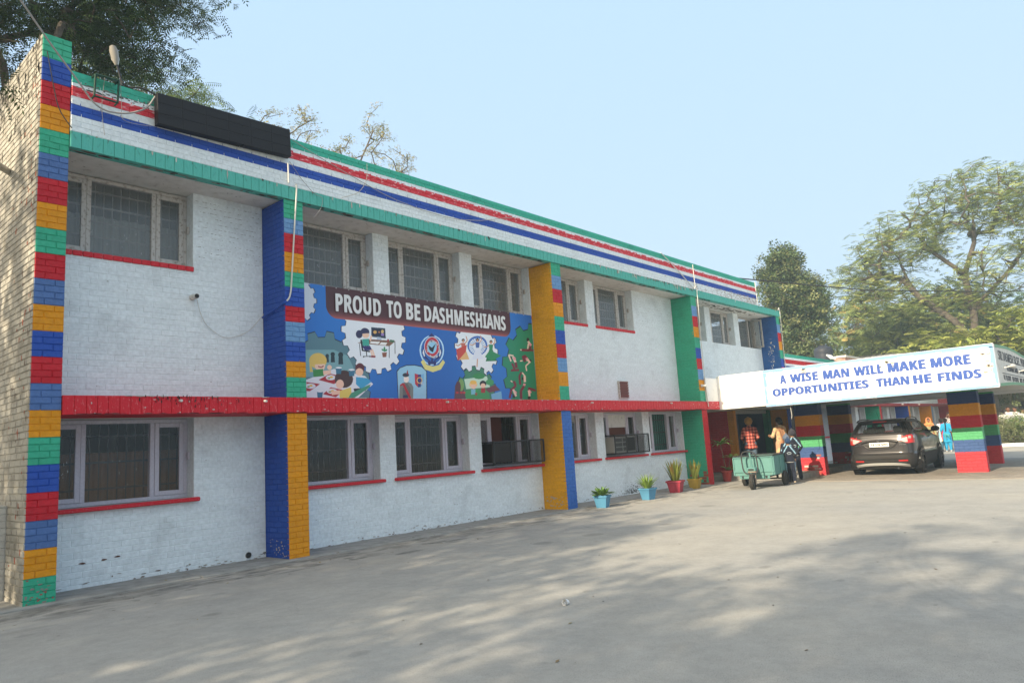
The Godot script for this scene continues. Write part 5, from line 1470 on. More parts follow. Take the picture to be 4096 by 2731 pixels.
# ---------- small things on and by the block ----------
func cable(mb: MB, pts: Array, r: float) -> void:
	# smooth line through the points
	var c := Curve3D.new()
	for i in pts.size():
		var a: Vector3 = pts[max(i - 1, 0)]
		var b: Vector3 = pts[min(i + 1, pts.size() - 1)]
		var h: Vector3 = (b - a) / 6.0
		c.add_point(pts[i], -h, h)
	var p := Array(c.tessellate(4, 3.0))
	mb.tube(p, p.map(func(_q): return r), 6)

func build_fittings() -> void:
	# dark display board hung from the parapet, two cabinets side by side
	var led := thing("display_board", "long black display board hung over the parapet stripes", "board", V(1.34, 6.13, 0.06))
	led.rotation.z = deg_to_rad(2.2)
	var lm := mat(Color(0.012, 0.011, 0.014), 0.5, M.mottle, 6.0)
	for k in 2:
		var mb := MB.new()
		mb.obox(Transform3D(Basis(), V(0.615 + k * 1.0, 0.225, 0.06)) if k == 0 else Transform3D(Basis(), V(1.64, 0.225, 0.06)), V(1.226 if k == 0 else 0.80, 0.45, 0.12), 0.006)
		obj("cabinet", mb, lm, led)
	for k in 6:
		for j in 3:
			var mo := MB.new()
			mo.obox(Transform3D(Basis(), V(0.17 + k * 0.338 + (0.01 if k > 3 else -0.005), 0.075 + j * 0.15, 0.121)), V(0.325, 0.142, 0.006), 0.002)
			obj("module", mo, lm, led)
	# steel frame with an old fitting on the parapet
	var fr := thing("steel_frame", "dark green steel frame fixed across the parapet stripes", "frame", V(0.56, 6.28, 0.035))
	var fm := mat(Color(0.015, 0.06, 0.04), 0.55, M.mottle, 4.0)
	for q in [[V(0, 0, 0.1), V(0.28, 0, 0.1)], [V(0, 0.29, 0.13), V(0.28, 0.3, 0.13)], [V(0.0, 0, 0.1), V(0.0, 0.29, 0.13)], [V(0.28, 0, 0.1), V(0.28, 0.3, 0.13)], [V(0, 0.29, 0.0), V(0, 0.29, 0.13)], [V(0.28, 0.3, 0.0), V(0.28, 0.3, 0.13)], [V(0, 0, 0.0), V(0, 0, 0.1)], [V(0.28, 0, 0.0), V(0.28, 0, 0.1)]]:
		var mb := MB.new()
		mb.tube([q[0], q[1]], [0.014, 0.014], 4)
		obj("bar", mb, fm, fr)
	var sh := MB.new()
	sh.quad(V(0, 0.295, 0.135), V(0.28, 0.305, 0.135), V(0.28, 0.335, 0.01), V(0, 0.325, 0.01))
	obj("hood", sh, fm, fr)
	# street lamp head on its bent pipe
	var lp := thing("street_lamp", "street lamp with a glass bowl on a thin pipe above the parapet", "lamp", V(0.99, 6.6, -0.1))
	var pb := MB.new()
	cable(pb, [V(0.0, 0.0, 0), V(-0.03, 0.14, 0), V(-0.08, 0.32, 0.0), V(-0.10, 0.38, 0.0)], 0.016)
	obj("pipe", pb, M.darkiron, lp)
	var lb := MB.new()
	lb.tube([V(-0.095, 0.34, 0), V(-0.105, 0.37, 0.01), V(-0.118, 0.43, 0.015), V(-0.137, 0.52, 0.018), V(-0.15, 0.58, 0.012), V(-0.155, 0.60, 0.01)], [0.018, 0.036, 0.05, 0.056, 0.04, 0.01], 14)
	obj("bowl", lb, mat(Color(0.28, 0.26, 0.23), 0.15), lp)
	var lt := MB.new()
	lt.tube([V(-0.085, 0.35, -0.012), V(-0.10, 0.43, -0.022), V(-0.122, 0.53, -0.02), V(-0.14, 0.595, -0.01)], [0.025, 0.05, 0.052, 0.015], 12)
	obj("housing", lt, M.pvc, lp)
	# cables
	var list := [
		["service_cable", "thick grey cable slung down across the end pillar to the display board", [V(-1.9, 8.05, 1.9), V(-0.55, 7.05, 0.75), V(0.32, 6.42, 0.2), V(0.62, 6.17, 0.1), V(0.92, 6.17, 0.1), V(1.2, 6.33, 0.1), V(1.33, 6.55, 0.1)], 0.012, M.cable],
		["black_cable", "thin black cable drooping down the front of the end pillar", [V(0.05, 6.75, 0.02), V(0.12, 6.35, 0.03), V(0.2, 6.02, 0.03), V(0.34, 5.80, 0.05)], 0.006, M.blackcable],
		["lamp_cable", "bundle of dark cables from the street lamp to the display board", [V(0.93, 6.72, -0.06), V(1.02, 6.62, 0.0), V(1.15, 6.63, 0.06), V(1.34, 6.58, 0.1)], 0.012, M.blackcable],
		["parapet_cable", "long thin cable sagging across the blue and red parapet stripes", [V(3.36, 6.58, 0.08), V(3.9, 6.42, 0.06), V(4.6, 6.24, 0.05), V(5.6, 6.02, 0.05), V(6.8, 5.95, 0.05), V(7.8, 6.08, 0.05), V(8.9, 6.38, 0.05)], 0.006, M.cable],
		["loose_cable", "thin loop of cable hanging over the teal band near the display board", [V(3.42, 6.18, 0.05), V(3.62, 5.95, 0.05), V(3.85, 5.75, 0.06), V(4.0, 5.70, 0.06), V(3.98, 5.52, 0.05), V(3.86, 5.35, 0.02)], 0.004, M.cable],
		["loose_cable", "thin cable loop below the red stripe beside the display board", [V(4.95, 6.55, 0.05), V(4.93, 6.25, 0.04), V(4.75, 5.98, 0.04), V(4.4, 5.80, 0.05)], 0.004, M.cable],
		["hanging_wire", "fine wire hanging over the stripes beside the steel frame", [V(0.66, 6.55, 0.19), V(0.68, 6.2, 0.05), V(0.72, 5.82, 0.05)], 0.003, M.cable],
		["hanging_wire", "fine bent wire between the steel frame and the display board", [V(0.86, 6.55, 0.17), V(0.92, 6.3, 0.05), V(0.96, 6.10, 0.05), V(1.30, 6.12, 0.05)], 0.003, M.cable],
		["overhead_cable", "black power cable stretched from the roof to the right", [V(20.4, 6.62, -0.1), V(28.0, 6.75, 1.9), V(38.0, 7.25, 5.2), V(46.0, 7.9, 8.2)], 0.022, M.blackcable],
		["camera_cable", "white cable sagging from the wall camera to the blue pillar", [V(2.22, 3.93, -0.58), V(2.3, 3.72, -0.63), V(2.42, 3.52, -0.63), V(2.7, 3.38, -0.64), V(3.05, 3.50, -0.64), V(3.315, 3.80, -0.62)], 0.005, M.pvc],
	]
	for q in list:
		var t := thing(q[0], q[1], "cable", q[2][0])
		var mb := MB.new()
		cable(mb, q[2].map(func(p): return p - q[2][0]), q[3])
		obj("wire", mb, q[4], t)
	# security cameras
	for q in [[V(2.19, 3.95, WZ), "round black-faced security camera on the white wall above the drain hole", 0.0], [V(16.80, 2.86, 0.012), "white bullet security camera low on the green and striped pillar", 0.6]]:
		var cm := thing("security_camera", q[1], "camera", q[0], q[2], "security cameras")
		var a := MB.new()
		a.tube([V(0, 0, 0), V(0, 0, 0.05)], [0.045, 0.045], 14)
		obj("mount", a, M.pvc, cm)
		var h := MB.new()
		h.tube([V(0, 0, 0.05), V(0, -0.005, 0.15)], [0.036, 0.036], 14)
		obj("body", h, M.pvc, cm)
		var l := MB.new()
		l.tube([V(0, -0.005, 0.15), V(0, -0.005, 0.156)], [0.033, 0.033], 14)
		obj("lens", l, M.blackcable, cm)
	# plastic pipes
	var pipes := [
		["conduit_pipe", "white plastic pipe down the second pillar into a blue bend", [V(3.40, 6.15, 0.04), V(3.40, 5.82, 0.05)], [V(3.52, 5.82, 0.06), V(3.53, 5.72, 0.065), V(3.49, 5.0, 0.03), V(3.42, 4.1, 0.03), V(3.35, 3.9, 0.02)], [V(3.35, 3.9, 0.02), V(3.30, 3.86, -0.02), V(3.30, 3.8, -0.3), V(3.29, 3.74, -0.62)]],
		["conduit_pipe", "white plastic pipe down the pillar between the green pillar and the canopy", [V(17.02, 6.55, 0.035), V(17.04, 5.83, 0.035)], [V(16.93, 5.80, 0.06), V(17.06, 5.74, 0.07), V(17.06, 4.2, 0.035), V(17.05, 3.0, 0.035), V(17.06, 2.25, 0.06)], []],
		["conduit_pipe", "plastic pipe down the last striped pillar above the slogan sign", [V(21.6, 6.62, 0.035), V(21.63, 5.83, 0.035)], [V(23.4, 5.80, 0.06), V(23.52, 5.74, 0.07), V(23.53, 4.2, 0.035), V(23.53, 3.0, 0.035)], []],
	]
	for q in pipes:
		var t := thing(q[0], q[1], "pipe", V(q[3][0].x, q[3][q[3].size() - 1].y, 0))
		for k in [2, 3, 4]:
			if q[k].is_empty(): continue
			var mb := MB.new()
			cable(mb, q[k].map(func(p): return p - t.position), 0.013)
			obj("pipe", mb, M.pvc if k < 4 else mat(BLUE, 0.5), t)
	var sp := thing("slack_pipe", "white pipe leaning across the parapet stripes above the green pillar", "pipe", V(15.1, 6.6, 0.06))
	var sm := MB.new()
	cable(sm, [V(0, 0, 0), V(0.9, -0.38, 0.0), V(1.8, -0.82, 0.0)], 0.014)
	obj("pipe", sm, M.pvc, sp)
	# window cages and the air conditioner
	for k in 2:
		var x0: float = [8.27, 12.72][k]
		var W := 1.62
		var H := 0.47
		var y0: float = 1.10
		var cg := thing("window_cage", ["dark steel mesh cage on the sill by the orange pillar", "dark steel mesh cage holding the air conditioner"][k], "cage", V(x0, y0, WZ - 0.18))
		var D := 0.42
		# the frame sags forward a little
		for q in [[V(0, 0, 0), V(0, H, 0)], [V(0, 0, D), V(0, H, D)], [V(W, 0, D), V(W, H, D)], [V(W, 0, 0), V(W, H, 0)], [V(0, 0, D), V(W, 0, D)], [V(0, H, D), V(W, H, D)], [V(0, 0, 0), V(0, 0, D)], [V(0, H, 0), V(0, H, D)], [V(W, 0, 0), V(W, 0, D)], [V(W, H, 0), V(W, H, D)], [V(W * 0.33, 0, D), V(W * 0.33, H, D)], [V(W * 0.66, 0, D), V(W * 0.66, H, D)], [V(0, 0, 0), V(W, 0, 0)], [V(0, H, 0), V(W, H, 0)]]:
			var mb := MB.new()
			var d: Vector3 = q[1] - q[0]
			mb.obox(Transform3D(Basis(), (q[0] + q[1]) * 0.5), V(max(absf(d.x), 0.028), max(absf(d.y), 0.028), max(absf(d.z), 0.028)), 0.003)
			obj("bar", mb, M.darkiron, cg)
		var ms := MB.new()
		for i in int(W / 0.026):
			var x := 0.02 + i * 0.026
			ms.box(V(x, 0, D + 0.001), V(x + 0.0035, H, D + 0.004))
		for i in int(H / 0.026):
			ms.box(V(0, 0.02 + i * 0.026, D + 0.004), V(W, 0.0235 + i * 0.026, D + 0.007))
		for i in int(D / 0.026):
			ms.box(V(W + 0.001, 0, 0.02 + i * 0.026), V(W + 0.004, H, 0.0235 + i * 0.026))
		stuff(obj("mesh_wire", ms, M.darkiron, cg))
	var ac := thing("air_conditioner", "grey window air conditioner with a louvred back inside a cage", "air conditioner", V(12.80, 1.125, WZ - 0.55))
	var am := mat(Color(0.40, 0.40, 0.37), 0.5, M.mottle, 3.0)
	var ab := MB.new()
	ab.obox(Transform3D(Basis(), V(0.52, 0.205, 0.33)), V(1.04, 0.41, 0.74), 0.012)
	obj("case", ab, am, ac)
	for i in 3:
		for j in 2:
			var lv := MB.new()
			lv.obox(Transform3D(Basis(), V(0.22 + j * 0.26, 0.09 + i * 0.115, 0.703)), V(0.30 if j == 0 else 0.12, 0.085, 0.01), 0.002)
			obj("louvre", lv, mat(Color(0.10, 0.10, 0.095), 0.8), ac)
	var cd := MB.new()
	cd.obox(Transform3D(Basis(), V(0.80, 0.205, 0.704)), V(0.36, 0.34, 0.012), 0.003)
	obj("coil", cd, mat(Color(0.09, 0.09, 0.09), 0.7, M.fine, 3.0), ac)
	var cl := thing("desert_cooler", "dark box cooler standing in the window by the orange pillar", "cooler", V(8.42, 1.125, WZ - 0.6))
	var cb := MB.new()
	cb.obox(Transform3D(Basis(), V(0.38, 0.22, 0.33)), V(0.7, 0.40, 0.6), 0.012)
	obj("case", cb, mat(Color(0.05, 0.045, 0.04), 0.6, M.mottle, 3.0), cl)
	var bp := MB.new()
	bp.obox(Transform3D(Basis(), V(0.40, 0.72, 0.18)), V(0.86, 0.56, 0.02), 0.003)
	obj("board", bp, mat(Color(0.10, 0.028, 0.02), 0.8, M.mottle, 2.0), cl)
	var bp2 := thing("window_board", "pale stained board filling the window above the air conditioner", "board", V(13.14, 1.78, FZ))
	var bq := MB.new()
	bq.obox(Transform3D(Basis(), V(0.43, 0.165, 0.01)), V(0.86, 0.33, 0.02), 0.002)
	obj("panel", bq, M.plaster, bp2)
	var br := thing("window_board", "brown board in the gap over the air conditioner", "board", V(13.14, 1.5, FZ))
	var bs := MB.new()
	bs.obox(Transform3D(Basis(), V(0.43, 0.14, -0.02)), V(0.86, 0.28, 0.02), 0.002)
	obj("panel", bs, mat(Color(0.13, 0.04, 0.025), 0.8, M.mottle, 2.0), br)
	# low boundary wall to the left of the end wall
	var lw := thing("boundary_wall", "low white brick wall joining the end of the block", "wall", V(0, 0, -0.74))
	var lb2 := MB.new()
	lb2.col = Color(0.55, 0.54, 0.5)
	lb2.box(V(-6.0, 0, -0.22), V(-0.003, 1.14, -0.008))
	obj("core", lb2, M.core, lw)
	var lbb := MB.new()
	brick_face(lbb, V(-6.0, 0, -0.008), V(1, 0, 0), V(0, 1, 0), 5.99, 1.14, 0.0795, 0.235, [], one(Color(0.6, 0.59, 0.55)))
	stuff(obj("brickwork", lbb, M.paint, lw))
	# spout pipe stub high on the end wall
	var st := thing("rain_spout", "short grey rain pipe sticking out of the end wall", "pipe", V(0.0, 5.55, -1.3))
	var sb := MB.new()
	sb.tube([V(0.0, 0, 0), V(-0.55, -0.06, 0.7)], [0.045, 0.045], 12)
	obj("pipe", sb, mat(Color(0.35, 0.33, 0.29), 0.7), st)

# ---------- pots and plants ----------
func leaf_blade(mb: MB, base: Vector3, dir: Vector3, len: float, wid: float, droop: float, c0: Color, c1: Color) -> void:
	# an arching strap leaf folded along its rib
	var side := dir.cross(Vector3.UP).normalized()
	if side.length() < 0.1: side = V(1, 0, 0)
	var n := 5
	var p := base
	var d := dir.normalized()
	var rows := []
	for i in n + 1:
		var t := float(i) / n
		var w := wid * sin(PI * (0.12 + 0.88 * t) ) * 0.5 + 0.0008
		if i == n: w = 0.0005
		var up := side.cross(d).normalized()
		rows.append([p - side * w + up * w * 0.35, p, p + side * w + up * w * 0.35])
		p += d * len / n
		d = (d + Vector3.DOWN * droop / n).normalized()
	if c1 == Color(): c1 = c0
	mb.col = c0
	var k := mb.v.size()
	mb.grid(rows)
	for i in n + 1:
		for j in 3: mb.c[k + i * 3 + j] = c0.lerp(c1, pow(float(i) / n, 2.0))

func square_pot(t: Node3D, w0: float, w1: float, h: float, m: Material) -> void:
	var mb := MB.new()
	var ring := func(w: float, y: float): 
		var r := []
		var b := w * 0.12
		for q in [[1, -1], [1, 1], [-1, 1], [-1, -1]]:
			var a := V(q[0] * w, y, q[1] * w)
			var nx := V(0, 0, 1)
			r.append(a)
		return r
	var prof := [[w0 * 0.96, 0.0], [w0, 0.01], [w1, h * 0.86], [w1 * 1.10, h * 0.86], [w1 * 1.12, h * 0.88], [w1 * 1.12, h], [w1 * 1.0, h], [w1 * 0.97, h * 0.82]]
	for i in prof.size() - 1:
		var a: Array = ring.call(prof[i][0], prof[i][1])
		var b: Array = ring.call(prof[i + 1][0], prof[i + 1][1])
		for j in 4: mb.quad(a[(j + 1) % 4], a[j], b[j], b[(j + 1) % 4])
	obj("pot", mb, m, t)
	var s := MB.new()
	var q := w1 * 0.97
	s.quad(V(-q, h * 0.84, q), V(q, h * 0.84, q), V(q, h * 0.84, -q), V(-q, h * 0.84, -q))
	obj("soil", s, M.soil, t)

func build_pots() -> void:
	M.soil = mat(Color(0.06, 0.045, 0.03), 0.95)
	M.leaf = mat(Color(1, 1, 1), 0.5, null, 1.0, {"vertex_color_use_as_albedo": true, "backlight_enabled": true, "backlight": Color(0.10, 0.14, 0.04)})
	var pb := mat(Color(0.09, 0.27, 0.43), 0.55, M.mottle, 3.0)
	var pr := mat(Color(0.42, 0.05, 0.08), 0.55, M.mottle, 3.0)
	var py := mat(Color(0.48, 0.33, 0.06), 0.6, M.mottle, 3.0)
	# broad-leaved bush in a blue pot
	var a := thing("potted_plant", "blue square pot with a low bush of broad green leaves", "potted plant", V(10.72, 0.0, 0.46), 0.25)
	square_pot(a, 0.105, 0.145, 0.27, pb)
	var la := MB.new()
	for i in 64:
		var d := V(rf(-1, 1), rf(0.15, 1.0), rf(-1, 1)).normalized()
		var st := V(d.x * 0.07, 0.25, d.z * 0.07)
		leaf_blade(la, st + d * rf(0.02, 0.12), (d + V(rf(-.4, .4), 0.1, rf(-.4, .4))).normalized(), rf(0.11, 0.17), rf(0.05, 0.07), rf(0.4, 1.2), Color(0.10, 0.19, 0.04) * rf(0.7, 1.3), Color())
	obj("foliage", la, M.leaf, a)
	var b := thing("potted_plant", "blue square pot with a spray of thin grassy leaves", "potted plant", V(12.5, 0.0, 0.54), -0.1)
	square_pot(b, 0.105, 0.145, 0.28, pb)
	var lb := MB.new()
	for i in 110:
		var an := rf(0, TAU)
		var sp := rf(0.1, 0.9)
		var d := V(cos(an) * sp, 1.0, sin(an) * sp).normalized()
		leaf_blade(lb, V(cos(an) * rf(0, 0.07), 0.24, sin(an) * rf(0, 0.07)), d, rf(0.24, 0.44), rf(0.016, 0.026), rf(0.3, 1.0), Color(0.20, 0.31, 0.06) * rf(0.7, 1.2), Color())
	obj("foliage", lb, M.leaf, b)
	for k in 2:
		var c := thing("potted_plant", ["red square pot with tall yellowing lily leaves", "yellow square pot with brown-tipped lily leaves at the foot of the green pillar"][k], "potted plant", [V(14.45, 0, 0.2), V(15.65, 0, 0.12)][k], 0.2)
		square_pot(c, [0.13, 0.11][k], [0.18, 0.15][k], [0.31, 0.27][k], [pr, py][k])
		var lc := MB.new()
		for i in [70, 52][k]:
			var an := rf(0, TAU)
			var sp := rf(0.05, 0.5)
			var d := V(cos(an) * sp, 1.0, sin(an) * sp).normalized()
			var dry := rng.randf() < 0.35
			leaf_blade(lc, V(cos(an) * rf(0, 0.10), 0.26, sin(an) * rf(0, 0.10)), d, rf(0.34, 0.66) * [1.0, 0.85][k], rf(0.04, 0.06), rf(0.05, 0.5), Color(0.26, 0.30, 0.06) * rf(0.7, 1.2), Color(0.38, 0.17, 0.05) if dry else Color())
		obj("foliage", lc, M.leaf, c)
	# tall cane plant in a red pot by the platform
	var t := thing("potted_plant", "tall cane plant with strap leaves in a round red pot", "potted plant", V(18.02, 0, -0.05))
	var rp := MB.new()
	rp.lathe([Vector2(0.10, 0.0), Vector2(0.11, 0.01), Vector2(0.145, 0.27), Vector2(0.165, 0.275), Vector2(0.17, 0.33), Vector2(0.15, 0.33), Vector2(0.145, 0.28), Vector2(0.001, 0.28)], 20)
	obj("pot", rp, mat(Color(0.40, 0.055, 0.05), 0.7, M.mottle, 3.0), t)
	var cane := MB.new()
	cane.tube([V(0.0, 0.27, 0), V(-0.02, 0.6, -0.03), V(-0.03, 0.9, -0.06), V(-0.02, 1.12, -0.10)], [0.016, 0.014, 0.012, 0.01], 7)
	cane.tube([V(0.02, 0.27, 0.03), V(0.02, 0.5, 0.10), V(0.03, 0.72, 0.16)], [0.011, 0.009, 0.008], 6)
	obj("stem", cane, mat(Color(0.16, 0.11, 0.07), 0.85), t)
	var lt := MB.new()
	for q in [[V(-0.02, 1.10, -0.10), 16, 0.40], [V(0.03, 0.70, 0.16), 10, 0.26], [V(0.0, 0.34, 0.05), 10, 0.22]]:
		for i in q[1]:
			var an: float = TAU * i / q[1] * 2.4 + rf(-.2, .2)
			var up := rf(0.2, 1.2)
			leaf_blade(lt, q[0], V(cos(an), up, sin(an)).normalized(), q[2] * rf(0.9, 1.3), 0.085, rf(0.6, 1.3), Color(0.19, 0.32, 0.08) * rf(0.8, 1.2), Color())
	obj("foliage", lt, M.leaf, t)
	# shrubs in pots behind the left canopy pillar
	for k in 2:
		var s := thing("potted_plant", ["leafy red potted shrub between the two inner canopy pillars", "blue pot of low leaves between the two inner canopy pillars"][k], "potted plant", [V(22.5, 0.17, 0.95), V(21.6, 0.17, 1.3)][k])
		var sp := MB.new()
		sp.lathe([Vector2(0.10, 0.0), Vector2(0.15, 0.26), Vector2(0.17, 0.26), Vector2(0.17, 0.30), Vector2(0.14, 0.30), Vector2(0.001, 0.27)], 16)
		obj("pot", sp, pr if k == 0 else pb, s)
		var sl := MB.new()
		for i in 60:
			var d := V(rf(-1, 1), rf(0.1, 1.6), rf(-1, 1)).normalized()
			leaf_blade(sl, V(0, 0.28, 0) + d * rf(0.05, 0.45) * (1.0 if k == 0 else 0.5), (d + V(rf(-.6, .6), 0, rf(-.6, .6))).normalized(), rf(0.14, 0.24), 0.05, rf(0.5, 1.4), Color(0.12, 0.22, 0.05) * rf(0.7, 1.3), Color())
		obj("foliage", sl, M.leaf, s)
	# litter and dropped leaves on the yard
	var cup := thing("paper_cup", "crumpled white paper cup lying on the asphalt", "cup", V(2.85, 0.0, 5.5))
	var cb := MB.new()
	cb.lathe([Vector2(0.022, -0.03), Vector2(0.030, 0.035), Vector2(0.028, 0.035), Vector2(0.02, -0.026)], 10)
	var cm := obj("cup", cb, mat(Color(0.75, 0.75, 0.74), 0.6), cup)
	cm.rotation = V(0.3, 0.2, 1.4); cm.position.y = 0.029
	var st := thing("pebble", "small dark stone lying alone on the asphalt", "stone", V(-0.35, 0.0, 5.75))
	var sb := MB.new()
	sb.lathe([Vector2(0.001, 0.0), Vector2(0.02, 0.004), Vector2(0.024, 0.014), Vector2(0.012, 0.024), Vector2(0.001, 0.026)], 7)
	obj("stone", sb, mat(Color(0.05, 0.05, 0.05), 0.9), st)
	var lit := MB.new()
	for i in 260:
		var p := V(rf(-1, 17), 0.0135, rf(-0.2, 8.0))
		if rng.randf() < 0.45: p.z = rf(-0.55, 1.2)
		var an := rf(0, TAU)
		var l := rf(0.008, 0.032)
		var w := l * rf(0.2, 0.5)
		var u := V(cos(an), rf(-.1, .2), sin(an)); var v := V(-sin(an), rf(0, .3), cos(an))
		lit.col = [Color(0.10, 0.07, 0.04), Color(0.28, 0.22, 0.08), Color(0.07, 0.065, 0.06), Color(0.20, 0.15, 0.09)][rng.randi() % 4]
		if p.z < 0.1 and p.z > -0.8: p.y += 0.026
		lit.tri(p - u * l, p - v * w, p + u * l)
		lit.tri(p - u * l, p + u * l, p + v * w)
	var lo := obj("leaf_litter", lit, mat(Color(1, 1, 1), 0.9, null, 1.0, {"vertex_color_use_as_albedo": true}))
	stuff(lo)
	tag(lo, "scattered dry leaf scraps and twigs on the yard", "litter")
	stuff(lo)

# ---------- flaking, stains and repairs on the block ----------
func blot(mb: MB, at: Vector3, U: Vector3, W: Vector3, a: float, b: float, d := 0.0012) -> void:
	# thin ragged patch lying on a face
	var p := PackedVector2Array()
	var n := 8
	for i in n:
		var t := TAU * i / n
		p.append(Vector2(cos(t) * a * rf(0.45, 1.0), sin(t) * b * rf(0.45, 1.0)))
	mb.prism(p, Transform3D(Basis(U, W, U.cross(W)), at), d)

func build_wear() -> void:
	var b: Node3D = get_node("school_building")
	var U := V(1, 0, 0)
	var Y := V(0, 1, 0)
	var vm := mat(Color(1, 1, 1), 0.95, M.mottle, 3.0, {"vertex_color_use_as_albedo": true})
	# lost paint along the upper edge of the teal band
	var m := MB.new()
	for k in 150:
		var x := rf(0.4, 23.3)
		if rng.randf() < 0.4: x = rf(13.5, 17.0)
		var h := rf(0.01, 0.05) if rng.randf() < 0.8 else rf(0.05, 0.10)
		m.col = [Color(0.46, 0.44, 0.40), Color(0.30, 0.28, 0.25), Color(0.60, 0.60, 0.57), Color(0.06, 0.07, 0.06)][rng.randi() % 4]
		blot(m, V(x, TB1 - h * 0.7, 0.0335), U, Y, rf(0.008, 0.03), h)
	stuff(obj("flaked_paint", m, vm, b))
	# crumbling lower edge of the beam and of the red band
	var e := MB.new()
	for k in 260:
		var x := rf(0.4, 23.3)
		e.col = [Color(0.05, 0.05, 0.045), Color(0.22, 0.21, 0.19), Color(0.10, 0.09, 0.08)][rng.randi() % 3]
		blot(e, V(x, TB0 - 0.001, rf(-0.10, 0.0)), U, V(0, 0, -1) * -1.0, rf(0.02, 0.14), rf(0.008, 0.035), 0.002)
		if k % 2 == 0:
			var x2 := rf(0.4, 16.9)
			e.col = Color(0.06, 0.05, 0.045) * rf(0.7, 2.0)
			blot(e, V(x2, RB0 + 0.012, 0.0335), U, Y, rf(0.03, 0.12), rf(0.003, 0.010))
	stuff(obj("crumbled_edge", e, vm, b))
	# black mould and rubbed spots on the red band
	var s := MB.new()
	for k in 56:
		var x := rng.randfn(1.95, 0.38)
		if x < 0.4 or x > 3.2: continue
		s.col = Color(0.06, 0.025, 0.025) * rf(0.6, 2.2)
		var top := RB1 - absf(rng.randfn(0.0, 0.07))
		blot(s, V(x, top, 0.0335), U, Y, rf(0.003, 0.014), rf(0.008, 0.045))
	for k in 120:
		s.col = Color(0.62, 0.36, 0.36) if rng.randf() < 0.6 else Color(0.55, 0.53, 0.50)
		blot(s, V(rf(0.4, 17.0), RB0 + rf(0.02, 0.235), 0.0335), U, Y, rf(0.006, 0.03), rf(0.004, 0.018))
	for k in 80:
		s.col = Color(0.45, 0.44, 0.42)
		blot(s, V(rf(0.4, 17.0), RB1 - 0.004, 0.0335), U, Y, rf(0.02, 0.1), rf(0.003, 0.012))
	stuff(obj("stained_paint", s, vm, b))
	# scuffs, nail holes and damp at the foot of the walls
	var w := MB.new()
	for k in 240:
		var x := rf(0.4, 16.6)
		var y := absf(rng.randfn(0.02, 0.05)) + 0.02
		w.col = [Color(0.30, 0.28, 0.25), Color(0.20, 0.14, 0.11), Color(0.40, 0.38, 0.34)][rng.randi() % 3]
		blot(w, V(x, y, WZ + 0.0005), U, Y, rf(0.008, 0.05), rf(0.003, 0.014))
	for k in 130:
		w.col = Color(0.28, 0.25, 0.22)
		blot(w, V(rf(0.4, 16.6), rf(0.1, 2.1) if rng.randf() < 0.6 else rf(2.5, 5.4), WZ + 0.0005), U, Y, rf(0.004, 0.015), rf(0.002, 0.009))
	for q in [[1.22, 0.36], [1.05, 0.345], [0.80, 0.335]]:
		w.col = Color(0.13, 0.06, 0.04)
		blot(w, V(q[0], q[1], WZ + 0.0005), U, Y, 0.05, 0.016)
	for k in 150:
		w.col = Color(0.07, 0.07, 0.065) * rf(0.7, 2.5)
		blot(w, V(rng.randfn(13.75, 0.22), 0.06 + absf(rng.randfn(0.0, 0.10)), WZ + 0.0005), U, Y, rf(0.006, 0.03), rf(0.004, 0.02))
	stuff(obj("wall_scuff", w, vm, b))
	# dried splashes on the panes
	var d := MB.new()
	for q in [[1.28, 1.55, 0.10, 0.5], [0.62, 1.5, 0.06, 0.4], [4.4, 1.6, 0.12, 0.5], [6.7, 1.6, 0.2, 0.5], [1.3, 4.8, 0.4, 0.5], [4.5, 4.9, 0.35, 0.5], [6.8, 4.9, 0.3, 0.5], [9.0, 4.9, 0.3, 0.4]]:
		for k in 12:
			d.col = Color(0.55, 0.56, 0.56)
			blot(d, V(rng.randfn(q[0], q[2]), rng.randfn(q[1], q[3] * 0.4), FZ + 0.0022), U, Y, rf(0.002, 0.007), rf(0.004, 0.03))
	stuff(obj("glass_splash", d, vm, b))
	# mildew on the upper courses under the soffit
	var u := MB.new()
	for k in 420:
		var x := rf(2.25, 3.3) if rng.randf() < 0.55 else rf(14.6, 16.6)
		u.col = Color(0.20, 0.19, 0.17) * rf(0.6, 1.5)
		var row := 4.6 + 0.0795 * int(rf(0, 12)) - 0.011
		blot(u, V(x, row, WZ + 0.0005), U, Y, rf(0.004, 0.03), rf(0.002, 0.005))
	for k in 60:
		u.col = Color(0.12, 0.11, 0.10) * rf(0.6, 2.0)
		blot(u, V(rf(0.5, 16.5), SOF - 0.0005, rf(-0.6, -0.16)), U, V(0, 0, 1), rf(0.004, 0.02), rf(0.004, 0.016))
	# fallen plaster over the last upper windows
	for k in 160:
		u.col = [Color(0.06, 0.055, 0.05), Color(0.24, 0.21, 0.18), Color(0.34, 0.31, 0.27)][rng.randi() % 3]
		blot(u, V(rng.randfn(20.3, 0.9), SOF - 0.0006, rf(-0.64, -0.3)), U, V(0, 0, 1), rf(0.02, 0.12), rf(0.01, 0.06), 0.002)
	stuff(obj("mildew", u, vm, b))
	# weathered courses of the parapet near its far end
	var p := MB.new()
	for k in 420:
		var x := 21.6 - absf(rng.randfn(0, 2.2))
		p.col = [Color(0.32, 0.25, 0.21), Color(0.45, 0.43, 0.40), Color(0.28, 0.13, 0.10)][rng.randi() % 3]
		blot(p, V(x, TB1 + rf(0.01, 0.26), 0.018), U, Y, rf(0.01, 0.05), rf(0.006, 0.022))
	for k in 120:
		p.col = Color(0.14, 0.14, 0.13) * rf(0.6, 2.0)
		blot(p, V(rf(0.4, 3.4), PAR - rf(0.12, 0.22), 0.018), U, Y, rf(0.01, 0.06), rf(0.004, 0.02))
	stuff(obj("weathered_course", p, vm, b))
	# chips on the pillars
	var c := MB.new()
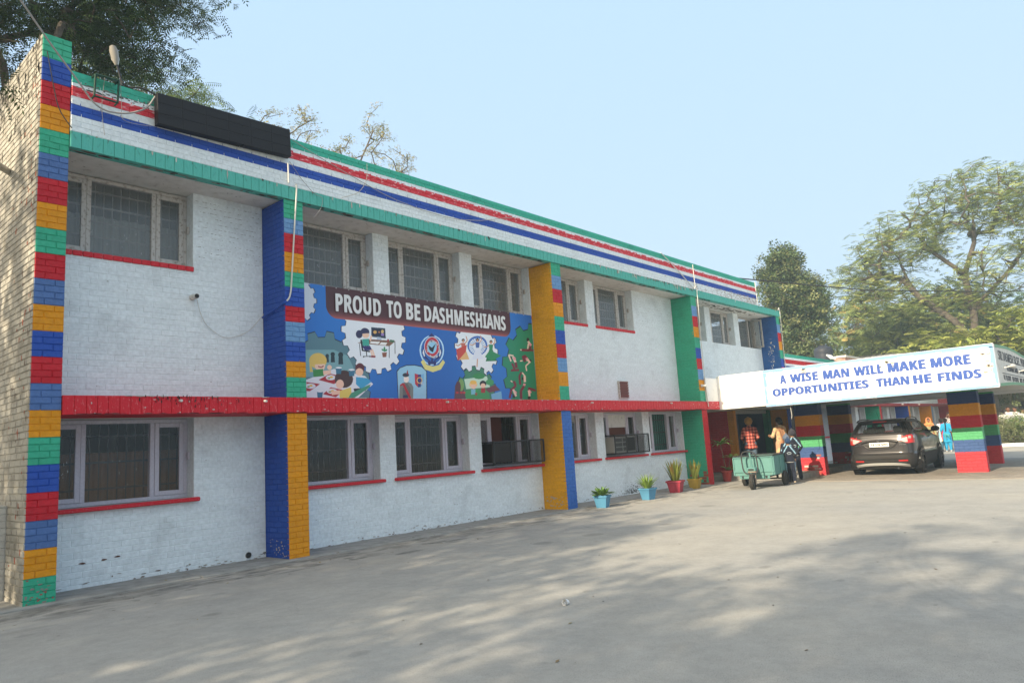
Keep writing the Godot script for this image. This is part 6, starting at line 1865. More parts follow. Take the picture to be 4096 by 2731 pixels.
	for k in 46:
		c.col = Color(0.62, 0.60, 0.56)
		blot(c, V(23.2545, rng.randfn(4.2, 0.35), rng.randfn(-0.3, 0.07)), V(0, 0, 1), Y, rf(0.005, 0.03), rf(0.01, 0.05))
	for k in 26:
		c.col = [Color(0.30, 0.24, 0.22), Color(0.34, 0.12, 0.10)][rng.randi() % 2]
		blot(c, V(rf(0.02, 0.31), absf(rng.randfn(0, 0.14)) + 0.01, 0.0012), U, Y, rf(0.008, 0.04), rf(0.004, 0.02))
	for k in 30:
		c.col = Color(0.50, 0.46, 0.42)
		blot(c, V(10.0765, rf(0.08, 0.3), rf(-0.6, -0.1)), V(0, 0, 1), Y, rf(0.01, 0.06), rf(0.004, 0.02))
		blot(c, V(3.3305, rf(0.04, 0.3), rf(-0.55, -0.05)), V(0, 0, 1), Y, rf(0.006, 0.03), rf(0.004, 0.02))
	# bare bricks at the foot of the green pillar
	for r in 5:
		var z := -0.6
		while z < -0.06:
			var l := rf(0.10, 0.22)
			if rng.randf() < 0.8 - r * 0.12:
				c.col = Color(0.36, 0.10, 0.07) * rf(0.7, 1.2)
				c.obox(Transform3D(Basis(), V(16.732, 0.05 + r * 0.0795, min(z + l * 0.5, -0.07))), V(0.008, 0.066, l - 0.012), 0.002)
			z += l
	stuff(obj("chipped_paint", c, vm, b))
	# rust and bare brick showing on the end wall
	var r2 := MB.new()
	for k in 110:
		r2.col = [Color(0.34, 0.11, 0.07), Color(0.20, 0.16, 0.13)][rng.randi() % 2]
		var yy := rf(0.3, 6.5)
		blot(r2, V(-0.0065, yy, -0.06 - absf(rng.randfn(0, 0.35))), V(0, 0, 1), Y, rf(0.006, 0.035), rf(0.01, 0.07))
	for k in 150:
		r2.col = Color(0.07, 0.065, 0.055) * rf(0.7, 2.0)
		blot(r2, V(-0.0065, 6.98 - absf(rng.randfn(0, 0.6)), -rf(0.05, 2.2)), V(0, 0, 1), Y, rf(0.01, 0.05), rf(0.02, 0.14))
	stuff(obj("bare_patch", r2, vm, b))

# ---------- trees ----------
func pinnate(pairs: int, len: float, ll: float, lw: float, droop: float) -> ArrayMesh:
	# one feather leaf along +x, hanging towards -y
	var mb := MB.new()
	var p := V(0, 0, 0)
	var d := V(1, 0.15, 0).normalized()
	for i in pairs + 1:
		var t := float(i) / pairs
		for s in ([-1, 1] if i < pairs else [0]):
			var o: Vector3 = (V(0.45, -0.25, s * 0.85)).normalized() if s != 0 else d
			var k := ll * (0.75 + 0.5 * sin(PI * (0.15 + 0.75 * t)))
			var side := o.cross(V(0, 1, 0)).normalized() * lw * 0.5
			mb.tri(p, p + o * k * 0.45 + side, p + o * k + V(0, -k * 0.12, 0))
			mb.tri(p, p + o * k + V(0, -k * 0.12, 0), p + o * k * 0.45 - side)
		p += d * len / pairs
		d = (d + V(0, -droop / pairs, 0)).normalized()
	return mb.mesh()

func rosette(n: int, ll: float, lw: float, r: RandomNumberGenerator) -> ArrayMesh:
	var mb := MB.new()
	for i in n:
		var a := TAU * i / n * 1.618 * 2.0
		var o := V(cos(a), r.randf_range(-0.5, 0.7), sin(a)).normalized()
		var b := o * r.randf_range(0.0, ll * 0.8)
		var side := o.cross(V(0, 1, 0)).normalized() * lw * 0.5
		var e := b + o * ll * r.randf_range(0.7, 1.1) + V(0, -ll * 0.2, 0)
		var m := b.lerp(e, 0.45)
		mb.tri(b, m + side, e)
		mb.tri(b, e, m - side)
	return mb.mesh()

func in_blob(b: Array, r: RandomNumberGenerator, shell: float) -> Vector3:
	while true:
		var q := V(r.randf_range(-1, 1), r.randf_range(-1, 1), r.randf_range(-1, 1))
		var l := q.length()
		if l <= 1.0 and l >= shell * r.randf(): return b[0] + q * b[1]
	return b[0]

func tree(called: String, label: String, at: Vector3, limbs: Array, blobs: Array, o: Dictionary) -> Node3D:
	# limbs: polylines from the base up; blobs: [centre, radii, clusters]; all relative to the base
	var r := RandomNumberGenerator.new()
	r.seed = o.get("seed", 1)
	var t := thing(called, label, o.get("category", "tree"), at, 0.0, o.get("group", ""))
	var pos := PackedVector3Array()
	var par := PackedInt32Array()
	for l in limbs:
		var last := -1
		for i in l.size():
			var p: Vector3 = l[i]
			if i == 0 and pos.size():
				var best := 0
				for k in pos.size():
					if pos[k].distance_squared_to(p) < pos[best].distance_squared_to(p): best = k
				last = best
				continue
			if last >= 0:
				var a := pos[last]
				var n := int(max(1.0, a.distance_to(p) / o.get("step", 0.6)))
				for k in n:
					var q: Vector3 = a.lerp(p, float(k + 1) / n) + V(r.randf_range(-1, 1), r.randf_range(-.5, .5), r.randf_range(-1, 1)) * 0.04 * o.get("step", 0.6)
					pos.append(q); par.append(last); last = pos.size() - 1
			else:
				pos.append(p); par.append(-1); last = 0
	var nroot := pos.size()
	var cl := []
	for b in blobs:
		for i in b[2]: cl.append(in_blob(b, r, o.get("shell", 0.9)))
	var top: Vector3 = pos[min(nroot - 1, int(nroot * 0.4))]
	cl.sort_custom(func(a, b): return a.distance_squared_to(top) < b.distance_squared_to(top))
	var tips := []
	for c in cl:
		var best := 0
		var bd := 1e9
		for k in pos.size():
			if par[k] < 0: continue
			var d: float = pos[k].distance_to(c) + 0.25 * max(0.0, pos[k].y - c.y)
			if pos[k].y < o.get("fork", 2.0) and k < nroot: d += 3.0
			if d < bd: bd = d; best = k
		var a := pos[best]
		var n := int(clamp(bd / o.get("step", 0.6), 1, 8))
		var last := best
		var bow := V(r.randf_range(-1, 1), r.randf_range(-0.2, 1.0), r.randf_range(-1, 1)) * bd * 0.14
		for k in n:
			var f := float(k + 1) / n
			pos.append(a.lerp(c, f) + bow * sin(PI * f)); par.append(last); last = pos.size() - 1
		tips.append(last)
	# limb thickness from what each carries
	var wt := PackedFloat32Array()
	wt.resize(pos.size())
	for i in tips: wt[i] += 1.0
	for i in range(pos.size() - 1, 0, -1):
		if par[i] >= 0: wt[par[i]] += wt[i]
	var r0: float = o.get("twig", 0.012)
	var mb := MB.new()
	for i in pos.size():
		if par[i] < 0: continue
		var ra: float = min(r0 * pow(max(1.0, wt[par[i]]), 0.46), o.get("rmax", 0.4))
		var rb: float = min(r0 * pow(max(1.0, wt[i]), 0.46), o.get("rmax", 0.4))
		mb.tube([pos[par[i]], pos[i]], [ra, rb], 8 if ra > 0.08 else (5 if ra > 0.03 else 3), false)
	obj("trunk", mb, o.bark, t)
	# leaves
	var xf := []
	var cols := []
	var per: int = o.get("per", 12)
	var spread: float = o.get("spread", 0.5)
	for i in tips:
		var c := pos[i]
		var tone: float = r.randf_range(0.75, 1.25)
		for k in per:
			var q := V(r.randfn(0, 1), r.randfn(0, 0.7) * o.get("flat", 0.8), r.randfn(0, 1)).limit_length(1.7) * spread * 0.5
			var yaw := r.randf_range(0, TAU)
			var bs := Basis(Vector3.UP, yaw) * Basis(V(0, 0, 1), r.randf_range(-0.9, 0.5) * o.get("tilt", 1.0)) * Basis(V(1, 0, 0), r.randf_range(-0.9, 0.9) * o.get("tilt", 1.0))
			xf.append(Transform3D(bs.scaled(Vector3.ONE * r.randf_range(0.7, 1.25)), c + q))
			var base: Color = o.cols[r.randi() % o.cols.size()]
			var f: float = tone * r.randf_range(0.8, 1.2)
			cols.append(Color(base.r * f, base.g * f, base.b * f))
	var mm := MultiMesh.new()
	mm.transform_format = MultiMesh.TRANSFORM_3D
	mm.use_colors = true
	mm.mesh = o.leaf
	mm.instance_count = xf.size()
	for i in xf.size():
		mm.set_instance_transform(i, xf[i])
		mm.set_instance_color(i, cols[i])
	var mi := MultiMeshInstance3D.new()
	mi.multimesh = mm
	mi.material_override = M.foliage
	mi.name = "crown"
	t.add_child(mi)
	stuff(mi)
	return t

func build_trees() -> void:
	M.foliage = mat(Color(1, 1, 1), 0.55, null, 1.0, {"vertex_color_use_as_albedo": true, "backlight_enabled": true, "backlight": Color(0.34, 0.40, 0.16)})
	var bark := bumped(mat(Color(1, 1, 1), 0.95, noise_tex(0.03, Color(0.05, 0.042, 0.035).linear_to_srgb(), Color(0.17, 0.145, 0.12).linear_to_srgb(), 95, 4, 256), 1.2), M.fine, 1.0)
	var r := RandomNumberGenerator.new()
	r.seed = 5
	var neem_leaf := pinnate(6, 0.24, 0.062, 0.022, 0.7)
	var siris_leaf := pinnate(7, 0.50, 0.17, 0.05, 0.5)
	var airy_leaf := pinnate(8, 0.42, 0.12, 0.036, 0.5)
	var far_leaf := pinnate(6, 0.6, 0.24, 0.09, 0.5)
	var round_leaf := rosette(9, 0.20, 0.095, r)
	var shade_leaf := rosette(10, 0.22, 0.10, r)
	var NG := [Color(0.035, 0.075, 0.018), Color(0.05, 0.10, 0.022), Color(0.03, 0.06, 0.016), Color(0.08, 0.13, 0.03)]
	# neem leaning over the end of the block
	tree("neem_tree", "dark feathery neem tree leaning over the striped end pillar", V(-3.4, 0, -3.4),
		[[V(0, 0, 0), V(0.2, 2.2, 0.1), V(0.6, 4.4, 0.3), V(1.6, 6.4, 0.4), V(2.6, 7.6, 0.5), V(3.9, 8.5, 0.6), V(4.6, 8.8, 0.6), V(5.8, 9.6, 0.6)], [V(1.6, 6.4, 0.4), V(1.2, 8.0, 0.6), V(1.6, 9.5, 0.8)], [V(0.6, 4.4, 0.3), V(1.2, 5.3, 2.0), V(2.3, 5.65, 3.9), V(2.75, 5.75, 4.25)], [V(4.6, 8.8, 0.6), V(5.2, 9.0, 0.9), V(5.9, 8.9, 0.9)]],
		[[V(4.4, 9.75, 0.5), V(1.6, 0.9, 1.7), 120], [V(1.8, 9.1, 0.7), V(2.2, 2.0, 2.2), 150], [V(6.1, 10.4, 0.6), V(1.2, 0.75, 1.2), 60], [V(3.2, 11.0, 0.5), V(2.2, 1.2, 1.8), 60], [V(2.5, 5.65, 4.2), V(0.45, 0.3, 0.35), 9], [V(5.2, 8.75, 0.6), V(1.0, 0.6, 1.2), 80], [V(3.4, 8.2, 0.5), V(1.2, 0.9, 1.2), 70]],
		{"seed": 11, "bark": bark, "leaf": neem_leaf, "cols": NG.map(func(c): return c * 0.62), "per": 13, "spread": 0.42, "twig": 0.006, "rmax": 0.26, "step": 0.45, "shell": 0.4, "fork": 5.5})
	# lighter tree behind the roof
	tree("feather_tree", "pale green feathery tree showing over the roof behind the display board", V(4.5, 0, -11.0),
		[[V(0, 0, 0), V(0.1, 4, 0), V(0.3, 10, 0)]],
		[[V(-0.1, 12.1, 0), V(1.7, 1.6, 1.5), 70], [V(1.6, 12.1, 0), V(1.4, 1.3, 1.4), 60], [V(2.9, 11.7, 0.2), V(0.8, 0.9, 0.8), 26]],
		{"seed": 12, "bark": bark, "leaf": pinnate(8, 0.5, 0.10, 0.03, 0.4), "cols": [Color(0.10, 0.16, 0.04), Color(0.15, 0.20, 0.05), Color(0.12, 0.17, 0.05)], "per": 9, "spread": 0.6, "twig": 0.012, "fork": 7.0})
	# two almost bare trees hung with pods
	var pod := rosette(7, 0.09, 0.028, r)
	for k in 2:
		tree("bare_tree", ["small thin-branched tree with pale pods just beyond the display board", "spreading thin-branched tree with pale pods over the parapet"][k], [V(11.0, 0, -12), V(14.0, 0, -12)][k],
			[[V(0, 0, 0), V(0.1, 6, 0), V(0.2, 11.5, 0)]] if k == 0 else [[V(0, 0, 0), V(0.1, 6, 0), V(0.2, 11.5, 0)], [V(0.2, 11.5, 0), V(-0.2, 12.8, 0), V(0.4, 14.3, 0.2)], [V(0.2, 11.5, 0), V(0.9, 12.3, 0), V(1.7, 12.9, 0)]],
			[[V(0.0, 13.0, 0), V(1.1, 1.2, 1.0), 26], [V(0.5, 14.2, 0), V(0.35, 0.6, 0.4), 6], [V(-0.9, 13.3, 0), V(0.5, 0.6, 0.5), 8]] if k == 0 else [[V(0.4, 13.2, 0), V(1.9, 1.2, 1.4), 62], [V(0.5, 14.7, 0.2), V(0.5, 0.7, 0.5), 9], [V(-1.4, 12.6, 0), V(0.8, 0.5, 0.6), 12]],
			{"seed": 13 + k, "bark": bark, "leaf": pod, "cols": [Color(0.36, 0.31, 0.13), Color(0.30, 0.24, 0.10), Color(0.22, 0.23, 0.07)], "per": 9, "spread": 0.30, "twig": 0.010, "fork": 10.0, "step": 0.35, "group": "pod trees behind the roof"})
	# dense dark tree past the end of the block
	tree("mango_tree", "dense dark broad-leaved tree standing past the end of the roof", V(45, 0, -7.3),
		[[V(0, 0, 0), V(0, 4, 0), V(0, 9, -0.2), V(0, 12.5, -0.2)]],
		[[V(0, 6.0, 0), V(2.3, 2.9, 2.4), 130], [V(0, 10.2, -0.25), V(1.7, 3.2, 1.5), 120], [V(0.3, 9.3, 1.35), V(1.2, 1.9, 1.0), 60], [V(0, 12.6, 0.2), V(0.8, 1.0, 0.8), 24], [V(0.2, 4.2, 1.4), V(2.0, 2.0, 1.6), 50]],
		{"seed": 21, "bark": bark, "leaf": round_leaf, "cols": [Color(0.06, 0.10, 0.04), Color(0.085, 0.125, 0.05), Color(0.12, 0.15, 0.06), Color(0.16, 0.17, 0.07)], "per": 24, "spread": 0.75, "twig": 0.02, "shell": 0.9})
	# wide airy tree
	var SG := [Color(0.24, 0.30, 0.09), Color(0.29, 0.34, 0.11), Color(0.19, 0.25, 0.08), Color(0.29, 0.31, 0.10)]
	tree("siris_tree", "wide airy tree with a bare leaning trunk behind the canopy sign", V(50, 0, 2.7),
		[[V(0, 0, 0), V(0, 3.0, -0.1), V(0, 6.0, -0.5)], [V(0, 6.0, -0.5), V(0, 7.6, -1.5), V(0, 9.4, -3.2), V(0, 10.8, -4.0), V(0, 11.4, -5.2), V(0, 11.3, -6.6)], [V(0, 6.0, -0.5), V(0.2, 8.2, -0.4), V(0.3, 10.5, -0.6), V(0.2, 12.4, 0.2), V(0, 14.0, 0.4), V(0, 15.6, 0.6)], [V(0.2, 8.2, -0.4), V(0.8, 10.2, 1.6), V(1.2, 12.2, 3.2)], [V(0.3, 10.5, -0.6), V(0.1, 12.4, -2.2), V(0, 13.9, -3.0)], [V(0, 10.0, -3.4), V(0.3, 12.4, -4.2), V(0.3, 13.4, -4.8)]],
		[[V(0, 15.0, 0.6), V(3.2, 2.4, 3.4), 190], [V(0, 13.2, -3.6), V(3.0, 2.3, 3.0), 170], [V(0, 11.3, -6.6), V(2.2, 1.6, 2.0), 90], [V(0.4, 13.2, 3.8), V(3.0, 2.8, 2.8), 130], [V(0, 9.4, -4.6), V(2.2, 1.6, 2.6), 70], [V(0, 10.0, 1.6), V(2.6, 2.0, 3.4), 80], [V(0, 8.4, -1.6), V(1.8, 1.2, 2.2), 30]],
		{"seed": 31, "bark": bark, "leaf": airy_leaf, "cols": SG, "per": 11, "spread": 1.1, "flat": 0.4, "tilt": 0.5, "twig": 0.014, "rmax": 0.27, "fork": 6.5, "shell": 0.3})
	# the mixed wood behind, tree by tree
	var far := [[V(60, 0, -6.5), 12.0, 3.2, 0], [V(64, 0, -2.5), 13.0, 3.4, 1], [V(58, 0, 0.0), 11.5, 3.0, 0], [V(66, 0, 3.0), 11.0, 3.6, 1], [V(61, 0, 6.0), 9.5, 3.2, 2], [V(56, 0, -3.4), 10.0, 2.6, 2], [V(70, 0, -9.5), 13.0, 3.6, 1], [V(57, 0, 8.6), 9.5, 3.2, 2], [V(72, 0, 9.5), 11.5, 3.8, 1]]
	var names := ["grey-green tree with ochre twigs right behind the dense dark tree", "tall bluish tree rising over the pink roof hut", "grey-green tree with pale stems behind the corrugated shed", "tall bluish tree behind the leaning trunk of the airy tree", "yellow-green tree under the crown of the airy tree", "short yellow-green tree behind the water tank", "bluish tree in the haze past the dense dark tree", "yellow-green tree over the far corner of the canopy", "tall bluish tree behind the pale cream building"]
	var fc := [[Color(0.16, 0.21, 0.08), Color(0.20, 0.24, 0.08), Color(0.30, 0.23, 0.07), Color(0.13, 0.18, 0.07)], [Color(0.10, 0.16, 0.08), Color(0.13, 0.19, 0.09), Color(0.09, 0.14, 0.07)], [Color(0.20, 0.24, 0.06), Color(0.26, 0.29, 0.07), Color(0.15, 0.20, 0.05)]]  # leaf tones lightened to put distance haze into the colour
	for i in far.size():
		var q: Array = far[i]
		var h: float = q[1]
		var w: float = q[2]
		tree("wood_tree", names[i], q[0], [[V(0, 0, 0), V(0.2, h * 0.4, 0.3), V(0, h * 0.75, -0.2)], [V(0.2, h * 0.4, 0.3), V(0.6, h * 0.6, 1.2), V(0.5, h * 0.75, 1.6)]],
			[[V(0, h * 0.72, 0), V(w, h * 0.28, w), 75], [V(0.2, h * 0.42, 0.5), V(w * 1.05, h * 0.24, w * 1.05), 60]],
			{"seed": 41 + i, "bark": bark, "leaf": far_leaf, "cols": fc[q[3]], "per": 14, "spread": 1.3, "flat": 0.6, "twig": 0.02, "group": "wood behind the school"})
	# young crowns just behind the canopy
	var yy := [[V(46, 0, 1.2), 5.3], [V(47.5, 0, 4.6), 6.2], [V(45, 0, 7.6), 6.6], [V(52, 0, 7.0), 8.0]]
	for i in 4:
		var yh: float = yy[i][1]
		tree("young_tree", ["low yellow-green feathery tree at the foot of the leaning trunk", "yellow-green feathery tree over the last word of the slogan sign", "yellow-green feathery tree over the canopy front lamps", "taller yellow-green feathery tree behind the canopy corner"][i], yy[i][0], [[V(0, 0, 0), V(0, 2.5, 0), V(0.1, 4.5, 0.2)]],
			[[V(0, yh, 0), V(1.7, 1.5, 2.1), 60], [V(0, yh * 0.84, 0.3), V(1.6, 1.0, 2.2), 40]],
			{"seed": 61 + i, "bark": bark, "leaf": siris_leaf, "cols": [Color(0.24, 0.28, 0.06), Color(0.30, 0.32, 0.08), Color(0.18, 0.23, 0.05)], "per": 11, "spread": 1.0, "flat": 0.5, "tilt": 0.6, "twig": 0.015, "group": "young trees behind the canopy"})
	# bushes behind the white kerb
	var bushes := [[V(38.6, 0, 4.7), 0], [V(41.0, 0, 5.0), 1], [V(39.2, 0, 6.0), 0], [V(41.5, 0, 6.8), 1], [V(43.5, 0, 3.6), 0]]
	for i in 5:
		var fresh: bool = bushes[i][1] == 1
		var up := 0.85 if fresh else 0.72
		tree("rose_bush", ["dusty grey-green rose bush at the near end of the white kerb", "fresh green leafy bush between two rose bushes", "dusty rose bush in the middle of the white kerb", "tall fresh green bush behind the dusty rose bushes", "small dusty rose bush beside the marker post"][i], bushes[i][0], [[V(0, 0, 0), V(0, 0.4, 0)]],
			[[V(0, up, 0), V(0.8, up * 0.84, 0.9), 60 if fresh else 40]],
			{"seed": 71 + i, "category": "bush", "bark": bark, "leaf": rosette(8, 0.07, 0.035, r), "cols": [Color(0.10, 0.18, 0.04), Color(0.14, 0.22, 0.05)] if fresh else [Color(0.14, 0.16, 0.08), Color(0.18, 0.19, 0.10)], "per": 18, "spread": 0.42, "twig": 0.006, "step": 0.2, "fork": 0.1, "group": "bushes behind the white kerb"})
	# row of trees along the left of the yard: they stand between the sun and the school
	var row := [[V(-12, 0, -2.2), 12.4, 2.8, "tall shade tree nearest the end wall of the block"], [V(-11.5, 0, 1.7), 11.0, 1.9, "tallest shade tree in the row along the open side of the yard"], [V(-12.5, 0, 5.0), 8.9, 2.9, "low round shade tree between two taller ones by the yard"], [V(-11.5, 0, 9.3), 8.7, 3.0, "broad shade tree facing the canopy across the yard"], [V(-14, 0, 14.5), 9.2, 3.4, "last shade tree at the open end of the yard row"], [V(-16, 0, 7.2), 13.6, 1.6, "thin tall tree behind the row of shade trees"]]
	for i in row.size():
		var h: float = row[i][1]
		var w: float = row[i][2]
		var thin := i == 5
		tree("yard_tree", row[i][3], row[i][0],
			[[V(0, 0, 0), V(0.1, 2.0, 0.1), V(0.0, 4.5, 0.0), V(0.2, h * 0.75, 0)], [V(0.1, 2.0, 0.1), V(0.5, 4.0, 1.3), V(0.6, h * 0.6, 1.8)], [V(0.1, 2.0, 0.1), V(-0.3, 4.0, -1.3), V(0, h * 0.6, -1.8)]],
			[[V(0, h * 0.74, 0), V(w, h * 0.24, w * 1.05), 34 if thin else (74 if i in [2, 3] else 105)], [V(0, h * 0.48, 0), V(w, h * 0.22, w * 1.1), 20 if thin else (40 if i in [2, 3] else 85)]],
			{"seed": 81 + i, "bark": bark, "leaf": shade_leaf, "cols": NG, "per": 9, "spread": 0.75, "twig": 0.016, "group": "shade trees along the yard"})

# ---------- people ----------
func sdf(mb: MB, bones: Array, cell: float, k: float, paint: Callable, cut := -1e9) -> void:
	# joins tapered capsules [a, b, ra, rb, (flatness, axis)] into one skin and meshes it as surface nets
	var lo := Vector3.INF
	var hi := -Vector3.INF
	for b in bones:
		for e in 2:
			var rr: float = b[2 + e] + k + cell * 2
			lo = lo.min(b[e] - Vector3.ONE * rr); hi = hi.max(b[e] + Vector3.ONE * rr)
	var nx := int((hi.x - lo.x) / cell) + 2
	var ny := int((hi.y - lo.y) / cell) + 2
	var nz := int((hi.z - lo.z) / cell) + 2
	var f := PackedFloat32Array()
	f.resize(nx * ny * nz)
	f.fill(1.0)
	for b in bones:
		var a: Vector3 = b[0]
		var e: Vector3 = b[1]
		var ra: float = b[2]
		var rb: float = b[3]
		var fl: float = b[4] if b.size() > 4 else 1.0
		var ax: Vector3 = b[5] if b.size() > 5 else Vector3.ZERO
		var R: float = max(ra, rb) + k + cell * 2
		var p0 := ((a.min(e) - Vector3.ONE * R - lo) / cell).max(Vector3.ZERO)
		var p1 := (a.max(e) + Vector3.ONE * R - lo) / cell
		var d := e - a
		var dd: float = max(d.length_squared(), 1e-9)
		for z in range(int(p0.z), min(nz, int(p1.z) + 1)):
			for y in range(int(p0.y), min(ny, int(p1.y) + 1)):
				var row := (z * ny + y) * nx
				for x in range(int(p0.x), min(nx, int(p1.x) + 1)):
					var p := lo + Vector3(x, y, z) * cell - a
					if fl != 1.0: p += ax * (p.dot(ax) * (1.0 / fl - 1.0))
					var t := clampf(p.dot(d) / dd, 0.0, 1.0)
					var q := (p - d * t).length() - (ra + (rb - ra) * t)
					if fl < 1.0: q *= (fl + 1.0) * 0.5
					var o := f[row + x]
					var h := k - absf(q - o)
					f[row + x] = min(q, o) - (h * h / k * 0.25 if h > 0.0 else 0.0)
	if cut > -1e8:   # straight hem
		for z in nz:
			for y in ny:
				var yy := cut - (lo.y + y * cell)
				if yy < -cell * 3.0: break
				var row := (z * ny + y) * nx
				for x in nx: f[row + x] = max(f[row + x], yy)
	var id := {}
	var base := mb.v.size()
	var vs := PackedVector3Array()
	var lim := cell * 2.0
	var offs := [0, 1, nx, nx + 1, nx * ny, nx * ny + 1, nx * ny + nx, nx * ny + nx + 1]
	var edges := [[0, 1], [2, 3], [4, 5], [6, 7], [0, 2], [1, 3], [4, 6], [5, 7], [0, 4], [1, 5], [2, 6], [3, 7]]
	for z in nz - 1:
		for y in ny - 1:
			var row := (z * ny + y) * nx
			for x in nx - 1:
				var i := row + x
				if f[i] > lim or f[i] < -lim: continue
				var m := 0
				for c in 8:
					if f[i + offs[c]] < 0.0: m |= 1 << c
				if m == 0 or m == 255: continue
				var s := Vector3.ZERO
				var n := 0
				for g in edges:
					var fa := f[i + offs[g[0]]]
					var fb := f[i + offs[g[1]]]
					if (fa < 0.0) != (fb < 0.0):
						var t := fa / (fa - fb)
						var ca := Vector3(g[0] & 1, (g[0] >> 1) & 1, g[0] >> 2)
						var cb := Vector3(g[1] & 1, (g[1] >> 1) & 1, g[1] >> 2)
						s += ca.lerp(cb, t); n += 1
				id[i] = vs.size()
				vs.append(lo + (Vector3(x, y, z) + s / n) * cell)
	var nr := PackedVector3Array()
	nr.resize(vs.size())
	var tri := PackedInt32Array()
	var st := [1, nx, nx * ny]
	for i in id:
		for axis in 3:
			var u: int = st[(axis + 1) % 3]
			var w: int = st[(axis + 2) % 3]
			if (f[i] < 0.0) == (f[i + st[axis]] < 0.0): continue
			if not (id.has(i - u) and id.has(i - w) and id.has(i - u - w)): continue
			var q := [id[i - u - w], id[i - w], id[i], id[i - u]]
			if f[i] >= 0.0: q.reverse()
			var nn := (vs[q[1]] - vs[q[0]]).cross(vs[q[2]] - vs[q[0]]) + (vs[q[2]] - vs[q[0]]).cross(vs[q[3]] - vs[q[0]])
			for j in q: nr[j] += nn
			tri.append_array([q[0], q[2], q[1], q[0], q[3], q[2]])
	for j in vs.size():
		mb.v.append(vs[j]); mb.n.append(nr[j].normalized()); mb.t.append(Vector2(vs[j].x, vs[j].y)); mb.c.append(paint.call(vs[j]))
	for j in tri: mb.ix.append(base + j)

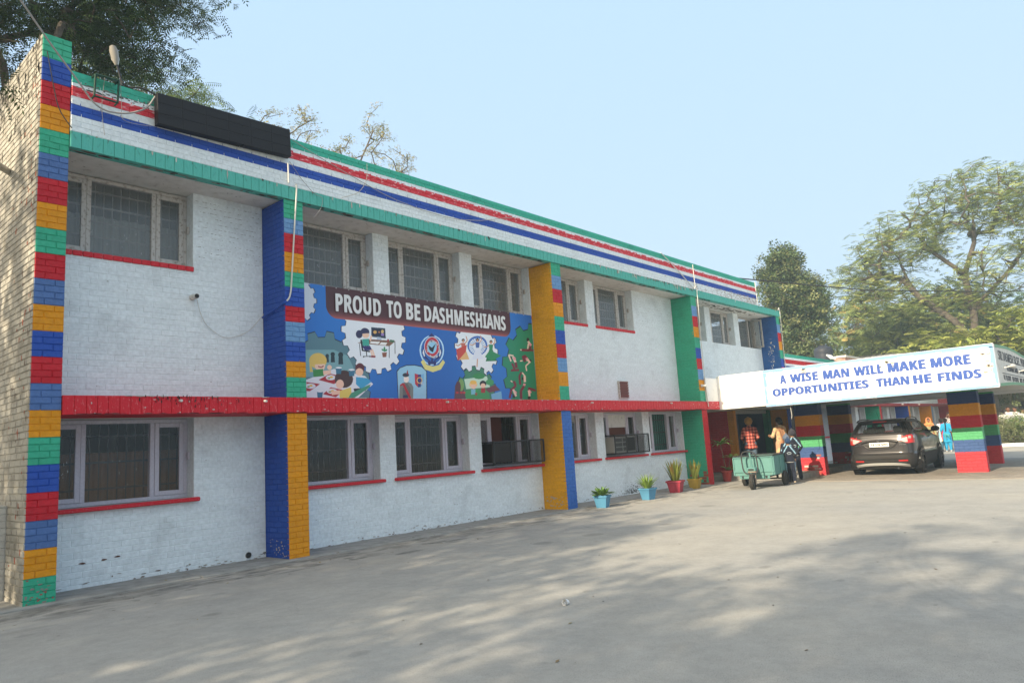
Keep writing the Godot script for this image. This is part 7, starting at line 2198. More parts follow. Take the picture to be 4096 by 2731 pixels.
func person(label: String, at: Vector3, face: Vector3, H: float, o: Dictionary) -> Node3D:
	# figure at the origin looking along +z, turned so that it looks along face
	var t := thing("person", label, "person", at, atan2(face.x, face.z), o.get("group", ""))
	var s := H / 1.7
	var cell: float = o.get("cell", 0.016)
	var skin: Color = o.get("skin", Color(0.30, 0.17, 0.10))
	var J := {"hip": V(0.085, 0.90, 0), "sh": V(0.165, 1.385, -0.01), "neck": V(0, 1.44, -0.01), "head": V(0, 1.585, 0.01),
		"kneeL": V(0.10, 0.49, 0.03), "ankL": V(0.10, 0.085, -0.02), "kneeR": V(-0.10, 0.49, 0.03), "ankR": V(-0.10, 0.085, -0.02),
		"elbL": V(0.23, 1.12, -0.04), "wrL": V(0.24, 0.88, 0.05), "elbR": V(-0.23, 1.12, -0.04), "wrR": V(-0.24, 0.88, 0.05), "lean": V(0, 0, 0)}
	for k in o.get("pose", {}): J[k] = o.pose[k]
	for k in ["sh", "neck", "head"]: J[k] = J[k] + J.lean
	var g := {}
	for k in J: g[k] = J[k] * s
	var L := func(v: Vector3): return v
	var mx := V(-1, 1, 1)
	var shL: Vector3 = g.sh; var shR: Vector3 = g.sh * mx
	shR = V(-J.sh.x, J.sh.y, J.sh.z) * s
	var hipL: Vector3 = g.hip; var hipR: Vector3 = g.hip * mx
	var Z := V(0, 0, 1)
	var waist: Vector3 = (V(0, 1.06, 0) + J.lean * 0.3) * s
	var chest: Vector3 = (V(0, 1.27, 0) + J.lean * 0.75) * s
	var pelvis := V(0, 0.93, 0) * s
	# continuous body
	var b := MB.new()
	var bones := [
		[pelvis, waist, 0.145 * s, 0.125 * s, 0.72, Z], [waist, chest, 0.125 * s, 0.15 * s, 0.68, Z], [chest, (shL + shR) * 0.5, 0.14 * s, 0.10 * s, 0.7, Z],
		[(shL + shR) * 0.5 + V(-0.10, 0, 0) * s, (shL + shR) * 0.5 + V(0.10, 0, 0) * s, 0.07 * s, 0.07 * s],
		[(shL + shR) * 0.5, g.head - V(0, 0.07, 0) * s, 0.055 * s, 0.05 * s],
		[g.head + V(0, 0.03, -0.015) * s, g.head + V(0, 0.045, 0.0) * s, 0.093 * s, 0.093 * s], [g.head + V(0, -0.03, 0.03) * s, g.head + V(0, -0.075, 0.045) * s, 0.07 * s, 0.045 * s],
		[g.head + V(0, 0.0, 0.09) * s, g.head + V(0, -0.022, 0.112) * s, 0.010 * s, 0.014 * s],
		[g.head + V(0.088, 0.0, 0) * s, g.head + V(0.092, -0.03, -0.005) * s, 0.018 * s, 0.014 * s], [g.head + V(-0.088, 0.0, 0) * s, g.head + V(-0.092, -0.03, -0.005) * s, 0.018 * s, 0.014 * s],
		[hipL, g.kneeL, 0.085 * s, 0.055 * s], [g.kneeL, g.ankL, 0.052 * s, 0.035 * s], [hipR, g.kneeR, 0.085 * s, 0.055 * s], [g.kneeR, g.ankR, 0.052 * s, 0.035 * s],
		[g.ankL + V(0, -0.03, -0.02) * s, g.ankL + V(0.01, -0.055, 0.13) * s, 0.036 * s, 0.03 * s], [g.ankR + V(0, -0.03, -0.02) * s, g.ankR + V(-0.01, -0.055, 0.13) * s, 0.036 * s, 0.03 * s],
		[shL, g.elbL, 0.052 * s, 0.04 * s], [g.elbL, g.wrL, 0.038 * s, 0.027 * s], [shR, g.elbR, 0.052 * s, 0.04 * s], [g.elbR, g.wrR, 0.038 * s, 0.027 * s]]
	sdf(b, bones, cell, 0.04 * s, func(_p): return skin)
	# hands: a palm, four fingers and a thumb leaving its side
	if o.get("hands", true):
		for sd in 2:
			var w: Vector3 = g.wrL if sd == 0 else g.wrR
			var e: Vector3 = g.elbL if sd == 0 else g.elbR
			var d := (w - e).normalized()
			var across := d.cross(V(1 if sd == 0 else -1, 0.2, 0)).normalized()
			var inn := across.cross(d).normalized() * (1.0 if sd == 0 else -1.0)
			var hb := [[w, w + d * 0.075 * s, 0.026 * s, 0.032 * s, 0.55, inn]]
			for k in 4:
				var rt := w + d * 0.085 * s + across * (k - 1.5) * 0.019 * s
				var len: float = [0.034, 0.042, 0.04, 0.03][k] * s
				var mid := rt + (d * 0.92 + inn * 0.3).normalized() * len
				hb.append([rt - d * 0.02 * s, mid, 0.0095 * s, 0.0085 * s]); hb.append([mid, mid + (d * 0.6 + inn * 0.75).normalized() * len * 0.85, 0.0085 * s, 0.0075 * s])
			var tr := w + d * 0.03 * s - across * 0.026 * s
			var tm := tr + (d * 0.7 - across * 0.7 + inn * 0.3).normalized() * 0.035 * s
			hb.append([tr, tm, 0.012 * s, 0.0105 * s]); hb.append([tm, tm + (d + inn * 0.5).normalized() * 0.028 * s, 0.0105 * s, 0.008 * s])
			sdf(b, hb, max(0.0055, cell * 0.4), 0.006 * s, func(_p): return skin)
	var bm := mat(Color(1, 1, 1), 0.6, null, 1.0, {"vertex_color_use_as_albedo": true, "subsurf_scatter_enabled": true, "subsurf_scatter_strength": 0.08})
	obj("body", b, bm, t)
	var face_ := MB.new()
	for sx in [-1.0, 1.0]:
		face_.col = Color(0.5, 0.48, 0.45)
		face_.obox(Transform3D(Basis(), g.head + V(sx * 0.034, 0.012, 0.088) * s), V(0.026, 0.012, 0.012) * s, 0.004 * s)
		face_.col = Color(0.02, 0.015, 0.01)
		face_.obox(Transform3D(Basis(), g.head + V(sx * 0.034, 0.012, 0.092) * s), V(0.011, 0.011, 0.011) * s, 0.003 * s)
		face_.obox(Transform3D(Basis(), g.head + V(sx * 0.034, 0.034, 0.090) * s), V(0.036, 0.006, 0.012) * s, 0.002 * s)
	face_.col = Color(0.22, 0.06, 0.05)
	face_.obox(Transform3D(Basis(), g.head + V(0, -0.058, 0.094) * s), V(0.04, 0.010, 0.012) * s, 0.003 * s)
	obj("face", face_, bm, t)
	# clothes: thicker skins over the same joints
	var c: Dictionary = o.get("clothes", {})
	var e0 := 0.016 * s
	if c.has("top"):
		var m := MB.new()
		var hem: float = c.get("hem", 0.86)
		var flare: float = c.get("flare", 0.165)
		var bt := [[V(0, hem, 0) * s, waist, flare * s, 0.135 * s, c.get("deep", 0.74), Z], [waist, chest, 0.135 * s + e0 * 0.3, 0.155 * s + e0 * 0.5, 0.74, Z], [chest, (shL + shR) * 0.5, 0.15 * s, 0.105 * s, 0.75, Z],
			[(shL + shR) * 0.5 + V(-0.11, -0.005, 0) * s, (shL + shR) * 0.5 + V(0.11, -0.005, 0) * s, 0.075 * s, 0.075 * s], [(shL + shR) * 0.5, (shL + shR) * 0.5 + V(0, 0.06, 0.0) * s, 0.065 * s, 0.058 * s]]
		var sl: float = c.get("sleeve", 1.0)
		for q in [[shL, g.elbL, g.wrL], [shR, g.elbR, g.wrR]]:
			bt.append([q[0], q[1], 0.066 * s, 0.054 * s])
			bt.append([q[1], q[1].lerp(q[2], sl * 0.93), 0.053 * s, 0.042 * s])
		sdf(m, bt, cell, 0.035 * s, c.get("paint", func(_p): return c.top), (hem - 0.04) * s)
		obj("top", m, c.get("mat", M.cloth), t)
	if c.has("legs"):
		var m := MB.new()
		var wd: float = c.get("wide", 1.0)
		var bl := [[V(-0.035, 0.93, 0) * s, V(0.035, 0.93, 0) * s, 0.12 * s, 0.12 * s, 0.8, Z], [V(0, 0.98, 0) * s, V(0, 1.03, 0) * s, 0.135 * s, 0.13 * s, 0.78, Z]]
		for q in [[hipL, g.kneeL, g.ankL], [hipR, g.kneeR, g.ankR]]:
			bl.append([q[0], q[1], 0.105 * s, 0.075 * s * wd])
			bl.append([q[1], q[2] + V(0, 0.01, 0) * s, 0.073 * s * wd, 0.058 * s * c.get("cuff", wd)])
		sdf(m, bl, cell, 0.03 * s, c.get("legpaint", func(_p): return c.legs))
		obj("trousers", m, c.get("legmat", M.cloth), t)
	for sd in 2:
		var a: Vector3 = g.ankL if sd == 0 else g.ankR
		var m := MB.new()
		sdf(m, [[a + V(0, -0.045, -0.035) * s, a + V(0, -0.05, 0.09) * s, 0.042 * s, 0.044 * s], [a + V(0, -0.05, 0.09) * s, a + V(0, -0.06, 0.15) * s, 0.043 * s, 0.03 * s]], cell * 0.7, 0.02 * s, func(_p): return c.get("shoe", Color(0.02, 0.02, 0.02)))
		obj("shoe", m, M.cloth, t)
	var hc: Vector3 = g.head
	if c.has("turban"):
		var m := MB.new()
		var tb: Color = c.turban
		var bn := [[hc + V(0, 0.055, -0.02) * s, hc + V(0, 0.085, -0.01) * s, 0.118 * s, 0.105 * s], [hc + V(0, 0.13, 0.0) * s, hc + V(0, 0.16, 0.02) * s, 0.07 * s, 0.04 * s]]
		for k in 10:   # wound folds
			var a := TAU * k / 10.0
			var a2 := TAU * (k + 1.2) / 10.0
			var tw: float = 0.03 * sin(a)
			bn.append([hc + V(cos(a) * 0.108, 0.045 + tw, sin(a) * 0.112) * s, hc + V(cos(a2) * 0.106, 0.075 + 0.03 * sin(a2), sin(a2) * 0.110) * s, 0.026 * s, 0.022 * s])
			bn.append([hc + V(cos(a) * 0.088, 0.105 - tw * 0.6, sin(a) * 0.09) * s, hc + V(cos(a2) * 0.08, 0.135, sin(a2) * 0.082) * s, 0.026 * s, 0.022 * s])
		if c.has("knot"): bn.append([hc + V(0, 0.17, 0.02) * s, hc + V(0, 0.205, 0.03) * s, 0.04 * s, 0.032 * s])
		sdf(m, bn, cell * 0.7, 0.012 * s, func(p): return tb * (0.92 + 0.08 * sin(p.y * 160.0)))
		obj("turban", m, M.cloth, t)
	if c.has("hair"):
		var m := MB.new()
		var bn := [[hc + V(0, 0.035, -0.03) * s, hc + V(0, 0.06, -0.015) * s, 0.104 * s, 0.102 * s], [hc + V(0, -0.01, -0.06) * s, hc + V(0, -0.05, -0.06) * s, 0.075 * s, 0.055 * s]]
		if c.hair == "bun": bn.append([hc + V(0, -0.02, -0.125) * s, hc + V(0, -0.045, -0.125) * s, 0.05 * s, 0.05 * s])
		if c.hair == "plait":
			var pt := [V(0, -0.04, -0.09), V(0, -0.13, -0.115), V(0, -0.25, -0.16), V(0.01, -0.38, -0.165), V(0.015, -0.52, -0.16)]
			for k in 4:
				for j in 2: bn.append([hc + (pt[k] + V(0.012 * (1 if j else -1), 0, 0)) * s, hc + (pt[k + 1] + V(-0.012 * (1 if j else -1), 0, 0)) * s, 0.026 * s * (1 - 0.12 * k), 0.02 * s])
		sdf(m, bn, cell * 0.7, 0.015 * s, func(_p): return Color(0.012, 0.010, 0.010))
		obj("hair", m, M.cloth, t)
	return t

func sheet(t: Node3D, called: String, rows: Array, m: Material, thick := 0.006) -> void:
	# cloth with two sides
	var mb := MB.new()
	mb.grid(rows)
	var back := rows.map(func(r): return r.map(func(p): return p))
	mb.grid(back, false, true)
	obj(called, mb, m, t)

func build_people() -> void:
	M.cloth = mat(Color(1, 1, 1), 0.9, noise_tex(0.05, gray(0.82), gray(1.0), 97, 4, 256), 2.0, {"vertex_color_use_as_albedo": true, "rim_enabled": true, "rim": 0.25})
	bumped(M.cloth, M.fine, 0.5)
	# woven check of the shirt
	var im := Image.create(256, 256, false, Image.FORMAT_RGB8)
	im.fill(Color8(196, 60, 40))
	for k in 4:
		im.fill_rect(Rect2i(k * 64, 0, 22, 256), Color8(96, 34, 34))
		im.fill_rect(Rect2i(k * 64 + 40, 0, 5, 256), Color8(226, 200, 186))
	for k in 4:
		for x in range(0, 256):
			for y in range(k * 64, k * 64 + 22):
				im.set_pixel(x, y, im.get_pixel(x, y).lerp(Color8(50, 36, 44), 0.6))
			for y in range(k * 64 + 40, k * 64 + 45):
				im.set_pixel(x, y, im.get_pixel(x, y).lerp(Color8(230, 214, 200), 0.7))
	var plaid := StandardMaterial3D.new()
	plaid.albedo_texture = ImageTexture.create_from_image(im)
	plaid.uv1_triplanar = true
	plaid.uv1_scale = Vector3.ONE * 2.6
	plaid.roughness = 0.9
	var denim := Color(0.10, 0.15, 0.22)
	person("man in a red checked shirt, jeans and yellow turban standing at the doorway", V(19.35, 0.17, 0.22), V(0.85, 0, -0.5), 1.66,
		{"clothes": {"top": Color(1, 1, 1), "mat": plaid, "hem": 0.80, "flare": 0.21, "legs": denim, "turban": Color(0.42, 0.22, 0.03), "sleeve": 0.75}, "pose": {"elbL": V(0.25, 1.12, 0.02), "wrL": V(0.19, 1.02, 0.22), "elbR": V(-0.25, 1.12, 0.02), "wrR": V(-0.18, 1.02, 0.22)}})
	# woman with a peach stole
	var flower := func(p: Vector3):
		var n := sin(p.x * 41.0 + p.y * 13.0) * sin(p.y * 37.0 - p.z * 29.0) * sin(p.z * 45.0 + 1.0)
		return Color(0.66, 0.50, 0.28) if n < 0.22 else Color(0.52, 0.30, 0.22)
	var w := person("woman in a cream flowered tunic with a peach stole over her shoulder", V(19.3, 0.17, 1.2), V(0.45, 0, -0.9), 1.62,
		{"skin": Color(0.22, 0.12, 0.07), "clothes": {"top": Color(0.66, 0.50, 0.28), "paint": flower, "hem": 0.50, "flare": 0.22, "legs": Color(0.62, 0.36, 0.22), "wide": 1.1, "hair": "bun", "sleeve": 0.7}, "pose": {"elbL": V(0.26, 1.14, 0.05), "wrL": V(0.16, 1.16, 0.25), "elbR": V(-0.25, 1.13, 0.05), "wrR": V(-0.13, 1.18, 0.24)}})
	var st := MB.new()
	var rows := []
	for i in 13:
		var u := i / 12.0
		var row := []
		for j in 7:
			var v := j / 6.0 - 0.5
			var y: float = lerp(1.36, 0.62, u)
			row.append(V(0.10 + v * 0.20 - 0.10 * u, y + 0.03 * v, -0.135 - 0.06 * sin(PI * u) - 0.018 * cos(v * 14.0 + u * 3.0)))
		rows.append(row)
	M.peach = mat(Color(0.72, 0.42, 0.25), 0.9, M.mottle, 3.0)
	sheet(w, "stole", rows, M.peach)
	# three boys in dark track suits, walking towards the steps
	var navy := Color(0.012, 0.016, 0.035)
	var ice := Color(0.30, 0.52, 0.68)
	var kid_top := func(p: Vector3):
		var y := p.y
		if y > 1.16 and absf(absf(p.x) - 0.06 - (1.44 - y) * 0.62) < 0.02: return ice
		return navy
	var boys := [
		["small boy in a navy track suit and dark blue turban walking behind the cart", V(16.75, 0, 2.38), V(0.92, 0, -0.38), 1.17, Color(0.02, 0.05, 0.12), {"kneeL": V(0.09, 0.50, 0.10), "ankL": V(0.09, 0.10, 0.05), "kneeR": V(-0.09, 0.47, -0.02), "ankR": V(-0.09, 0.15, -0.22), "elbL": V(0.25, 1.14, -0.02), "wrL": V(0.17, 1.02, 0.2), "elbR": V(-0.25, 1.14, -0.02), "wrR": V(-0.16, 1.02, 0.2)}, Color(0.45, 0.36, 0.26)],
		["boy in a navy track suit and grey-blue turban half hidden by his friend", V(17.35, 0, 2.12), V(0.9, 0, -0.45), 1.26, Color(0.13, 0.16, 0.22), {"kneeL": V(0.09, 0.48, 0.0), "ankL": V(0.09, 0.1, -0.12), "kneeR": V(-0.09, 0.5, 0.1), "ankR": V(-0.09, 0.085, 0.1)}, Color(0.03, 0.03, 0.03)],
		["taller boy in a navy track suit and dark grey turban beside the canopy pillar", V(18.35, 0, 1.92), V(0.9, 0, -0.45), 1.38, Color(0.045, 0.045, 0.06), {"kneeL": V(0.09, 0.50, 0.08), "ankL": V(0.09, 0.085, 0.1), "kneeR": V(-0.10, 0.48, -0.04), "ankR": V(-0.11, 0.10, -0.2), "elbL": V(0.25, 1.14, -0.02), "wrL": V(0.2, 1.0, 0.2), "elbR": V(-0.25, 1.14, -0.02), "wrR": V(-0.2, 1.0, 0.2)}, Color(0.02, 0.02, 0.02)]]
	var lm := mat(Color(0.42, 0.50, 0.56), 0.8)
	for q in boys:
		var s: float = q[3] / 1.7
		var stripe := func(p: Vector3):
			return ice if absf(p.x) > 0.135 * s and absf(p.z) < 0.04 and p.y < 0.86 * s else navy
		var waisted := func(p: Vector3):
			return Color(0.5, 0.5, 0.48) if p.y < 0.855 * s else kid_top.call(p / s * 1.0)
		var b := person(q[0], q[1], q[2], q[3], {"group": "boys in track suits", "clothes": {"top": navy, "paint": waisted, "hem": 0.87, "flare": 0.19, "legs": navy, "legpaint": stripe, "wide": 1.15, "turban": q[4], "knot": true, "shoe": q[6]}, "pose": q[5]})
		# print on the back of the jacket: an arc of worn letters over a short line
		for i in 11:
			var a := lerp(-1.05, 1.05, i / 10.0)
			var mk := MB.new()
			mk.obox(Transform3D(Basis(V(0, 0, 1), a), V(0, 0, 0)), V(0.014, 0.022, 0.003) * s)
			var o := obj("back_print", mk, lm, b)
			o.position = V(sin(a) * 0.085, 1.16 + cos(a) * 0.06, -0.128 + 0.02 * absf(a)) * s
		for i in 7:
			var mk := MB.new()
			mk.obox(Transform3D(), V(0.012, 0.02, 0.003) * s)
			var o := obj("back_print", mk, lm, b)
			o.position = V((i - 3) * 0.02, 1.15, -0.128) * s
	# people in the sun beyond the canopy
	var lady := person("woman in a khaki cardigan and orange headscarf walking past the wing", V(33.0, 0, 2.42), V(-0.96, 0, 0.25), 1.52,
		{"cell": 0.02, "skin": Color(0.20, 0.10, 0.06), "clothes": {"top": Color(0.36, 0.33, 0.18), "hem": 0.56, "flare": 0.21, "legs": Color(0.70, 0.30, 0.14), "wide": 1.2, "hair": "bun"}})
	var hs := MB.new()
	var k := 1.52 / 1.7
	sdf(hs, [[V(0, 1.60, -0.03) * k, V(0, 1.64, -0.02) * k, 0.125 * k, 0.115 * k], [V(0, 1.52, -0.05) * k, V(0, 1.42, -0.03) * k, 0.11 * k, 0.15 * k], [V(-0.12, 1.39, 0.02) * k, V(0.12, 1.39, 0.02) * k, 0.09 * k, 0.09 * k], [V(0.09, 1.55, 0.03) * k, V(0.06, 1.44, 0.07) * k, 0.035 * k, 0.05 * k], [V(-0.09, 1.55, 0.03) * k, V(-0.06, 1.44, 0.07) * k, 0.035 * k, 0.05 * k], [V(0.0, 1.38, 0.12) * k, V(0, 1.32, 0.13) * k, 0.06 * k, 0.03 * k]], 0.014, 0.03, func(_p): return Color(0.80, 0.28, 0.10))
	obj("headscarf", hs, M.cloth, lady)
	var inn := MB.new()
	sdf(inn, [[V(0, 1.02, 0.10) * k, V(0, 0.58, 0.15) * k, 0.045 * k, 0.085 * k]], 0.014, 0.02, func(_p): return Color(0.82, 0.36, 0.18))
	obj("tunic", inn, M.cloth, lady)
	var girls := [["girl in a pink and white tunic with a black plait", V(35.3, 0, 2.45), Color(0.62, 0.02, 0.13), Color(0.30, 0.60, 0.72)], ["girl in a bright blue suit with a black plait and tied stole", V(34.4, 0, 2.78), Color(0.03, 0.36, 0.62), Color(0.03, 0.34, 0.60)]]
	for i in 2:
		var q: Array = girls[i]
		var top: Color = q[2]
		var gp := func(p: Vector3):
			if i == 0 and p.x > 0.05: return Color(0.68, 0.72, 0.74)
			if i == 0 and p.y < 0.52: return Color(0.62, 0.42, 0.10)
			if i == 0 and absf(p.x) > 0.19 and p.y < 1.02: return Color(0.25, 0.55, 0.68)
			return top
		var gl := person(q[0], q[1], V(1, 0, -0.12), 1.46, {"cell": 0.02, "group": "girls seen from behind", "skin": Color(0.22, 0.11, 0.07), "clothes": {"top": top, "paint": gp, "hem": 0.52, "flare": 0.20, "legs": q[3], "wide": 1.5, "cuff": 0.9, "hair": "plait", "sleeve": 0.3, "shoe": Color(0.10, 0.07, 0.05) if i == 0 else Color(0.6, 0.6, 0.6)}})
		if i == 1:
			var kn := MB.new()
			sdf(kn, [[V(0.05, 0.78, -0.17), V(-0.08, 0.74, -0.19), 0.05, 0.045], [V(-0.05, 0.72, -0.19), V(-0.12, 0.6, -0.2), 0.045, 0.02], [V(0.06, 0.74, -0.18), V(0.02, 0.56, -0.2), 0.04, 0.02]], 0.016, 0.03, func(_p): return Color(0.06, 0.36, 0.42))
			obj("stole", kn, M.cloth, gl)
	person("man in a checked shirt holding a phone to his ear behind the canopy pillar", V(37.5, 0, 2.42), V(-0.95, 0, 0.3), 1.72,
		{"cell": 0.02, "skin": Color(0.17, 0.09, 0.055), "clothes": {"top": Color(1, 1, 1), "paint": func(p): return Color(0.62, 0.62, 0.62) if int(floor(p.x * 22.0) + floor(p.y * 22.0)) % 2 == 0 else Color(0.10, 0.06, 0.09), "legs": Color(0.05, 0.05, 0.07), "hair": "short"}, "pose": {"elbR": V(-0.28, 1.16, 0.08), "wrR": V(-0.15, 1.48, 0.10)}})
	for i in 4:
		person(["student in a white shirt standing in the group by the far building", "student in a white shirt with folded arms near the far building", "student in a white shirt leaning behind the bushes", "student in a white shirt turned away at the far building"][i], V([46.0, 46.4, 47.2, 45.6][i], 0, [3.76, 4.05, 4.25, 3.55][i]), V([-1, -0.6, -0.2, 0.9][i], 0, [0.3, -0.6, 1.0, 0.4][i]), [1.88, 1.86, 1.74, 1.72][i],
			{"cell": 0.026, "hands": false, "group": "students in white shirts", "skin": Color(0.17, 0.09, 0.055), "clothes": {"top": Color(0.72, 0.73, 0.75), "legs": Color(0.10, 0.11, 0.13), "hair": "short", "sleeve": 0.4}, "pose": {"elbL": V(0.24, 1.15, 0.05), "wrL": V(0.02, 1.15, 0.2)} if i % 2 else {}})

# ---------- car ----------
const CAR := [[0.19, 0.16, 4.10, 0.78], [0.30, 0.05, 4.24, 0.85], [0.45, 0.0, 4.29, 0.878], [0.58, 0.0, 4.30, 0.882], [0.62, 0.035, 4.29, 0.872], [0.75, 0.05, 4.27, 0.872], [0.88, 0.055, 4.16, 0.872], [0.97, 0.07, 3.90, 0.868], [1.04, 0.09, 3.30, 0.86], [1.10, 0.10, 3.06, 0.845], [1.16, 0.13, 2.98, 0.825], [1.25, 0.22, 2.85, 0.785], [1.35, 0.33, 2.66, 0.735], [1.44, 0.43, 2.45, 0.685], [1.50, 0.44, 2.22, 0.64], [1.54, 0.56, 1.95, 0.56], [1.56, 0.85, 1.65, 0.38], [1.565, 1.15, 1.35, 0.1]]

func car_ring(y: float) -> Array:
	for i in CAR.size() - 1:
		if y <= CAR[i + 1][0]:
			var t: float = clamp((y - CAR[i][0]) / (CAR[i + 1][0] - CAR[i][0]), 0.0, 1.0)
			return [lerp(CAR[i][1], CAR[i + 1][1], t), lerp(CAR[i][2], CAR[i + 1][2], t), lerp(CAR[i][3], CAR[i + 1][3], t)]
	return CAR[-1].slice(1)

func car_side(x: float, y: float, sg: float, out := 0.0) -> Vector3:
	var r := car_ring(y)
	var c: float = (r[0] + r[1]) * 0.5
	var a: float = (r[1] - r[0]) * 0.5
	var u: float = clamp(absf(x - c) / a, 0.0, 1.0)
	return V(x, y, sg * (r[2] * pow(max(0.0, 1.0 - pow(u, 7.0)), 1.0 / 7.0) + out))

func car_rear(z: float, y: float, out := 0.0) -> Vector3:
	var r := car_ring(y)
	var c: float = (r[0] + r[1]) * 0.5
	var a: float = (r[1] - r[0]) * 0.5
	var u: float = clamp(absf(z) / r[2], 0.0, 1.0)
	return V(c - a * pow(max(0.0, 1.0 - pow(u, 7.0)), 1.0 / 7.0) - out, y, z)

func side_patch(x0a: float, x1a: float, x0b: float, x1b: float, y0: float, y1: float, sg: float, out: float, n := 8, m := 6) -> MB:
	# sheet on the flank: its lower edge runs x0a..x1a, its upper edge x0b..x1b
	var rows := []
	for j in m + 1:
		var t := float(j) / m
		var row := []
		for i in n + 1:
			var s := float(i) / n
			row.append(car_side(lerp(lerp(x0a, x0b, t), lerp(x1a, x1b, t), s), lerp(y0, y1, t), sg, out))
		rows.append(row)
	var mb := MB.new()
	mb.grid(rows, false, sg < 0)
	return mb

func rear_patch(z0a: float, z1a: float, z0b: float, z1b: float, y0: float, y1: float, out: float, n := 12, m := 6) -> MB:
	var rows := []
	for j in m + 1:
		var t := float(j) / m
		var row := []
		for i in n + 1:
			row.append(car_rear(lerp(lerp(z0a, z0b, t), lerp(z1a, z1b, t), float(i) / n), lerp(y0, y1, t), out))
		rows.append(row)
	var mb := MB.new()
	mb.grid(rows)
	return mb

func wheel(t: Node3D, at: Vector3, r: float, w: float, sg: float, rim: Material) -> void:
	var n := part("wheel", t, at)
	var prof := [[-0.5, 0.62], [-0.5, 0.88], [-0.42, 0.97], [-0.30, 1.0], [0.30, 1.0], [0.42, 0.97], [0.5, 0.88], [0.5, 0.62]]
	var rows := []
	for q in prof:
		var row := []
		for j in 28:
			var a := TAU * j / 28.0
			row.append(V(cos(a) * q[1] * r, sin(a) * q[1] * r, q[0] * w))
		rows.append(row)
	var ty := MB.new()
	ty.grid(rows, true)
	# tread blocks
	for j in 42:
		var a := TAU * j / 42.0
		for k in [-0.22, 0.0, 0.22]:
			ty.obox(Transform3D(Basis(V(0, 0, 1), a), V(cos(a) * r, sin(a) * r, k * w)), V(0.012, r * 0.115, w * 0.17))
	obj("tyre", ty, M.rubber, n)
	var rm := MB.new()
	for k in 5:
		var a := TAU * k / 5.0 + 0.3
		for d in [-0.16, 0.16]:
			rm.obox(Transform3D(Basis(V(0, 0, 1), a + d), V(cos(a + d * 0.7) * r * 0.33, sin(a + d * 0.7) * r * 0.33, sg * w * 0.40)), V(r * 0.60, r * 0.085, 0.03), 0.008)
	rm.tube([V(0, 0, sg * w * 0.3), V(0, 0, sg * w * 0.45)], [r * 0.14, r * 0.12], 12)
	for j in 24:
		var a := TAU * j / 24.0
		rm.obox(Transform3D(Basis(V(0, 0, 1), a), V(cos(a) * r * 0.63, sin(a) * r * 0.63, sg * w * 0.42)), V(0.025, r * 0.17, 0.05))
	obj("rim", rm, rim, n)
	var bk := MB.new()
	bk.tube([V(0, 0, -w * 0.1), V(0, 0, sg * w * 0.22)], [r * 0.62, r * 0.62], 20)
	obj("brake", bk, M.blackcable, n)

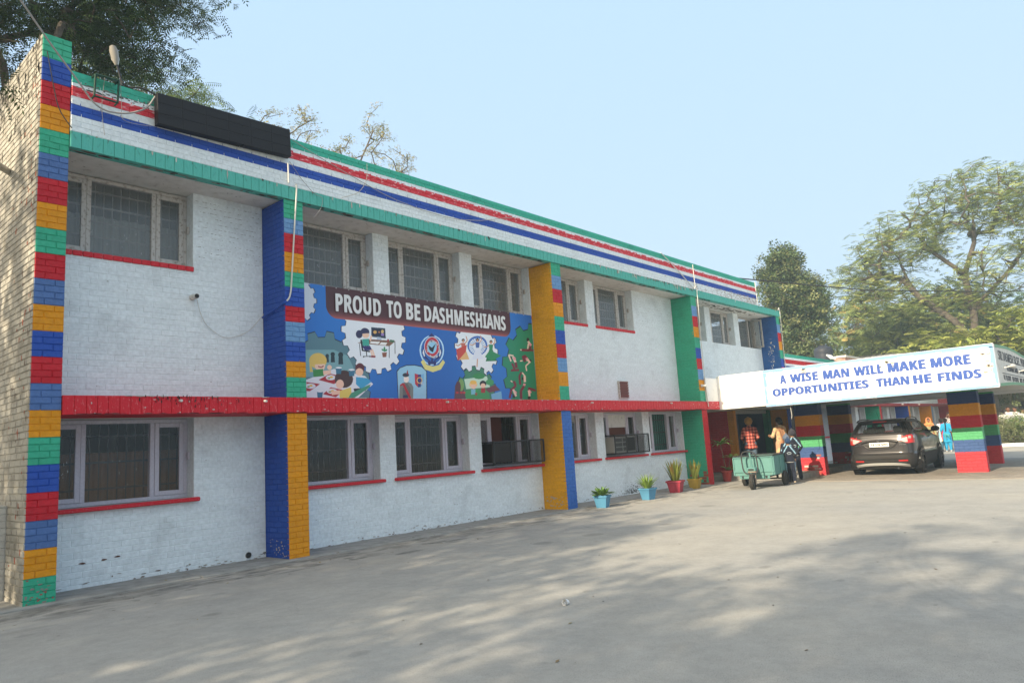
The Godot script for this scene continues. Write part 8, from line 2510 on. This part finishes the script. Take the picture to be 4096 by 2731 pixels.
func build_car() -> void:
	var car := thing("parked_car", "dark grey hatchback parked under the canopy with its tail to the yard", "car", V(19.14, 0, 3.98), deg_to_rad(1.6))
	M.rubber = mat(Color(0.05, 0.048, 0.045), 0.9, M.mottle, 5.0)
	var pm := mat(Color(0.042, 0.039, 0.040), 0.30, null, 1.0, {"metallic": 0.35, "clearcoat_enabled": true, "clearcoat": 0.7, "clearcoat_roughness": 0.08})
	var clad := mat(Color(0.035, 0.033, 0.032), 0.6, M.mottle, 4.0)
	var black := mat(Color(0.012, 0.012, 0.013), 0.25)
	var glass := mat(Color(0.06, 0.07, 0.07), 0.04, null, 1.0, {"transparency": BaseMaterial3D.TRANSPARENCY_ALPHA, "metallic_specular": 0.6})
	glass.albedo_color.a = 0.28
	var red := mat(Color(0.50, 0.012, 0.015), 0.12, null, 1.0, {"clearcoat_enabled": true, "clearcoat": 1.0})
	var clear := mat(Color(0.42, 0.41, 0.40), 0.12, null, 1.0, {"clearcoat_enabled": true, "clearcoat": 1.0})
	var silver := mat(Color(0.46, 0.46, 0.45), 0.4, null, 1.0, {"metallic": 0.3})
	var chrome := mat(Color(0.65, 0.65, 0.65), 0.1, null, 1.0, {"metallic": 1.0})
	var ring := func(ys: Array, flip := false):
		var rows := []
		for y in ys:
			var r := car_ring(y)
			var c: float = (r[0] + r[1]) * 0.5
			var a: float = (r[1] - r[0]) * 0.5
			var row := []
			for j in 64:
				var an := TAU * j / 64.0
				var cx := cos(an); var sz := sin(an)
				row.append(V(c + a * signf(cx) * pow(absf(cx), 2.0 / 7.0), y, -r[2] * signf(sz) * pow(absf(sz), 2.0 / 7.0)))
			rows.append(row)
		var mb := MB.new()
		mb.grid(rows, true)
		return mb
	obj("body", ring.call([0.58, 0.60, 0.62, 0.66, 0.75, 0.82, 0.88, 0.93, 0.97, 1.01, 1.04, 1.07, 1.10, 1.13, 1.16]), pm, car)
	obj("lower_trim", ring.call([0.19, 0.24, 0.30, 0.37, 0.45, 0.52, 0.58]), clad, car)
	var fl := MB.new()
	fl.box(V(0.2, 0.19, -0.76), V(4.1, 0.22, 0.76))
	obj("floor_pan", fl, black, car)
	obj("roof", ring.call([1.44, 1.47, 1.50, 1.52, 1.54, 1.552, 1.56, 1.565]), pm, car)
	var B0 := 1.16
	var T0 := 1.44
	for sg in [-1.0, 1.0]:
		# roof pillars and panes of the flank
		for q in [[0.14, 0.42, 0.44, 0.62, pm], [0.98, 1.06, 1.02, 1.08, black], [1.76, 1.86, 1.74, 1.82, black], [2.80, 2.975, 2.30, 2.44, pm]]:
			obj("door_pillar", side_patch(q[0], q[1], q[2], q[3], B0, T0, sg, 0.0, 4, 6), q[4], car)
		for q in [[0.42, 0.98, 0.62, 1.02], [1.06, 1.76, 1.08, 1.74], [1.86, 2.80, 1.82, 2.30]]:
			obj("window", side_patch(q[0], q[1], q[2], q[3], B0, T0, sg, -0.012), glass, car)
		# doors: seams, sills, handles
		for x in [1.02, 1.86, 2.88]:
			obj("door_seam", side_patch(x, x + 0.008, x + 0.02, x + 0.028, 0.40, B0, sg, 0.002, 1, 8), black, car)
		obj("waist_trim", side_patch(0.5, 2.9, 0.5, 2.9, B0 - 0.012, B0 + 0.008, sg, 0.004, 16, 1), black, car)
		for x in [1.12, 1.98]:
			var hd := MB.new()
			hd.obox(Transform3D(Basis(), car_side(x + 0.1, 1.0, sg, 0.018)), V(0.19, 0.026, 0.022), 0.008)
			obj("door_handle", hd, pm, car)
		# arches with liner, then wheels
		for x in [0.82, 3.42]:
			var liner := MB.new()
			liner.tube([V(x, 0.345, sg * 0.70), V(x, 0.345, sg * 0.888)], [0.375, 0.375], 24)
			obj("wheel_well", liner, black, car)
			var arch := MB.new()
			for k in 14:
				var a0 := PI * (k - 0.8) / 12.6
				var a1 := PI * (k + 0.2) / 12.6
				var q := []
				for e in [[a0, 0.37], [a1, 0.37], [a1, 0.425], [a0, 0.425]]:
					q.append(V(x + cos(e[0]) * e[1], 0.345 + sin(e[0]) * e[1], sg * 0.897))
				if sg < 0: q.reverse()
				arch.quad(q[0], q[1], q[2], q[3])
			obj("arch_trim", arch, clad, car)
			wheel(car, V(x, 0.33, sg * 0.80), 0.33, 0.215, sg, mat(Color(0.05, 0.05, 0.05), 0.4, null, 1.0, {"metallic": 0.6}))
			var flap := MB.new()
			flap.obox(Transform3D(Basis(V(0, 0, 1), 0.15), V(x - 0.40, 0.30, sg * 0.80)), V(0.015, 0.26, 0.2), 0.004)
			obj("mud_flap", flap, black, car)
		# mirror
		var mr := part("mirror", car, car_side(2.72, 1.14, sg))
		var mh := MB.new()
		mh.obox(Transform3D(Basis(), V(0.04, 0.06, sg * 0.14)), V(0.11, 0.15, 0.23), 0.05)
		obj("housing", mh, black, mr)
		var ms := MB.new()
		ms.obox(Transform3D(Basis(), V(0.03, 0.0, sg * 0.02)), V(0.07, 0.05, 0.1), 0.01)
		obj("stalk", ms, black, mr)
		# roof rail
		var rl := MB.new()
		var rp := []
		for i in 13:
			var u := i / 12.0
			rp.append(V(lerp(0.55, 2.15, u), 1.505 + 0.075 * pow(sin(PI * u), 0.4), sg * (0.60 + 0.03 * (1.0 - u))))
		rl.tube(rp, rp.map(func(_p): return 0.017), 8)
		obj("roof_rail", rl, black, car)
		# tail lamp: red shell with clear lenses, wrapping the corner
		var lp := part("tail_lamp", car)
		var rows := []
		for j in 7:
			var t := j / 6.0
			var row := []
			for i in 11:
				var u := i / 10.0
				var z: float = lerp(0.44, 0.868, u)
				var yb: float = lerp(0.985, 0.875, min(1.0, u * 1.7))
				var yt: float = lerp(0.99, 1.105, min(1.0, u * 1.35))
				row.append(car_rear(sg * z, lerp(yb, yt, t), 0.014))
			rows.append(row)
		var lens := MB.new()
		lens.grid(rows, false, sg < 0)
		obj("red_lens", lens, red, lp)
		obj("red_lens", side_patch(0.09, 0.26, 0.11, 0.30, 0.88, 1.09, sg, 0.012, 4, 4), red, lp)
		var c1 := MB.new()
		var cr := []
		for j in 5:
			var t := j / 4.0
			var row := []
			for i in 7:
				var u := i / 6.0
				var z: float = lerp(0.50, 0.70, u)
				row.append(car_rear(sg * z, lerp(lerp(0.975, 0.905, min(1.0, u * 1.6)), lerp(0.99, 1.045, u), t), 0.019))
			cr.append(row)
		c1.grid(cr, false, sg < 0)
		obj("clear_lens", c1, clear, lp)
		var c2 := rear_patch(sg * 0.72, sg * 0.83, sg * 0.72, sg * 0.83, 1.0, 1.065, 0.019, 4, 3)
		obj("clear_lens", c2, clear, lp)
		# reflector
		var rf2 := rear_patch(sg * 0.44, sg * 0.66, sg * 0.44, sg * 0.66, 0.395, 0.432, 0.012, 4, 1)
		obj("reflector", rf2, red, car)
	# tailgate glass and its dark surround
	obj("rear_window", rear_patch(-0.60, 0.60, -0.52, 0.52, 1.19, 1.42, -0.004), glass, car)
	obj("window_surround", rear_patch(-0.825, -0.60, -0.68, -0.52, 1.16, 1.44, 0.0, 5, 6), black, car)
	obj("window_surround", rear_patch(0.60, 0.825, 0.52, 0.68, 1.16, 1.44, 0.0, 5, 6), black, car)
	obj("window_surround", rear_patch(-0.62, 0.62, -0.61, 0.61, 1.16, 1.19, 0.0, 12, 1), black, car)
	obj("window_surround", rear_patch(-0.53, 0.53, -0.52, 0.52, 1.42, 1.445, 0.0, 12, 1), black, car)
	var ws := MB.new()
	var rows := []
	for j in 6:
		var y: float = lerp(1.04, 1.46, j / 5.0)
		var row := []
		for i in 11:
			var z: float = lerp(-0.72, 0.72, i / 10.0) * lerp(1.05, 0.85, j / 5.0)
			var r := car_ring(y)
			row.append(V(r[1] - 0.02 - 0.10 * pow(z / 0.75, 2.0), y, z))
		rows.append(row)
	ws.grid(rows, false, true)
	obj("windscreen", ws, glass, car)
	var spo := MB.new()
	spo.obox(Transform3D(Basis(V(0, 0, 1), -0.12), V(0.46, 1.495, 0)), V(0.26, 0.035, 1.16), 0.015)
	obj("spoiler", spo, pm, car)
	var stop := MB.new()
	stop.obox(Transform3D(Basis(), V(0.328, 1.485, 0.02)), V(0.012, 0.022, 0.36), 0.004)
	obj("brake_light", stop, red, car)
	# tailgate outline, handle bar and plate recess
	for q in [[-0.70, -0.692, -0.69, -0.682, 0.63, 0.88], [0.692, 0.70, 0.682, 0.69, 0.63, 0.88]]:
		obj("tailgate_seam", rear_patch(q[0], q[1], q[2], q[3], q[4], q[5], 0.002, 1, 4), black, car)
	obj("tailgate_seam", rear_patch(-0.70, 0.70, -0.70, 0.70, 0.622, 0.632, 0.003, 12, 1), black, car)
	obj("bumper_seam", rear_patch(-0.86, 0.86, -0.86, 0.86, 0.578, 0.584, 0.003, 16, 1), black, car)
	obj("bumper_groove", rear_patch(-0.66, 0.66, -0.60, 0.60, 0.455, 0.47, 0.004, 16, 1), black, car)
	obj("plate_recess", rear_patch(-0.36, 0.36, -0.44, 0.44, 0.745, 0.935, 0.004, 12, 4), mat(Color(0.05, 0.048, 0.047), 0.35, null, 1.0, {"metallic": 0.4}), car)
	var bar := MB.new()
	var bp := []
	for i in 13:
		var z: float = lerp(-0.47, 0.47, i / 12.0)
		bp.append(car_rear(z, 0.975 - 0.05 * pow(absf(z) / 0.47, 3.0), 0.03))
	bar.tube(bp, bp.map(func(_p): return 0.032), 10)
	obj("handle_bar", bar, pm, car)
	var lip := MB.new()
	var lq := []
	for i in 13:
		var z: float = lerp(-0.44, 0.44, i / 12.0)
		lq.append(car_rear(z, 0.735 + 0.16 * pow(absf(z) / 0.44, 4.0), 0.012))
	lip.tube(lq, lq.map(func(_p): return 0.011), 8)
	obj("recess_lip", lip, pm, car)
	var pl := part("number_plate", car, V(0.005, 0.80, -0.25))
	var pb := MB.new()
	pb.obox(Transform3D(Basis(), V(0, 0.06, 0.25)), V(0.012, 0.12, 0.50), 0.004)
	obj("plate", pb, mat(Color(0.76, 0.76, 0.74), 0.5), pl)
	var face := Basis(V(0, 0, 1), V(0, 1, 0), V(-1, 0, 0))
	var z0 := 0.05
	for q in [["PB", 0.085], ["53B", 0.125], ["5005", 0.17]]:
		letters(pl, q[0], Transform3D(face, V(-0.0065, 0.03, z0)), q[1], 0.062, black, 0.002)
		z0 += q[1] + 0.022
	# silver skid strip, badge, script and wiper
	var sk := MB.new()
	var sr := []
	for j in 4:
		var t := j / 3.0
		var row := []
		for i in 15:
			var z: float = lerp(-0.68, 0.68, i / 14.0)
			var sag := 0.06 * pow(absf(z) / 0.68, 3.0)
			row.append(car_rear(z, lerp(0.29, 0.365, t) - sag, 0.02))
		sr.append(row)
	sk.grid(sr)
	obj("skid_strip", sk, silver, car)
	var bd := MB.new()
	for q in [[0.035, 0.022, 0.6], [-0.02, -0.018, 0.6], [0.008, 0.0, -0.75]]:
		bd.obox(Transform3D(Basis(V(1, 0, 0), q[2]), V(-0.006, 0.97 + q[0] * 0.6, q[1])), V(0.01, 0.022, 0.06), 0.003)
	obj("badge", bd, chrome, car)
	for q in [[-0.62, 0.16, 0.845], [0.52, 0.17, 0.845]]:
		var sc := MB.new()
		for i in 7:
			sc.obox(Transform3D(Basis(), car_rear(q[0] + q[1] * i / 7.0 - 0.02, q[2], 0.006)), V(0.006, 0.018, 0.017), 0.002)
		obj("script_badge", sc, chrome, car)
	var wp := MB.new()
	wp.tube([car_rear(-0.02, 1.185, 0.02), car_rear(-0.38, 1.20, 0.02)], [0.012, 0.006], 6)
	obj("wiper", wp, black, car)
	var an := MB.new()
	an.tube([V(0.62, 1.54, -0.05), V(0.50, 1.78, -0.07)], [0.006, 0.003], 6)
	obj("aerial", an, black, car)
	# seats seen through the panes
	for q in [[0.95, -0.35], [0.95, 0.35], [2.0, -0.36], [2.0, 0.36]]:
		var se := MB.new()
		se.obox(Transform3D(Basis(V(0, 0, 1), 0.18), V(q[0], 0.85, q[1])), V(0.16, 0.62, 0.5), 0.06)
		obj("seat", se, black, car)
		var hr := MB.new()
		hr.obox(Transform3D(Basis(), V(q[0] - 0.07, 1.26, q[1])), V(0.09, 0.18, 0.26), 0.04)
		obj("headrest", hr, black, car)
	var ex := MB.new()
	ex.tube([V(0.35, 0.22, 0.40), V(0.05, 0.21, 0.40)], [0.028, 0.028], 10)
	obj("exhaust", ex, M.darkiron, car)

# ---------- three-wheeled hand cart ----------
func build_cart() -> void:
	var t := thing("hand_cart", "three-wheeled teal sheet-metal hand cart in front of the steps", "cart", V(15.43, 0, 1.93), deg_to_rad(8))
	if not M.has("rubber"): M.rubber = mat(Color(0.05, 0.048, 0.045), 0.9)
	var tm := bumped(mat(Color(1, 1, 1), 0.45, noise_tex(0.03, Color(0.16, 0.10, 0.06).linear_to_srgb(), Color(0.11, 0.25, 0.235).linear_to_srgb(), 99, 5, 256, FastNoiseLite.TYPE_SIMPLEX_SMOOTH, [[0.15, Color(0.13, 0.25, 0.22).linear_to_srgb()], [0.26, Color(0.10, 0.235, 0.22).linear_to_srgb()]]), 1.6), M.fine, 0.15)
	var L := 1.32
	var W := 1.0
	var y0 := 0.33
	var y1 := 0.82
	for q in [["front_panel", V(0, y0, -W / 2), V(0.012, y1, W / 2)], ["rear_panel", V(L - 0.012, y0, -W / 2), V(L, y1, W / 2)], ["side_panel", V(0.013, y0, -W / 2), V(L - 0.013, y1, -W / 2 + 0.012)], ["side_panel", V(0.013, y0, W / 2 - 0.012), V(L - 0.013, y1, W / 2)], ["floor_panel", V(0.013, y0 + 0.02, -W / 2 + 0.013), V(L - 0.013, y0 + 0.035, W / 2 - 0.013)]]:
		var mb := MB.new()
		mb.box(q[1], q[2])
		obj(q[0], mb, tm, t)
	# angle irons: rim, corner posts and stiffeners
	for q in [[V(-0.012, y1 - 0.01, -W / 2 - 0.012), V(0.024, y1 + 0.018, W / 2 + 0.012)], [V(L - 0.024, y1 - 0.01, -W / 2 - 0.012), V(L + 0.012, y1 + 0.018, W / 2 + 0.012)], [V(0.025, y1 - 0.01, -W / 2 - 0.012), V(L - 0.025, y1 + 0.018, -W / 2 + 0.024)], [V(0.025, y1 - 0.01, W / 2 - 0.024), V(L - 0.025, y1 + 0.018, W / 2 + 0.012)]]:
		var mb := MB.new()
		mb.obox(Transform3D(Basis(), (q[0] + q[1]) * 0.5), q[1] - q[0], 0.004)
		obj("rim", mb, M.darkiron, t)
	for z in [-0.5, -0.17, 0.17, 0.47]:
		var mb := MB.new()
		mb.obox(Transform3D(Basis(), V(-0.012, (y0 + y1) * 0.5 - 0.01, z)), V(0.022, y1 - y0 - 0.04, 0.03), 0.004)
		obj("stiffener", mb, tm, t)
	for x in [0.02, 0.66, L - 0.02]:
		for s in [-1, 1]:
			var mb := MB.new()
			mb.obox(Transform3D(Basis(), V(x, (y0 + y1) * 0.5 - 0.01, s * (W / 2 + 0.012))), V(0.03, y1 - y0 - 0.04, 0.022), 0.004)
			obj("stiffener", mb, tm, t)
	for k in 2:
		var mb := MB.new()
		mb.obox(Transform3D(Basis(), V(-0.016, y0 + 0.10, 0)), V(0.016, 0.03, W + 0.02), 0.003) if k == 0 else mb.obox(Transform3D(Basis(), V(-0.018, y1 - 0.03, 0)), V(0.02, 0.014, W), 0.003)
		obj("seam", mb, tm, t)
	var skirt := MB.new()
	skirt.box(V(0.02, y0 - 0.08, -W / 2 + 0.12), V(0.032, y0 - 0.001, W / 2 - 0.12))
	obj("skirt", skirt, tm, t)
	# chassis
	for z in [-0.3, 0.3]:
		var mb := MB.new()
		mb.obox(Transform3D(Basis(), V(L * 0.5, y0 - 0.035, z)), V(L, 0.06, 0.04), 0.004)
		obj("chassis_rail", mb, M.darkiron, t)
	var ax := MB.new()
	ax.tube([V(0.98, 0.19, -0.52), V(0.98, 0.19, 0.52)], [0.02, 0.02], 8)
	obj("axle", ax, M.darkiron, t)
	for s in [-1.0, 1.0]:
		var hg := MB.new()
		hg.obox(Transform3D(Basis(), V(0.98, 0.25, s * 0.33)), V(0.12, 0.14, 0.03), 0.004)
		obj("axle_hanger", hg, M.darkiron, t)
		wheel(t, V(0.98, 0.19, s * 0.52), 0.19, 0.10, s, M.darkiron)
	# steered front wheel with fork, box and hoop handle
	var st := MB.new()
	for s in [-1.0, 1.0]:
		st.obox(Transform3D(Basis(V(0, 0, 1), -0.15), V(-0.30, 0.27, 0.04 + s * 0.075)), V(0.07, 0.30, 0.014), 0.003)
	st.obox(Transform3D(Basis(), V(-0.24, 0.44, 0.04)), V(0.2, 0.03, 0.2), 0.006)
	obj("fork", st, mat(Color(0.30, 0.24, 0.20), 0.7, M.mottle, 3.0), t)
	var bx := MB.new()
	bx.obox(Transform3D(Basis(), V(-0.20, 0.50, 0.02)), V(0.24, 0.10, 0.22), 0.02)
	obj("turntable", bx, tm, t)
	var bk := MB.new()
	bk.obox(Transform3D(Basis(), V(-0.325, 0.50, 0.02)), V(0.01, 0.04, 0.14), 0.01)
	obj("slot", bk, M.blackcable, t)
	wheel(t, V(-0.36, 0.19, 0.04), 0.19, 0.10, 1.0, M.darkiron)
	var hp := MB.new()
	var pts := []
	for i in 25:
		var a := TAU * i / 24.0 + PI * 0.5
		var sx := signf(cos(a)) * pow(absf(cos(a)), 0.55)
		var sy := signf(sin(a)) * pow(absf(sin(a)), 0.55)
		pts.append(V(-0.26 - 0.10 * (1.0 - sy) * 0.5, 0.67 + sy * 0.28, 0.0 + sx * 0.19 + 0.03 * sy * -1.0))
	hp.tube(pts, pts.map(func(_p): return 0.017), 8)
	obj("hoop_handle", hp, M.darkiron, t)
	var cs := MB.new()
	cs.tube([V(-0.20, 0.52, 0.02), V(-0.24, 0.94, 0.0)], [0.022, 0.018], 8)
	obj("steering_column", cs, tm, t)

# ---------- paving, kerb and the building across the road ----------
func build_far() -> void:
	# brick pavers under and before the canopy
	var pv := MB.new()
	pv.box(V(17.5, -0.03, 2.05), V(27.0, 0.013, 9.5))
	pv.box(V(17.5, -0.031, -0.1), V(18.24, 0.0125, 2.05))
	var floor_ := struct("paving", pv, M.concrete)
	var made := 0
	var cols := [mat(Color(0.27, 0.24, 0.205), 0.95, M.mottle, 2.0), mat(Color(0.30, 0.27, 0.235), 0.95, M.mottle, 2.0), mat(Color(0.24, 0.22, 0.195), 0.95, M.mottle, 2.0)]
	var one_ := MB.new()
	one_.obox(Transform3D(), V(0.112, 0.012, 0.224), 0.003)
	var shape := one_.mesh()
	var rest := MB.new()
	for i in 34:
		for j in 33:
			var p := V(17.62 + i * 0.12, 0.015 + rf(-0.0015, 0.0015), 2.18 + j * 0.232 + (0.116 if i % 2 else 0.0))
			if i < 9:
				var o := obj("paver", shape, cols[rng.randi() % 3], floor_)
				o.position = p
				o.rotation.y = rf(-0.01, 0.01)
			else:
				rest.col = Color(0.26, 0.235, 0.205) * rf(0.88, 1.12)
				rest.obox(Transform3D(Basis(), p), V(0.112, 0.012, 0.224), 0.003)
	stuff(obj("pavers", rest, M.core, floor_))
	var kb := thing("kerb_row", "row of pale kerb bricks edging the paving before the canopy", "kerb", V(17.45, 0, 5.5))
	for i in 30:
		var mb := MB.new()
		mb.obox(Transform3D(Basis(), V(0, 0.012, -3.4 + i * 0.235)), V(0.10, 0.014, 0.225), 0.004)
		obj("brick", mb, cols[1], kb)
	var wk := thing("white_kerb", "whitewashed kerb in front of the flower border", "kerb", V(37.5, 0, 6.0))
	for i in 10:
		var mb := MB.new()
		mb.obox(Transform3D(Basis(), V(0.1, 0.075, -2.2 + i * 0.7)), V(0.2, 0.15, 0.69), 0.015)
		obj("kerb_stone", mb, M.whitewash, wk)
	var plot := MB.new()
	plot.box(V(37.7, -0.02, 2.6), V(44.5, 0.10, 12.0))
	struct("flower_border", plot, mat(Color(0.13, 0.12, 0.05), 0.95, M.mottle, 1.0))
	var fb := thing("far_building", "pale cream building with dark barred windows beyond the bushes", "building", V(62, 0, 0))
	var wl := MB.new()
	wl.box(V(0, 0, -2.0), V(8, 3.6, 2.15))
	wl.box(V(0.9, 0, 2.15), V(8, 3.6, 9.0))
	obj("wall", wl, mat(Color(0.50, 0.47, 0.36), 0.9, M.mottle, 0.5), fb)
	var sb := MB.new()
	sb.box(V(-0.3, 3.601, -2.2), V(8.2, 3.85, 9.2))
	obj("roof_slab", sb, M.plaster, fb)
	for i in 3:
		var n := part("window", fb, V(0.9, 0.9, 2.5 + i * 1.9))
		var fr := MB.new()
		fr.box(V(-0.03, 0, 0), V(0.0, 1.5, 1.3))
		obj("pane", fr, mat(Color(0.03, 0.035, 0.04), 0.2), n)
		var gr := MB.new()
		for k in 7: gr.box(V(-0.05, 0, k * 0.2), V(-0.03, 1.5, k * 0.2 + 0.04))
		obj("grille", gr, M.oldiron, n)
	var po := thing("marker_post", "white post with a red foot beside the tree trunk", "post", V(46.5, 0, 3.05))
	var pb := MB.new()
	pb.tube([V(0, 0.5, 0), V(0, 2.3, -0.05)], [0.05, 0.05], 10)
	obj("post", pb, M.whitewash, po)
	var pr := MB.new()
	pr.tube([V(0, 0, 0), V(0, 0.5, 0)], [0.051, 0.051], 10)
	obj("foot", pr, mat(RED, 0.6), po)

func _ready() -> void:
	rng.seed = 20
	build_view()
	make_textures()
	build_ground()
	build_school()
	build_canopy()
	build_wing()
	build_banner()
	build_fittings()
	build_wear()
	build_pots()
	build_trees()
	build_far()
	build_car()
	build_cart()
	build_people()

func build_view() -> void:
	var cam := Camera3D.new()
	cam.name = "camera"
	add_child(cam)
	var yaw := deg_to_rad(41.4015); var pitch := deg_to_rad(8.3789); var roll := deg_to_rad(-3.6491)
	var f := V(cos(yaw) * cos(pitch), sin(pitch), -sin(yaw) * cos(pitch))
	var right := V(sin(yaw), 0, cos(yaw))
	var up := right.cross(f)
	var r2 := right * cos(roll) + up * sin(roll)
	var u2 := up * cos(roll) - right * sin(roll)
	cam.transform = Transform3D(Basis(r2, u2, -f), V(-2.4388, 1.4613, 9.71))
	cam.fov = rad_to_deg(2.0 * atan(2731.0 * 0.5 / 2840.95))
	cam.far = 600.0
	cam.near = 0.05
	cam.current = true
	var env := Environment.new()
	env.tonemap_mode = Environment.TONE_MAPPER_LINEAR
	env.tonemap_exposure = 1.68
	env.background_mode = Environment.BG_SKY
	var sm := ProceduralSkyMaterial.new()
	sm.sky_top_color = Color(0.335, 0.48, 0.66).linear_to_srgb()
	sm.sky_horizon_color = Color(0.42, 0.53, 0.63).linear_to_srgb()
	sm.sky_curve = 0.3
	sm.sun_angle_max = 90.0
	sm.sun_curve = 0.8
	sm.ground_bottom_color = Color(0.20, 0.20, 0.18).linear_to_srgb()
	sm.ground_horizon_color = Color(0.36, 0.42, 0.45).linear_to_srgb()
	var sky := Sky.new()
	sky.sky_material = sm
	env.sky = sky
	env.fog_enabled = true
	env.fog_density = 0.002
	env.fog_light_color = Color(0.80, 0.90, 0.96)
	env.sdfgi_enabled = true; env.ssao_enabled = true; env.ssil_enabled = true
	var we := WorldEnvironment.new()
	we.name = "environment"
	we.environment = env
	add_child(we)
	var sun := DirectionalLight3D.new()
	sun.name = "sun"
	add_child(sun)
	var el := deg_to_rad(27.5)
	var dir := V(cos(el), -sin(el), 0.012)
	sun.look_at_from_position(Vector3.ZERO, dir, Vector3.UP)
	sun.light_energy = 1.6
	sun.light_color = Color(1.0, 0.93, 0.81)
	sun.light_angular_distance = 0.6
	sun.shadow_enabled = true
